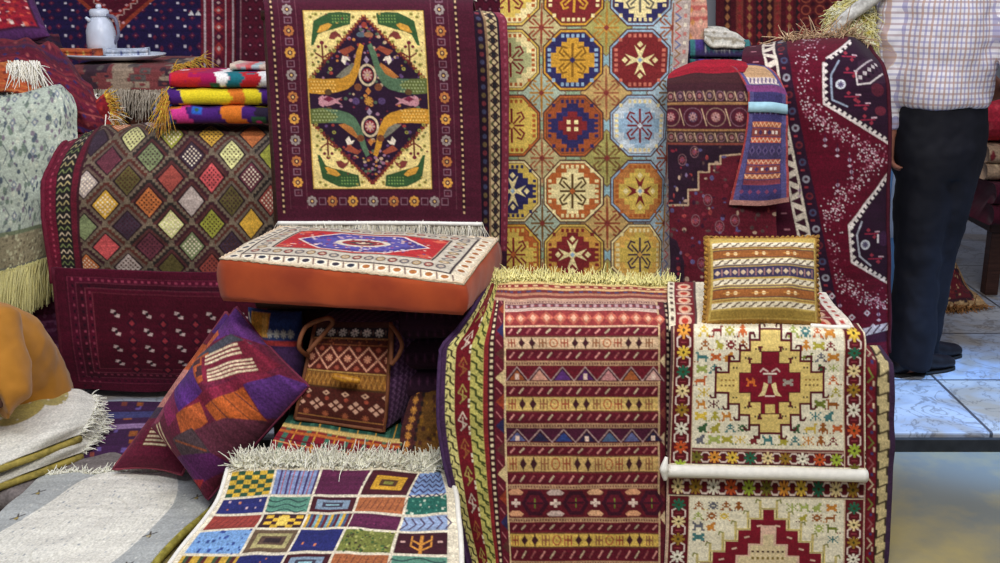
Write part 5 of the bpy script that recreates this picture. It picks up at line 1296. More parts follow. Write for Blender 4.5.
def lathe(name, prof, cx, cy, z, mat, parent=None, n=28, sx=1., sy=1., sz=1.):
    v, f = loft_vf([((cx, cy, z + h * sz), r * sx, r * sy) for r, h in prof], n); return mk(name, np.array(v), f, mat, parent)
label(lathe('serving_tray', [(.01, .018), (.17, .018), (.205, .03), (.212, .032), (.208, .026), (.17, .012), (.01, .012)], tx - .03, 4.68, cz + .022, STEEL, sy=.62), 'pale oval tray on the chest beneath the white jug', 'tray')
jx = at(102, 45, 4.74)[0]; jz = cz + .044
t = thing('jug', (jx, 4.74, jz), 'white enamel jug with a lid standing on the tray', 'jug')
lathe('body', [(.05, 0), (.068, .006), (.072, .05), (.070, .10), (.058, .135), (.044, .152), (.040, .160)], jx, 4.74, jz, STEEL, t, sx=.82, sy=.82, sz=.95)
ld = lathe('lid', [(.044, .160), (.047, .164), (.047, .182), (.040, .190), (.012, .193)], jx, 4.74, jz, STEEL, t, sx=.82, sy=.82, sz=.95)
lathe('knob', [(.006, .190), (.012, .196), (.010, .206), (.002, .208)], jx, 4.74, jz - .008, STEEL, ld, 14)
tube('handle', [np.array([jx + .030, 4.73, jz + .158]), np.array([jx + .068, 4.72, jz + .145]), np.array([jx + .078, 4.72, jz + .09]), np.array([jx + .054, 4.73, jz + .045])], .007, mat_plain('grey_handle', (110, 110, 130), .4), t, 8)
tube('spout', [np.array([jx - .030, 4.71, jz + .135]), np.array([jx - .042, 4.70, jz + .150])], .010, STEEL, t, 8, rr=[.010, .005])
for k, (px, col, lab_) in enumerate([(74, (190, 90, 50), 'small orange folded cloth on the tray left of the jug'), (128, (186, 196, 210), 'pale crumpled cloth on the tray right of the jug')]):
    cvk = plain_cv(col, 20 + k, [(206, 170, 90), (150, 50, 60)] if k == 0 else [(90, 100, 150), (220, 224, 230)], 60, 40)
    xa = at(px, 62, 4.62)[0]; folded('folded_napkin', cvk, xa - .07, xa + .09, 4.585, .1, cz + .047, .032, lab_, 'cloth', ang=.2 if k else -.1, seed=k)

# ---------------------------------------------------------------- carpets on the back wall
def paint_blue():
    c = Cv(300, 150, (36, 26, 66), 3, -40, -20)
    for r, y in enumerate(np.arange(-18, 130, 10.5)):
        for k, x in enumerate(np.arange(-40 + (r % 2) * 7, 206, 14)):
            if (r + k) % 2 == 0: c.rect(x - 1.2, y - 1.4, x + 1.2, y + 1.4, (216, 206, 214)); c.dia(x + 5, y + 2, 2.2, 3, (110, 36, 60))
            else: c.dia(x, y, 3.2, 3.6, (86, 28, 60)); c.rect(x - .6, y - .6, x + .6, y + .6, (190, 110, 110))
    cx = 115
    for col, o in (((150, 62, 44), 0), ((92, 24, 36), 5), ((150, 44, 40), 15), ((84, 22, 40), 18)):
        c.poly([(cx - 62 + o, -20), (cx + 62 - o, -20), (cx + 4 - o * .1, 52 - o * 1.35), (cx - 4 + o * .1, 52 - o * 1.35)], col)
    for t_ in np.arange(0, 1, .14):
        for s in (-1, 1):
            x, y = cx + s * (46 - 46 * t_), -18 + 58 * t_; c.line([(x, y), (x - s * 5, y), (x - s * 5, y + 7)], 1.3, (190, 150, 140)); c.dia(x - s * 9, y + 2, 2, 2, (206, 150, 150))
    c.poly([(cx - 20, -20), (cx + 20, -20), (cx, 9)], (200, 190, 196)); c.poly([(cx - 16, -20), (cx + 16, -20), (cx, 4)], (60, 50, 90))
    c.rect(cx - 2.5, 46, cx + 3, 60, (130, 44, 44))
    c.rect(200, -20, 235, 130, (110, 30, 46)); 
    for x in (203, 211, 224, 231): c.rect(x, -20, x + 1.5, 130, (200, 180, 180))
    for k, y in enumerate(range(-20, 130, 11)): c.dia(217.5, y, 5, 6, [(170, 60, 60), (80, 26, 50)][k % 2]); c.dia(217.5, y, 2, 2.5, (206, 170, 160))
    for x, y in ((190, 78), (197, 28), (190, 28)): c.poly([(x, y - 4), (x + 3, y + 3), (x - 3, y + 3)], (210, 204, 200))
    c.abrash(.1); return c
def hang(Y, xl, xr, y0, y1, w0, w1, h0, h1, wv=.012, dens=1):
    return [(h0, [(xl, y0, Y), ((xl + xr) / 2, y0, Y), (xr, y0, Y)]), ((h0 + h1) / 2, [(xl, (y0 + y1) / 2, Y - .02), ((xl + xr) / 2, (y0 + y1) / 2, Y - .015), (xr, (y0 + y1) / 2, Y - .02)]), (h1, [(xl, y1, Y - .03), ((xl + xr) / 2, y1, Y - .03), (xr, y1, Y - .03)])], [w0, (w0 + w1) / 2, w1]
rws, us = hang(5.6, -40, 236, -60, 130, -40, 235, -20, 130)
rws[0] = (-20, [at(px, -20, 5.6) for px in (-40, 98, 236)])
cloth('medallion_carpet', paint_blue(), rws, us, 'dark blue carpet dotted with white, red medallion point, hung at the rear left', 'carpet', 1.3, .010, WOOL, .008, 51)
def paint_maroon():
    c = Cv(272, 150, (82, 20, 38), 3, 236, -20)
    for y in range(-18, 130, 9):
        for x in range(246, 508, 10): c.dia(x + (y // 9 % 2) * 4, y, 3, 3.4, (54, 14, 30)); c.rect(x + (y // 9 % 2) * 4 - .8, y - .6, x + (y // 9 % 2) * 4 + .8, y + .6, (200, 140, 150))
    c.rect(236, -20, 240, 130, (60, 20, 40)); c.rect(240, -20, 241, 130, (150, 110, 110)); c.abrash(.1); return c
rws, us = hang(5.5, 236, 506, -20, 130, 236, 506, -20, 130)
cloth('hanging_carpet', paint_maroon(), rws, us, 'plain maroon carpet with tiny white flecks hung between blue carpet and peacock rug', 'carpet', 1.2, .010, WOOL, .006, 53)
def rail(lab, xa, xb, Y, z):
    t = thing('wall_rail', ((xa + xb) / 2, Y, z), lab, 'rail')
    tube('rod', [(xa, Y, z), (xb, Y, z)], .015, WOOD, t, 8, sub=1)
    for x in (xa + .1, xb - .1): tube('bracket', [(x, Y, z), (x, 6.21, z)], .012, WOOD, t, 6, sub=1)
rail('wooden rail on the back wall the blue medallion carpet hangs from', at(-40, -20, 5.62)[0], at(506, -20, 5.62)[0], 5.62, at(100, -21, 5.62)[2])

# ---------------------------------------------------------------- heap of carpets at the far left
TB = at(40, 100, 4.28)
t = thing('low_table', (-2.05, 4.48, .06), 'dark wooden table under the heap of maroon carpets at far left', 'table')
rbox('table_top', -2.6, -1.68, 4.16, 4.8, .94, .98, WOOD, t, .008)
for x in (-2.58, -1.74):
    for y in (4.18, 4.74): rbox('leg', x, x + .05, y, y + .05, .06, .94, WOOD, t, .004)
def paint_green():
    c = Cv(110, 240, (190, 200, 182), 3, -20, 70)
    q = random.Random(3)
    for _ in range(520):
        x, y = q.uniform(-18, 88), q.uniform(72, 235); k = q.choice([(120, 136, 120), (90, 100, 110), (206, 212, 190), (150, 160, 150), (130, 120, 130)]); r = q.uniform(.8, 2)
        c.ell(x, y, r, r * q.uniform(1, 2.4), k)
    for x in range(-14, 84, 20):
        for y in range(84, 226, 30): c.line([(x, y), (x + 5, y + 9), (x, y + 20)], 1, (110, 120, 120)); c.dia(x + 10, y + 10, 3, 5, (130, 140, 150)); c.dia(x + 10, y + 10, 1.4, 2.4, (206, 206, 190))
    c.rect(-20, 228, 90, 232, (120, 130, 100)); c.rect(-20, 232, 90, 262, (150, 140, 110)); c.speckle(-20, 232, 90, 262, 260, 1.2, [(190, 186, 150), (110, 100, 80), (160, 150, 120)], 6); c.rect(-20, 262, 90, 310, (196, 192, 150)); c.rect(-20, 262, 90, 264, (110, 110, 100))
    c.abrash(.06); return c
rows = [(70, [(-20, 92, 4.33), (20, 88, 4.33), (58, 80, 4.33), (66, 84, 4.33)]), (84, [(-20, 98, 4.14), (20, 92, 4.14), (60, 86, 4.14), (72, 96, 4.16)]), (104, [(-22, 112, 4.08), (20, 106, 4.08), (62, 104, 4.08), (77, 114, 4.12)]),
        (190, [(-24, 196, 4.04), (20, 190, 4.01), (52, 184, 4.02), (78, 182, 4.08)]), (266, [(-26, 278, 4.02), (14, 270, 3.98), (36, 263, 3.99), (54, 256, 4.04)])]
gr, P = cloth('floral_rug', paint_green(), rows, [-20, 22, 62, 90], 'pale green flowered rug with cream fringe draped over the far left table', 'rug', 1.3, .009, WOOL, .006, 55)
fringe(P, 'bottom', 1500, .10, gr, LIME_Y, droop=.5, curl=.10, r=.0034, jitter=.004)
def heap(name, lab, cat, cols, rows, us, seed, mat=WOOL, fr=None, dens=1.1, wob=.012, cell=(16, 16)):
    c = Cv(us[-1] - us[0] + 2, rows[-1][0] - rows[0][0] + 2, cols[0], 3, us[0], rows[0][0]); q = random.Random(seed)
    for y in range(int(rows[0][0]), int(rows[-1][0]), 9):
        c.rect(us[0], y, us[-1] + 2, y + q.uniform(2, 5), q.choice(cols))
        for x in range(int(us[0]), int(us[-1]), 10): c.dia(x + q.uniform(-2, 2), y + 4, 2.6, 2.6, q.choice(cols[1:]))
    c.abrash(.1); o, P = cloth(name, c, rows, us, lab, cat, dens, .012, mat, wob, seed, cell); return o, P
o, P = heap('heaped_carpet', 'crumpled maroon and blue carpet spilling off the heap beside the chest', 'carpet', [(96, 26, 46), (70, 30, 60), (150, 70, 70), (56, 40, 90), (120, 40, 50)],
            [(0, [(-24, 42, 4.48), (20, 40, 4.48), (56, 46, 4.46), (74, 62, 4.48)]), (16, [(-24, 54, 4.36), (20, 50, 4.34), (60, 62, 4.32), (84, 78, 4.38)]), (40, [(-24, 68, 4.28), (22, 66, 4.26), (66, 80, 4.22), (96, 96, 4.28)]), (66, [(-24, 84, 4.25), (24, 86, 4.21), (74, 104, 4.16), (106, 114, 4.23)]), (96, [(-24, 100, 4.25), (30, 110, 4.19), (84, 134, 4.165), (110, 136, 4.23)])], [0, 44, 90, 130], 61)
fringe(P, 'right', 160, .06, o, WHITE_Y, droop=.6, curl=.5, r=.003, lo=.4)
o, P = heap('heaped_carpet', 'rust orange blanket with white knotted fringe between maroon carpet and floral rug', 'blanket', [(176, 84, 48), (190, 110, 60), (130, 50, 40)],
            [(0, [(-24, 60, 4.25), (6, 60, 4.23), (36, 70, 4.23)]), (20, [(-24, 78, 4.18), (6, 78, 4.16), (40, 86, 4.16)]), (40, [(-24, 92, 4.16), (8, 92, 4.14), (44, 98, 4.15)])], [0, 30, 60], 63)
b = np.array([at(px, py, 4.2) for px, py in zip(RS.uniform(6, 40, 150), RS.uniform(60, 70, 150))])
strands('white_fringe', b, np.tile([.3, -.5, -.7], (150, 1)), .07, WHITE_Y, o, .0032, .35, .6, seed=9)
o, P = heap('heaped_carpet', 'red carpet edge with yellow tassels hanging at the end of the maroon heap', 'carpet', [(120, 24, 34), (160, 50, 40), (90, 24, 50)],
            [(0, [(72, 110, 4.24), (92, 102, 4.24), (104, 92, 4.26)]), (20, [(74, 126, 4.21), (96, 118, 4.2), (110, 112, 4.23)]), (44, [(78, 146, 4.22), (96, 144, 4.21), (112, 140, 4.23)])], [0, 20, 40], 65)
fringe(P, 'right', 130, .05, o, YM, droop=.5, curl=.5, r=.003)
def paint_redc():
    c = Cv(70, 60, (150, 30, 44), 3); c.frame(0, 0, 70, 60, 5, (84, 44, 90)); c.frame(5, 5, 65, 55, 2, (60, 26, 50)); c.speckle(8, 8, 62, 52, 46, 1.7, [(222, 160, 150), (206, 90, 70), (90, 20, 50), (226, 206, 190)], 3); c.speckle(8, 8, 62, 52, 30, 2.4, [(190, 60, 50), (120, 20, 44)], 5); c.abrash(.1); return c
cn = [at(-34, 8, 4.7), at(32, -8, 4.74), at(50, 36, 4.54), at(-22, 48, 4.5)]
t = thing('red_cushion', cn[3], 'bright red speckled cushion with violet edge on top of the maroon heap', 'cushion')
pillow('cover', cn, .13, paint_redc(), PLUM, WOOL, t, 1.2, .03, .45, 3)
o, P = heap('heaped_carpet', 'dark carpet folded behind the maroon heap, next to the blue medallion carpet', 'carpet', [(60, 24, 44), (110, 50, 60), (40, 24, 50)],
            [(0, [(-30, 26, 4.9), (20, 22, 4.9), (58, 36, 4.9)]), (30, [(-30, 44, 4.72), (24, 40, 4.7), (68, 58, 4.7)]), (60, [(-30, 66, 4.58), (30, 66, 4.56), (76, 84, 4.56)])], [0, 40, 90], 67)
# maroon carpets hanging below the floral rug
o, P = heap('hanging_carpet', 'purple maroon carpet hanging behind the seated person beneath the floral rug', 'carpet', [(84, 30, 60), (70, 24, 44), (110, 60, 90)],
            [(0, [(-30, 236, 4.09), (20, 232, 4.08), (60, 226, 4.09)]), (70, [(-30, 306, 4.07), (20, 304, 4.05), (64, 300, 4.07)]), (150, [(-30, 374, 4.05), (20, 374, 4.03), (70, 374, 4.05)])], [0, 45, 90], 69, wob=.008, cell=(40, 20))

# ---------------------------------------------------------------- white felt rugs on the floor
def paint_felt(seed):
    c = Cv(260, 190, (176, 180, 178), 3)
    c.ell(128, 100, 92, 120, (232, 230, 218)); 
    for k in range(7): c.ring(128, 100, 88 - k * 11, 114 - k * 13, 1.6, (222, 220, 206))
    q = random.Random(seed)
    for (x, y) in [(30, 66), (22, 120), (236, 40), (226, 96), (236, 140), (24, 30)]:
        c.line([(x - 6, y + 3), (x, y), (x + 5, y - 4)], 1.8, (60, 56, 60)); c.line([(x - 3, y - 4), (x + 3, y + 4)], 1.8, (70, 60, 50)); c.dia(x, y + 2, 3, 2, (170, 150, 80))
    c.speckle(0, 0, 260, 190, 400, 1, [(196, 198, 192), (160, 166, 170), (214, 214, 206)], seed)
    c.abrash(.05); return c
FELT = mat_dye('felted_wool', bump=.45, scale=90, sheen=.1)
def frow(v, l, r, zz): return (v, [atz(l[0], l[1], zz), atz((l[0] * .6 + r[0] * .4), (l[1] * .6 + r[1] * .4) - 1, zz + .006), atz(r[0], r[1], zz)])
rows = [frow(0, (40, 474), (236, 474), .075), frow(40, (14, 500), (216, 498), .08), frow(90, (-28, 532), (182, 530), .08), frow(140, (-80, 568), (148, 566), .078), frow(190, (-130, 610), (130, 606), .07)]
fe, P = cloth('felt_rug', paint_felt(3), rows, [0, 104, 260], 'thick white felt rug with grey border lying flat at the front left', 'rug', 1.2, .026, FELT, .006, 71, (30, 30))
fringe(P, 'top', 520, .03, fe, FRG, droop=.2, curl=.5, r=.003)
e = P[:, -1]; tube('selvage', e[::8] + np.array([.002, 0, -.014]), .012, mat_plain('olive_edge', (150, 140, 60), .9, .3, 60), fe, 7, sub=1)
folded('felt_rug', plain_cv((150, 138, 90), 31, [(170, 160, 110), (110, 100, 60)]), -1.25, -.72, 2.46, .58, 0.002, .044, 'olive folded rug under the flat white felt rug', 'rug', layers=1, seed=4)
# folded pair of white felts with olive underside
def paint_felt2():
    c = Cv(140, 90, (222, 220, 208), 3); c.ell(54, 22, 24, 26, (170, 154, 84)); c.ell(84, 10, 16, 16, (170, 158, 96)); c.ell(0, 70, 50, 30, (176, 178, 172)); c.speckle(0, 0, 140, 90, 160, 1, [(206, 206, 196), (232, 230, 220)], 3); c.abrash(.05); return c
def frow2(v, pts, zz): return (v, [atz(px, py, z) for (px, py), z in zip(pts, zz)])
def fold_pair(name, dz, sc, lab):
    rows = [frow2(0, [(-60, 392 + sc), (30, 388 + sc), (76, 388 + sc), (92 + sc * .4, 396 + sc)], [.19 - dz, .20 - dz, .19 - dz, .165 - dz]),
            frow2(34, [(-66, 418 + sc), (20, 412 + sc), (72, 410 + sc), (95 + sc * .3, 410 + sc)], [.19 - dz, .20 - dz, .195 - dz, .165 - dz]),
            frow2(62, [(-76, 452 + sc), (0, 442 + sc), (50, 434 + sc), (88 + sc * .2, 424 + sc)], [.18 - dz, .19 - dz, .185 - dz, .155 - dz]),
            frow2(88, [(-84, 486 + sc), (-22, 470 + sc), (34, 452 + sc), (80 + sc * .1, 434 + sc)], [.16 - dz, .16 - dz, .155 - dz, .14 - dz])]
    o, P = cloth(name, paint_felt2(), rows, [0, 60, 110, 140], lab, 'rug', 1.2, .02, FELT, .006, 73, (24, 24))
    tube('selvage', P[-1][::8] + np.array([0, .004, -.016]), .011, mat_plain('olive_underside', (160, 144, 70), .9, .3, 60), o, 7, sub=1)
    fringe(P, 'right', 160, .03, o, FRG, droop=.3, curl=.5, r=.0028); return o
fold_pair('felt_rug', .0, 0, 'upper white felt rug with olive patch, folded beside the seated person')
fold_pair('felt_rug', .055, 18, 'lower white felt rug under the one with the olive patch')
folded('felt_rug', plain_cv((120, 112, 110), 33), -1.75, -1.14, 3.02, .5, 0.002, .068, 'grey folded rug at the bottom of the white felt pile', 'rug', layers=1, seed=6)
# dark patterned carpet on the floor between
def paint_floor():
    c = Cv(160, 100, (60, 30, 66), 3); c.speckle(0, 0, 160, 100, 160, 3, [(90, 40, 90), (120, 60, 50), (44, 26, 60), (150, 84, 40), (100, 80, 140)], 4); c.rect(0, 14, 160, 22, (70, 70, 120)); c.rect(0, 30, 160, 36, (150, 120, 160)); c.abrash(.1); return c
rows = [frow2(0, [(60, 404), (130, 402), (250, 402)], [.085] * 3), frow2(45, [(56, 438), (120, 436), (230, 434)], [.082] * 3), frow2(100, [(50, 484), (110, 482), (200, 482)], [.046] * 3)]
cloth('floor_carpet', paint_floor(), rows, [0, 70, 160], 'dark violet patterned carpet on the floor behind the plum cushion', 'carpet', 1.2, .012, WOOL, .004, 75)

# ================================================================== right side: draped carpets on the rear stand
RX0, RX1 = .64, 1.19
t = thing('display_stand', ((RX0 + RX1) / 2, 4.05, .06), 'dark wooden stand under the carpets draped at the right rear', 'stand')
rbox('stand_top', RX0, RX1, 3.80, 4.34, 1.10, 1.14, WOOD, t, .008)
for x in (RX0 + .01, RX1 - .07):
    for y in (3.82, 4.27): rbox('leg', x, x + .05, y, y + .05, .06, 1.10, WOOD, t, .004)
rbox('stretcher', RX0 + .06, RX1 - .07, 4.04, 4.07, .3, .34, WOOD, t, .004)

def paint_zig():
    c = Cv(176, 348, (92, 10, 34), 4, 716, 20)
    q = random.Random(2)
    c.rect(716, 20, 760, 368, (60, 14, 34))
    # left: dark strip, cream zigzag band (leaning), dark strip with rosettes
    bx = lambda y: 766 + (y - 40) * .19
    for y in np.arange(20, 368, .5):
        x = bx(y); c.rect(x - 40, y, x - 6, y + .6, (70, 16, 36)); c.rect(x - 6, y, x + 7.5, y + .6, (222, 208, 190)); c.rect(x + 7.5, y, x + 20, y + .6, (44, 18, 40))
    for k, y in enumerate(np.arange(20, 368, 11)):
        x = bx(y); x2 = bx(y + 11); c.poly([(x - 3.6, y + 1), (x + 6.4, y + 5.5), (x2 - 3.6, y + 10)], (60, 24, 40)) if k % 2 else c.poly([(x + 5, y + 1), (x - 4.6, y + 5.5), (x2 + 5, y + 10)], (60, 24, 40))
    for k, y in enumerate(np.arange(26, 368, 17)):
        x = bx(y) + 14; c.ell(x, y, 3.8, 3.8, [(150, 146, 156), (104, 36, 46), (70, 70, 100)][k % 3]); c.ell(x, y, 1.8, 1.8, (60, 24, 44)); c.rect(x - 2, y + 7, x + 2, y + 9, (150, 50, 60))
        c.rect(bx(y) - 18, y, bx(y) - 12, y + 1.5, (170, 110, 120))
    # medallion outline on the right
    out = [(832, 20), (826, 52), (822, 62), (824, 100), (886, 142), (896, 148), (896, 172), (884, 178), (846, 226), (851, 268), (886, 290), (900, 296), (900, 368), (905, 20)]
    top = [(850, 20), (846, 40), (826, 56), (822, 66), (824, 104), (892, 146), (892, 20)]
    bot = [(892, 172), (849, 226), (852, 264), (892, 288)]
    for P_ in (top, bot):
        c.poly(P_, (42, 16, 38))
    def stair(a, b, n, w_):
        c.line([a, b], 2.2, (220, 206, 200))
        for i in range(n):
            t_ = (i + .5) / n; x, y = a[0] + (b[0] - a[0]) * t_, a[1] + (b[1] - a[1]) * t_; c.dia(x + 2.0, y - 1.4 if w_ > 0 else y + 1.4, 2.4, 2.4, (226, 214, 206))
    stair((850, 38), (826, 57), 5, -1); stair((823, 62), (825, 104), 6, 1); stair((825, 104), (892, 146), 13, 1); stair((892, 172), (849, 226), 12, -1); stair((849, 226), (852, 264), 5, 1); stair((852, 264), (892, 288), 8, 1)
    c.line([(838, 60), (831, 74), (833, 100), (848, 107)], 1.8, (150, 160, 180)); c.line([(862, 222), (857, 236), (860, 258), (872, 268)], 1.8, (170, 170, 180))
    for (x, y) in ((841, 84), (866, 246)): c.ell(x, y, 5, 5, (206, 206, 212)); c.star(x, y, 3, (90, 80, 110))
    for (x, y) in ((848, 54), (850, 71), (852, 96), (862, 105), (872, 234), (876, 260), (868, 120)):
        c.rect(x - 7, y, x + 8, y + 1.6, (150, 40, 66)); c.dia(x - 3, y - 3, 2.4, 2.4, (150, 50, 66)); c.dia(x + 4, y + 4, 2.4, 2.4, (150, 50, 66)); c.rect(x + 4, y - 2, x + 10, y - .6, (206, 170, 180))
    c.poly([(858, 60), (878, 48), (890, 50), (890, 78), (866, 84), (858, 80)], (56, 30, 50)); c.line([(856, 70), (858, 84), (872, 81), (888, 66)], 1.8, (206, 194, 192)); c.line([(856, 70), (878, 50)], 1.6, (190, 176, 180))
    for (x, y) in ((861, 76), (866, 71), (871, 66), (876, 61), (881, 56)): c.rect(x - 2, y - 2, x + 2, y + 2, (196, 184, 184)); c.rect(x + 3, y + 1, x + 6, y + 4, (30, 14, 34))
    c.ell(880, 88, 7, 8, (84, 28, 44)); c.ell(882, 112, 6, 5, (100, 34, 50)); c.ell(886, 240, 6, 8, (60, 30, 60)); c.line([(880, 236), (880, 244)], 2, (220, 210, 210))
    # white speckle following the red field
    def inside(x, y): 
        if x < bx(y) + 23 or x > 890: return False
        for P_ in (top, bot):
            n = len(P_); k = False
            for i in range(n):
                (x0, y0), (x1, y1) = P_[i], P_[(i + 1) % n]
                if (y0 > y) != (y1 > y) and x < (x1 - x0) * (y - y0) / (y1 - y0) + x0: k = not k
            if k: return False
        return True
    def band(pts, wd, n):
        for _ in range(n):
            i = q.randrange(len(pts) - 1); t_ = q.random(); x = pts[i][0] * (1 - t_) + pts[i + 1][0] * t_ + q.gauss(0, wd) * (1.6 if q.random() < .4 else .9); y = pts[i][1] * (1 - t_) + pts[i + 1][1] * t_ + q.gauss(0, 3)
            if inside(x, y): c.rect(x - .6, y - .6, x + .7, y + .7, q.choice([(206, 176, 184), (180, 120, 136), (220, 204, 204), (150, 70, 90)]))
    band([(806, 24), (805, 100), (822, 125), (872, 150), (876, 165), (838, 205), (822, 226), (828, 275), (860, 300), (888, 310)], 6.5, 1050)
    for (x, y) in ((826, 140), (838, 150), (850, 160), (852, 172), (838, 185), (800, 190), (800, 250), (812, 290), (880, 320), (840, 310)):
        c.dia(x, y, 2, 3, (190, 160, 180)); c.rect(x - .6, y - 6, x + .6, y + 6, (60, 20, 50)); c.dia(x, y + 6, 2.4, 1.6, (206, 180, 190))
    for (x, y) in ((852, 322), (874, 333), (868, 318), (832, 300)): c.dia(x, y, 3.6, 3.6, (206, 190, 196)); c.dia(x, y, 1.6, 1.6, (120, 30, 50))
    c.rect(836, 336, 892, 350, (60, 20, 44)); c.line([(836, 343), (892, 333)], 8, (206, 196, 200)); 
    for x in range(838, 892, 9): c.line([(x, 346 - (x - 838) * .18), (x + 7, 338 - (x - 838) * .18)], 1.6, (70, 30, 56))
    c.rect(836, 352, 892, 368, (96, 16, 40)); c.abrash(.08); return c
rows = [(20, [(746, 46, 4.10), (790, 40, 4.12), (848, 34, 4.12), (868, 42, 4.10)]), (34, [(744, 49, 3.95), (786, 44, 3.96), (850, 38, 3.96), (874, 54, 3.95)]), (52, [(742, 57, 3.82), (784, 55, 3.82), (850, 54, 3.82), (882, 66, 3.84)]),
        (90, [(740, 92, 3.765), (783, 91, 3.755), (850, 90, 3.755), (888, 92, 3.79)]), (200, [(740, 200, 3.74), (784, 200, 3.725), (850, 200, 3.725), (888, 200, 3.765)]), (368, [(742, 356, 3.72), (786, 358, 3.71), (850, 360, 3.71), (889, 358, 3.75)])]
zg, P = cloth('zigzag_carpet', paint_zig(), rows, [740, 784, 850, 891], 'crimson carpet with white speckles and stepped dark medallions, draped next to the man', 'carpet', 1.4, .010, WOOL, .005, 81)
tube('bound_edge', P[::10, -1] + np.array([.002, 0, 0]), .007, mat_plain('dark_red_edge', (70, 10, 30), .9, .2, 80), zg, 7, sub=1)
b = np.array([at(px, 42 - (px - 780) * .06 + (px > 850) * 4, 4.05) for px in RS.uniform(778, 862, 260)]); strands('fringe', b + RS.normal(0, .012, b.shape), np.tile([-.2, -.6, .5], (260, 1)), .06, mat_plain('beige_fringe', (206, 176, 140), .9, .25, 80), zg, .003, .8, .3, seed=12)

def paint_floralm():
    c = Cv(120, 282, (66, 24, 34), 4, 660, 52)
    c.rect(660, 52, 780, 72, (150, 20, 40)); c.rect(660, 72, 780, 84, (64, 30, 34)); c.rect(660, 84, 780, 90, (60, 26, 34))
    q = random.Random(8)
    def scroll(y0, y1, bgc, step):
        c.rect(660, y0, 780, y1, bgc); m = (y0 + y1) / 2; h = (y1 - y0) / 2
        for k, x in enumerate(np.arange(664, 780, step)):
            c.ring(x, m, step * .42, h * .8, 1.0, [(136, 106, 92), (116, 80, 90)][k % 2]); c.ell(x, m, step * .2, h * .42, [(120, 40, 54), (84, 66, 90), (130, 84, 76)][k % 3]); c.star(x, m, step * .16, (160, 120, 116), (70, 30, 44))
            c.line([(x + step * .4, m - h * .7), (x + step * .6, m + h * .7)], 1.2, (180, 150, 120))
    scroll(90, 102, (58, 30, 36), 11); c.rect(660, 102, 780, 104.5, (150, 110, 70)); scroll(105, 129, (70, 24, 38), 25); c.rect(660, 129, 780, 131, (150, 110, 70)); scroll(131.5, 143, (60, 40, 36), 11); c.rect(660, 143, 780, 145, (120, 60, 50))
    c.rect(660, 145, 780, 334, (44, 24, 40)); c.poly([(660, 205), (682, 205), (682, 190), (694, 190), (694, 172), (706, 172), (706, 164), (718, 164), (718, 156), (780, 150), (780, 334), (676, 334), (676, 260), (668, 240), (660, 236)], (92, 24, 38))
    c.line([(660, 205), (682, 205), (682, 190), (694, 190), (694, 172), (706, 172), (706, 164), (718, 164), (718, 156), (740, 154)], 1.8, (190, 160, 130))
    for _ in range(260):
        x, y = q.uniform(662, 780), q.uniform(147, 334); c.ell(x, y, q.uniform(.8, 3), q.uniform(.8, 2.6), q.choice([(150, 60, 60), (90, 80, 120), (60, 20, 40), (180, 150, 130), (130, 40, 56), (84, 60, 60), (120, 100, 130)]))
    for x, y in ((690, 220), (704, 200), (716, 226), (696, 262), (720, 262), (732, 220), (676, 160), (690, 152), (728, 250)):
        c.ring(x, y, 5, 6, 1.0, (120, 84, 90)); c.star(x, y, 3, (140, 70, 80), (90, 70, 110))
    c.abrash(.09); return c
rows = [(52, [(674, 69, 3.81), (706, 60, 3.81), (738, 60, 3.81), (758, 66, 3.80)]), (64, [(668, 75, 3.755), (702, 67, 3.755), (740, 67, 3.755), (764, 72, 3.75)]), (80, [(667, 82, 3.70), (702, 79, 3.69), (740, 79, 3.69), (768, 82, 3.70)]), (96, [(667, 97, 3.66), (704, 96, 3.645), (742, 96, 3.645), (772, 97, 3.66)]),
        (200, [(669, 200, 3.61), (706, 200, 3.60), (744, 200, 3.60), (776, 200, 3.62)]), (334, [(672, 336, 3.57), (708, 337, 3.56), (745, 337, 3.56), (778, 336, 3.58)])]
cloth('floral_carpet', paint_floralm(), rows, [660, 702, 742, 780], 'maroon flowered carpet with scroll borders hanging behind the blue banded runner', 'carpet', 1.5, .012, WOOL, .004, 83)

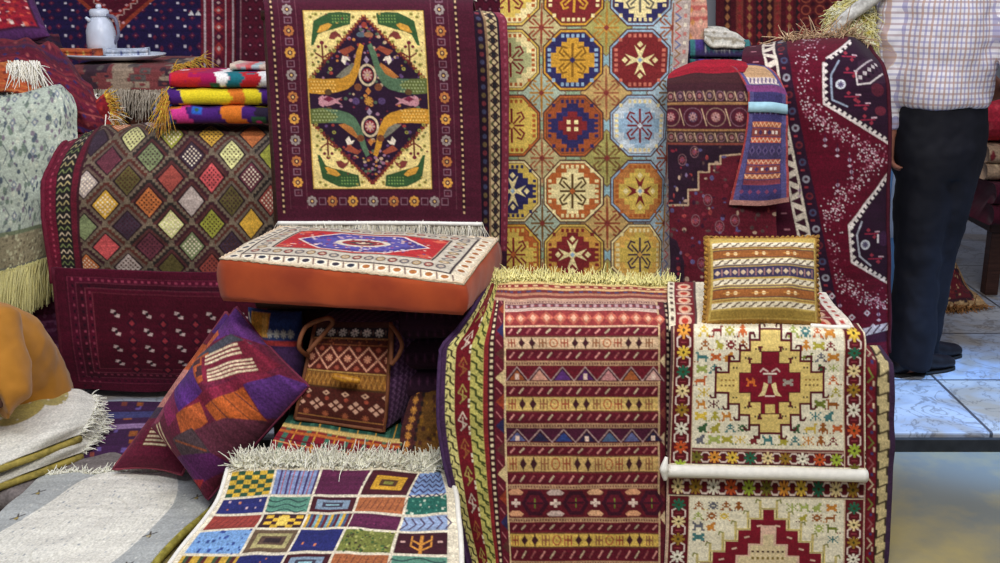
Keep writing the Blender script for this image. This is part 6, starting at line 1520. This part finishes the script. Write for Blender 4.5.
def paint_runner2():
    c = Cv(62, 162, (64, 56, 120), 5)
    c.rect(0, 0, 62, 162, (60, 54, 100)); c.rect(0, 0, 3, 162, (150, 60, 60)); c.rect(59, 0, 62, 162, (160, 70, 70)); c.rect(3, 0, 9, 162, (84, 78, 124)); c.rect(53, 0, 59, 162, (84, 78, 124))
    c.rect(8, 4, 54, 24, (190, 150, 110)); c.rect(8, 24, 54, 30, (206, 190, 180)); 
    for x in range(10, 54, 6): c.line([(x, 29), (x + 4, 25)], 1.5, (80, 60, 110))
    c.rect(0, 31, 62, 36, (120, 60, 110))
    def zz(y, a, b):
        c.rect(10, y, 52, y + 6, a); c.line([(10 + i * 3, y + 1 + (i % 2) * 4) for i in range(15)], 1.3, b)
    def dots(y):
        c.rect(10, y, 52, y + 9, (130, 66, 60)); 
        for x in (16, 30, 41, 46): c.rect(x - 1.6, y + 2.6, x + 1.6, y + 6.2, (230, 210, 196))
        for x in (23, 36): c.dia(x, y + 4.5, 3, 3, (70, 50, 90))
    for x in range(12, 52, 8): c.dia(x, 56, 2, 2.6, (150, 140, 190)); c.rect(x + 3, 54, x + 4, 58, (120, 50, 70))
    y = 66
    zz(66, (176, 100, 70), (226, 170, 130)); dots(73); zz(83, (190, 90, 60), (226, 180, 150)); c.rect(10, 90, 52, 107, (66, 56, 90))
    for x in range(14, 52, 9): c.dia(x, 98, 4, 6, (96, 80, 120)); c.dia(x, 98, 2, 3, (50, 40, 80))
    zz(108, (176, 90, 70), (220, 170, 140)); dots(115); zz(125, (170, 100, 70), (220, 170, 130)); c.rect(10, 132, 52, 138, (130, 60, 70))
    for x in range(10, 54, 9): c.dia(x, 146, 2.4, 3, (120, 60, 90))
    c.rect(0, 156, 62, 162, (170, 120, 110)); c.abrash(.08); return c
rows = [(0, [(722, 62, 3.795), (744, 63, 3.79), (768, 66, 3.785)]), (14, [(734, 68, 3.745), (754, 69, 3.74), (776, 73, 3.74)]), (26, [(742, 79, 3.685), (762, 79, 3.675), (782, 82, 3.685)]), (38, [(748, 94, 3.635), (768, 94, 3.62), (788, 97, 3.635)]), (60, [(747, 116, 3.625), (767, 116, 3.605), (788, 118, 3.625)]), (162, [(729, 205, 3.585), (760, 206, 3.57), (789, 202, 3.585)])]
rn, P = cloth('banded_runner', paint_runner2(), rows, [0, 31, 62], 'narrow blue banded runner draped over the maroon flowered carpet, tied with a pale blue band', 'runner', 1.7, .008, FLAT, .003, 85)
BLUEB = mat_plain('pale_blue_band', (160, 200, 214), .8, .1, 50)
r0, r1 = P[int(45.5 * 1.7)], P[int(56 * 1.7)]
o = sheet('tied_band', np.stack([r0 + np.array([0, -.008, 0]), (r0 + r1) / 2 + np.array([0, -.013, 0]), r1 + np.array([0, -.008, 0])])[:, ::4], np.ones((3, len(r0[::4]), 3)) * .5, .006, BLUEB, rn)


# purple rolled rugs on top of the stand
def roll(name, lab, p0, p1, r, cols, seed, parent=None):
    n, m = 40, 60; p0, p1 = np.array(p0, float), np.array(p1, float); d = p1 - p0; L = np.linalg.norm(d); d /= L
    s = np.cross(d, [0, 0, 1.]); s /= np.linalg.norm(s); u = np.cross(s, d)
    c = Cv(60, 40, cols[0], 4); q = random.Random(seed)
    for x in range(3, 60, 8):
        for y in range(2, 40, 8): c.star(x + q.uniform(-1, 1), y, 3.4, q.choice(cols[1:]), q.choice(cols)); c.rect(x + 4, y, x + 5, y + 4, q.choice(cols))
    c.rect(0, 0, 5, 40, cols[-1]); c.rect(55, 0, 60, 40, cols[-1]); c.abrash(.1)
    a = np.linspace(0, 2 * math.pi * .97, n); t_ = np.linspace(0, 1, m)
    P = np.zeros((n, m, 3))
    for i in range(n): P[i] = p0 + d * (t_ * L)[:, None] + (s * math.cos(a[i]) + u * math.sin(a[i])) * (r * (1 + .06 * a[i] / 6.28))
    o = sheet(name, P[::-1], c.sample(m, n), .012, WOOL)
    v = []; k = np.linspace(0, 5 * math.pi, 60)
    for e in (p0, p1):
        sp = np.array([e + (s * math.cos(x) + u * math.sin(x)) * (r * .92 * (1 - x / 5 / math.pi * .92)) for x in k]); tube('rolled_layer', sp, r * .11, mat_plain('roll_end', cols[0], .9, .2, 60), o, 6, sub=1)
    return label(o, lab, 'carpet')
zt_ = 1.145
roll('rolled_carpet', 'rolled blue and teal flowered rug lying behind the maroon flowered carpet', (at(690, 55, 4.2)[0], 4.22, zt_ + .075), (at(748, 55, 4.2)[0], 4.20, zt_ + .075), .056, [(60, 50, 90), (90, 160, 170), (200, 200, 200), (80, 60, 140), (60, 120, 120)], 4)
o, P = heap('folded_blanket', 'cream folded blanket on top of the rolled blue rug', 'blanket', [(206, 200, 186), (150, 140, 120), (226, 222, 206)], [(0, [(706, 24, 4.36), (725, 26, 4.36), (742, 36, 4.34)]), (14, [(704, 34, 4.22), (724, 34, 4.22), (746, 42, 4.2)]), (26, [(706, 42, 4.15), (722, 44, 4.14), (744, 46, 4.14)])], [0, 20, 42], 91, FLAT)
o, P = heap('embroidered_cloth', 'pink and orange embroidered cloth hanging beside the yellow octagon kilim', 'cloth', [(206, 150, 130), (190, 100, 90), (220, 180, 150), (200, 140, 80)], [(-30, [(672, -30, 4.34), (692, -30, 4.34), (706, -30, 4.34)]), (10, [(672, 10, 4.32), (692, 10, 4.31), (707, 10, 4.32)]), (40, [(672, 56, 4.30), (692, 56, 4.29), (708, 50, 4.30)])], [0, 20, 36], 93, FLAT)
# striped carpet hung at the back right
def paint_back():
    c = Cv(150, 90, (84, 26, 34), 3, 716, -30)
    for k, x in enumerate((724, 736, 746, 756, 766, 774, 786, 796)): c.rect(x, -30, x + 7, 60, [(60, 22, 30), (130, 60, 50), (110, 30, 40), (46, 30, 34)][k % 4]); [c.dia(x + 3.5, y, 2.6, 4, [(170, 110, 70), (150, 50, 50)][k % 2]) for y in range(-28, 60, 9)]
    c.rect(800, -30, 866, 60, (92, 30, 36))
    for x in range(806, 866, 14):
        for y in range(-26, 60, 12): c.ring(x, y, 5, 5, 1.2, (160, 80, 60)); c.dia(x + 7, y + 6, 3, 3, (60, 20, 30))
    c.abrash(.1); return c
rws, us = hang(6.05, 716, 866, -30, 60, 716, 866, -30, 60)
cloth('hanging_carpet', paint_back(), rws, us, 'brown red striped carpet hung on the rear wall behind the zigzag carpet', 'carpet', 1.2, .010, WOOL, .006, 95)
rail('wooden rail holding the brown red striped carpet on the rear wall', at(716, -31, 6.1)[0], at(866, -31, 6.1)[0] - .02, 6.07, at(790, -32, 6.07)[2])
# yellow and grey tasselled shawl
cvs = Cv(60, 60, (170, 150, 70), 3); cvs.speckle(0, 0, 60, 60, 200, 2.4, [(206, 190, 90), (120, 110, 60), (190, 190, 150), (150, 130, 40)], 5); cvs.abrash(.12)
rows = [(0, [(830, 12, 4.26), (850, -4, 4.28), (872, -8, 4.26)]), (24, [(824, 36, 4.16), (848, 18, 4.12), (876, 14, 4.14)]), (60, [(824, 46, 4.10), (852, 50, 4.04), (878, 56, 4.06)])]
sh_, P = cloth('tasselled_shawl', cvs, rows, [0, 30, 60], 'yellow shaggy shawl piled beside the man\'s left elbow', 'shawl', 1.2, .02, PILE, .012, 97, (12, 12))
b = P[::2, ::2].reshape(-1, 3); n = len(b); D_ = np.tile([-.3, -.5, -.3], (n, 1))
YG = mat_plain('yellow_wool', (200, 186, 80), .9, .3, 40, rgb2=(224, 222, 200))
strands('shaggy_wool', b, D_, .034, YG, sh_, .003, .6, .5, seed=14)
gp = [at(826, 42, 4.06), at(842, 22, 4.08), at(862, 6, 4.1), at(884, -8, 4.1)]
cvg = mat_plain('grey_knotted_wool', (150, 146, 140), .9, .4, 50, .6, rgb2=(206, 204, 196))
label(tube('twisted_scarf', gp, .022, cvg, None, 10, rr=[.014, .022, .026, .02]), 'grey white twisted scarf lying along the yellow shawl', 'scarf')

# ================================================================== far right: stacked carpets on a low table
t = thing('low_table', (2.62, 5.4, .06), 'low dark table carrying the carpet pile at the far right', 'table')
rbox('table_top', 2.22, 3.2, 5.08, 5.9, .36, .41, WOOD, t, .008)
for x in (2.24, 3.1):
    for y in (5.1, 5.82): rbox('leg', x, x + .06, y, y + .06, .06, .36, WOOD, t, .004)
folded('stacked_carpet', plain_cv((74, 16, 34), 41, [(50, 14, 30), (110, 40, 56)]), 2.18, 3.1, 5.0, .8, .412, .19, 'lowest dark crimson carpet of the pile at the far right', 'carpet', ang=.06, seed=2)
folded('stacked_carpet', plain_cv((170, 140, 110), 42, [(120, 40, 44), (206, 180, 140), (90, 80, 60)]), 2.16, 3.0, 5.05, .7, .606, .15, 'beige and red patterned carpet in the middle of the far right pile', 'carpet', ang=.04, seed=4)
folded('stacked_carpet', plain_cv((170, 40, 56), 43, [(150, 30, 46), (186, 60, 70)]), 2.14, 2.95, 5.1, .65, .76, .21, 'bright red folded carpet on top of the far right pile', 'carpet', layers=1, seed=6)
# carpet corner lying on the marble behind the man
def paint_corner():
    c = Cv(60, 60, (110, 30, 40), 3); c.frame(0, 0, 60, 60, 8, (190, 150, 100)); c.frame(8, 8, 52, 52, 4, (60, 24, 36)); c.speckle(0, 0, 60, 60, 90, 1.6, [(206, 170, 120), (150, 60, 50), (60, 40, 40)], 3); c.abrash(.1); return c
rows = [(0, [at(948, 262, 5.3), at(953, 262, 5.3), at(957, 262, 5.32)]), (34, [at(944, 288, 5.12), at(957, 288, 5.10), at(974, 292, 5.14)]), (60, [atz(940, 306, .075), atz(958, 308, .075), atz(988, 305, .075)])]
cr, P = cloth('small_carpet', paint_corner(), rows, [0, 30, 60], 'small red carpet corner with beige fringe on the marble behind the man', 'carpet', 1.4, .010, WOOL, .006, 99)
fringe(P, 'bottom', 150, .05, cr, mat_plain('brown_fringe', (170, 120, 70), .9, .3, 80), droop=.1, curl=.4, r=.003)
BOX = mat_plain('light_blue_card', (120, 170, 220), .6, .1, 12)
bx0 = at(886, 240, 4.75)[0]
t = thing('carton', (bx0 + .12, 4.85, .06), 'light blue carton standing behind the man\'s left leg', 'carton')
rbox('box_body', bx0 - .1, bx0 + .115, 4.74, 4.98, .06, .84, BOX, t, .006)
rbox('side_label', bx0 + .0, bx0 + .09, 4.735, 4.741, .42, .70, mat_plain('pale_label', (190, 206, 226), .6, .05, 20), t, .001)

# ================================================================== people
SKIN = mat_plain('skin', (150, 96, 76), .55, .06, 30, .05)
def mat_check():
    m = bpy.data.materials.new('checked_cotton'); m.use_nodes = True
    nt = m.node_tree; b = nt.nodes['Principled BSDF']; L = nt.links.new
    tc = nt.nodes.new('ShaderNodeTexCoord'); sp = nt.nodes.new('ShaderNodeSeparateXYZ'); L(tc.outputs['Object'], sp.inputs[0])
    def math_(op, a, bb=None, v=None):
        n = nt.nodes.new('ShaderNodeMath'); n.operation = op
        L(a, n.inputs[0])
        if bb is not None: L(bb, n.inputs[1])
        if v is not None: n.inputs[1].default_value = v
        return n.outputs[0]
    xy = math_('MULTIPLY', math_('ARCTAN2', sp.outputs[1], sp.outputs[0]), v=.16)
    def stripe(o, f, w_): return math_('LESS_THAN', math_('FRACT', math_('MULTIPLY', o, v=f)), v=w_)
    def mix(a, rgb, fac, k):
        n = nt.nodes.new('ShaderNodeMix'); n.data_type = 'RGBA'; L(math_('MULTIPLY', fac, v=k), n.inputs[0])
        if isinstance(a, tuple): n.inputs[6].default_value = (*lin(a), 1)
        else: L(a, n.inputs[6])
        n.inputs[7].default_value = (*lin(rgb), 1); return n.outputs[2]
    c = mix((226, 222, 226), (126, 120, 170), stripe(xy, 52, .40), .62)
    c = mix(c, (126, 120, 170), stripe(sp.outputs[2], 52, .40), .55)
    c = mix(c, (196, 150, 90), stripe(xy, 26, .22), .45); c = mix(c, (196, 150, 90), stripe(sp.outputs[2], 26, .2), .3)
    L(c, b.inputs['Base Color']); b.inputs['Roughness'].default_value = .85
    n = nt.nodes.new('ShaderNodeTexNoise'); n.inputs['Scale'].default_value = 9; n.inputs['Detail'].default_value = 3
    mp = nt.nodes.new('ShaderNodeMapping'); mp.inputs['Scale'].default_value = (1.6, 1.6, .5); L(tc.outputs['Object'], mp.inputs[0]); L(mp.outputs[0], n.inputs['Vector'])
    bp = nt.nodes.new('ShaderNodeBump'); bp.inputs['Strength'].default_value = .5; bp.inputs['Distance'].default_value = .03
    L(n.outputs[0], bp.inputs['Height']); L(bp.outputs[0], b.inputs['Normal'])
    return m
SHIRT = mat_check()
NAVY = mat_plain('navy_trousers', (12, 13, 25), .75, .2, 8, .25)
SHOE = mat_plain('black_leather', (22, 20, 24), .4, .2, 30, .1)
HAIR = mat_plain('black_hair', (26, 22, 22), .6, .3, 60, .4)
def hand_chains(w_, d, side, palm_n, s=1.0, curl=.35):
    """palm, four fingers and a thumb as chains from the wrist point w_, along d, thumb towards side"""
    w_, d, side, pn = [np.array(v, float) for v in (w_, d, side, palm_n)]
    d /= np.linalg.norm(d); side -= d * side.dot(d); side /= np.linalg.norm(side); pn = np.cross(d, side) * np.sign(np.cross(d, side).dot(pn) or 1)
    out = [[(w_ - d * .02, .026 * s, .019 * s, side, pn), (w_ + d * .03 * s, .036 * s, .016 * s, side, pn), (w_ + d * .085 * s, .041 * s, .013 * s, side, pn), (w_ + d * .095 * s, .036 * s, .010 * s, side, pn)]]
    for k, (o, L_) in enumerate(((.029, .068), (.010, .078), (-.010, .072), (-.029, .056))):
        b = w_ + d * .085 * s + side * o * s; pts = [b]; a = .15; dd = d
        for j, f in enumerate((.45, .32, .23)):
            a += curl * (1 + .15 * k); dd = d * math.cos(a) + pn * math.sin(a); pts.append(pts[-1] + dd * L_ * f * s)
        out.append(limb_rings(pts, [.0098 * s, .0092 * s, .0085 * s, .006 * s]))
    b = w_ + d * .025 * s + side * .028 * s
    pts = [b, b + (side * .8 + d * .5) * .03 * s, b + (side * .9 + d * 1.0 + pn * .3) * .045 * s, b + (side * .8 + d * 1.5 + pn * .5) * .05 * s]
    out.append(limb_rings(pts, [.0135 * s, .012 * s, .010 * s, .007 * s]))
    return out
def head_chains(c, f, up, s=1.0):
    """skull, jaw, nose, ears; c is the head centre, f the way it faces"""
    c, f, up = [np.array(v, float) for v in (c, f, up)]; f /= np.linalg.norm(f); r = np.cross(f, up); r /= np.linalg.norm(r); up = np.cross(r, f)
    q = lambda a, b_, d: c + r * a * s + f * b_ * s + up * d * s
    skull = [(q(0, .02, -.125), .02 * s, .02 * s, r, f), (q(0, .030, -.112), .046 * s, .048 * s, r, f), (q(0, .016, -.07), .062 * s, .078 * s, r, f), (q(0, .004, -.02), .072 * s, .092 * s, r, f), (q(0, -.004, .03), .077 * s, .098 * s, r, f),
             (q(0, -.008, .075), .068 * s, .086 * s, r, f), (q(0, -.010, .105), .044 * s, .056 * s, r, f), (q(0, -.010, .118), .012 * s, .015 * s, r, f)]
    nose = limb_rings([q(0, .090, .012), q(0, .104, -.018), q(0, .112, -.036), q(0, .092, -.044)], [.008 * s, .012 * s, .015 * s, .010 * s])
    ears = [limb_rings([q(k * .072, -.005, .018), q(k * .082, -.012, -.004), q(k * .076, -.004, -.032)], [.010 * s, .014 * s, .008 * s]) for k in (-1, 1)]
    lips = limb_rings([q(-.024, .088, -.072), q(0, .098, -.070), q(.024, .088, -.072)], [.006 * s, .010 * s, .006 * s])
    brow = limb_rings([q(-.045, .078, .020), q(0, .092, .018), q(.045, .078, .020)], [.010 * s, .012 * s, .010 * s])
    return [skull, nose, lips, brow] + ears, q
def face(parent, q, s=1.0):
    W_ = mat_plain('eye_white', (220, 214, 208), .3, .03); I_ = mat_plain('dark_iris', (40, 26, 20), .25, .1)
    for k in (-1, 1):
        p = q(k * .032, .078, -.002); v, f_ = loft_vf([(p + np.array([0, 0, .0125 * s * math.sin(a)]), .0125 * s * math.cos(a) + .0002, .0125 * s * math.cos(a) + .0002) for a in np.linspace(-1.5, 1.5, 9)], 14)
        e = mk('eye', np.array(v), f_, W_, parent); p2 = q(k * .032, .0865, -.002)
        v, f_ = loft_vf([(p2 + np.array([0, 0, .006 * s * math.sin(a)]), .006 * s * math.cos(a) + .0002, .006 * s * math.cos(a) + .0002) for a in np.linspace(-1.5, 1.5, 7)], 12); mk('iris', np.array(v), f_, I_, e)

# ---------------------------------------------------------------- the standing man, seen from behind
mx, my, mz = 1.575, 4.12, .06
fw = np.array([.93, .34, 0]); fw /= np.linalg.norm(fw)
t = thing('person', (mx, my, mz), 'person standing with back turned in a checked shirt, navy trousers and black shoes', 'person')
J = lambda *a: np.array(a, float)
hipL, hipR = J(1.530, 4.11, .92), J(1.650, 4.13, .92); knL, knR = J(1.535, 4.10, .50), J(1.625, 4.17, .50); anL, anR = J(1.535, 4.06, .145), J(1.615, 4.20, .145)
shL, shR = J(1.395, 4.15, 1.455), J(1.755, 4.08, 1.455); elL, wrL = J(1.372, 4.15, 1.185), J(1.400, 4.11, .945); elR, wrR = J(1.80, 3.985, 1.145), J(1.84, 4.22, 1.10)
hc, q = head_chains((mx + .02, my + .03, 1.735), (.6, .8, -.1), (0, 0, 1))
body = [[(J(mx, my, .80), .12, .09), (J(mx, my, .92), .145, .10), (J(mx, my, 1.08), .135, .09), (J(mx, my, 1.25), .155, .098), (J(mx, my, 1.40), .165, .095), (J(mx, my, 1.49), .11, .07), (J(mx, my, 1.53), .055, .055), (J(mx + .01, my + .02, 1.66), .052, .055)],
        limb_rings([hipL, knL, anL, anL + J(0, 0, -.07)], [.078, .052, .036, .034]), limb_rings([hipR, knR, anR, anR + J(0, 0, -.07)], [.078, .052, .036, .034]),
        limb_rings([J(mx - .08, my, 1.45), shL, elL, wrL], [.05, .05, .040, .026]), limb_rings([J(mx + .08, my, 1.45), shR, elR, wrR], [.05, .05, .040, .026])]
for a in (anL, anR): body.append(limb_rings([a + J(-.03, -.02, -.05), a + fw * .08 + J(0, 0, -.06), a + fw * .16 + J(0, 0, -.068)], [.028, .028, .018]))
body += hc + hand_chains(wrL, (.05, -.05, -1), (.3, .9, 0), (1, 0, 0)) + hand_chains(wrR, (-.5, .6, -.2), (0, 0, 1), (-1, -1, 0))
bo = fused('body', body, .0065, SKIN, t, 3)
face(t, q)
hr = [(q(0, -.02, .0 - .05), .070, .075), (q(0, -.018, .0), .081, .092), (q(0, -.016, .05), .083, .098), (q(0, -.014, .09), .068, .082), (q(0, -.012, .122), .034, .04), (q(0, -.012, .130), .008, .01)]
hair = fused('hair', [[(c, a, b_, np.cross(fw, J(0, 0, 1)), fw) for c, a, b_ in hr]], .009, HAIR, t, 3, (.01, .02))
tr = [[(J(mx, my, .80), .150, .115), (J(mx, my, .90), .172, .128), (J(mx, my, 1.0), .166, .120), (J(mx, my, 1.075), .158, .112)],
      limb_rings([hipL + J(0, 0, -.02), (hipL + knL) / 2, knL, (knL + anL) / 2, anL, anL + J(-.005, 0, -.055)], [(.100, .115), (.096, .105), (.084, .09), (.080, .085), (.080, .084), (.080, .084)]),
      limb_rings([hipR + J(0, 0, -.02), (hipR + knR) / 2, knR, (knR + anR) / 2, anR, anR + J(0, 0, -.055)], [(.096, .115), (.090, .105), (.080, .09), (.074, .083), (.074, .08), (.074, .08)])]
fused('trousers', tr, .010, NAVY, t, 6, (.022, .10))
sh = [[(J(mx, my, 1.050), .174, .130), (J(mx, my, 1.075), .176, .132), (J(mx, my, 1.16), .172, .124), (J(mx, my, 1.30), .176, .124), (J(mx, my, 1.42), .182, .116), (J(mx, my, 1.49), .12, .085), (J(mx, my, 1.525), .066, .066), (J(mx, my, 1.555), .063, .063)],
      limb_rings([J(mx - .1, my, 1.44), shL, (shL + elL) / 2, elL, (elL + wrL) / 2, wrL + J(0, 0, .012)], [.07, .072, .064, .056, .048, .038]),
      limb_rings([J(mx + .1, my, 1.44), shR, (shR + elR) / 2, elR, (elR + wrR) / 2], [.07, .075, .072, .064, .055])]
fused('shirt', sh, .011, SHIRT, t, 5, (.03, .11))
for a in (anL, anR):
    b0 = a + J(0, 0, -.062)
    z0 = mz + .002; ct = np.array([a[0], a[1], 0]); rr = np.cross(fw, J(0, 0, 1))
    rings = [(ct - fw * .085 + J(0, 0, z0 + .03), .022, .020, rr, J(0, 0, 1)), (ct - fw * .065 + J(0, 0, z0 + .042), .036, .040, rr, J(0, 0, 1)), (ct + J(0, 0, z0 + .048), .042, .046, rr, J(0, 0, 1)), (ct + fw * .07 + J(0, 0, z0 + .038), .044, .036, rr, J(0, 0, 1)), (ct + fw * .13 + J(0, 0, z0 + .030), .046, .028, rr, J(0, 0, 1)), (ct + fw * .18 + J(0, 0, z0 + .024), .036, .022, rr, J(0, 0, 1)), (ct + fw * .20 + J(0, 0, z0 + .020), .014, .014, rr, J(0, 0, 1))]
    sh_o = fused('shoe', [rings], .006, SHOE, t, 3)
    so = [(c_ + J(0, 0, -(c_[2] - mz) + .005), r_ * 1.04, .006, ax_, az_) for c_, r_, _, ax_, az_ in rings]
    v, f_ = loft_vf(so, 14); mk('sole', np.array(v), f_, mat_plain('dark_rubber', (30, 28, 28), .8), sh_o)


# ---------------------------------------------------------------- the seated person at the left edge
MUST = mat_plain('mustard_cotton', (176, 118, 34), .85, .08, 12, .3, sheen=.2)
SKIN2 = mat_plain('brown_skin', (84, 52, 40), .55, .08, 30, .05)
pel = at(14, 380, 3.52); chest = at(-32, 338, 3.34); neck = at(-64, 300, 3.26); shN = at(-6, 334, 3.24); shF = at(-70, 322, 3.42)
elN = at(6, 396, 3.16); wrN = at(-44, 420, 3.06); elF = at(-96, 384, 3.30); wrF = at(-110, 424, 3.20)
hd = at(-92, 262, 3.18)
t = thing('person', (pel[0], pel[1], .19), 'person in mustard clothes sitting bent forward on the white felt rugs', 'person')
knN, knF = at(-110, 392, 3.36), at(-130, 380, 3.62); ftN, ftF = at(-20, 424, 3.36), at(-40, 412, 3.66)
hc, q = head_chains(hd, (-.8, -.3, -.5), (-.3, 0, 1))
body = [limb_rings([pel, chest, neck, neck * .4 + hd * .6], [(.12, .10), (.13, .10), .06, .05]), limb_rings([neck, shN, elN, wrN], [.05, .05, .038, .026]), limb_rings([neck, shF, elF, wrF], [.05, .05, .038, .026]),
        limb_rings([pel, knN, ftN], [.085, .055, .038]), limb_rings([pel, knF, ftF], [.085, .055, .038])]
body += hc + hand_chains(wrN, (-.8, -.4, -.15), (.2, -.8, .3), (0, 0, -1)) + hand_chains(wrF, (-.8, -.4, -.15), (.2, .8, .3), (0, 0, -1))
fused('body', body, .0065, SKIN2, t, 3); face(t, q)
hfw = J(-.8, -.3, -.5); hfw /= np.linalg.norm(hfw)
fused('hair', [[(q(0, -.02, -.04), .070, .075), (q(0, -.018, .0), .081, .090), (q(0, -.016, .05), .083, .096), (q(0, -.014, .09), .066, .080), (q(0, -.012, .128), .02, .02)]], .010, HAIR, t, 3, (.01, .02))
hemN = elN + (wrN - elN) * .18
fused('tunic', [limb_rings([pel + J(.03, .02, -.10), pel + J(.0, 0, .02), (pel + chest) / 2 + J(.01, 0, .03), chest, neck], [(.15, .15), (.165, .145), (.175, .14), (.165, .13), .07]),
                limb_rings([chest * .5 + neck * .5, shN, (shN + elN) / 2, elN, hemN], [.09, .095, .084, .074, .07]), limb_rings([chest * .5 + neck * .5, shF, (shF + elF) / 2, elF], [.09, .09, .08, .07])], .011, MUST, t, 6, (.02, .09))
fused('trousers', [limb_rings([pel + J(.04, 0, -.06), (pel + knN) / 2, knN, (knN + ftN) / 2, ftN], [(.15, .12), .12, .09, .085, .06]), limb_rings([pel + J(.04, 0, -.06), (pel + knF) / 2, knF, (knF + ftF) / 2, ftF], [(.14, .12), .12, .09, .085, .06])], .012, MUST, t, 6, (.018, .10))
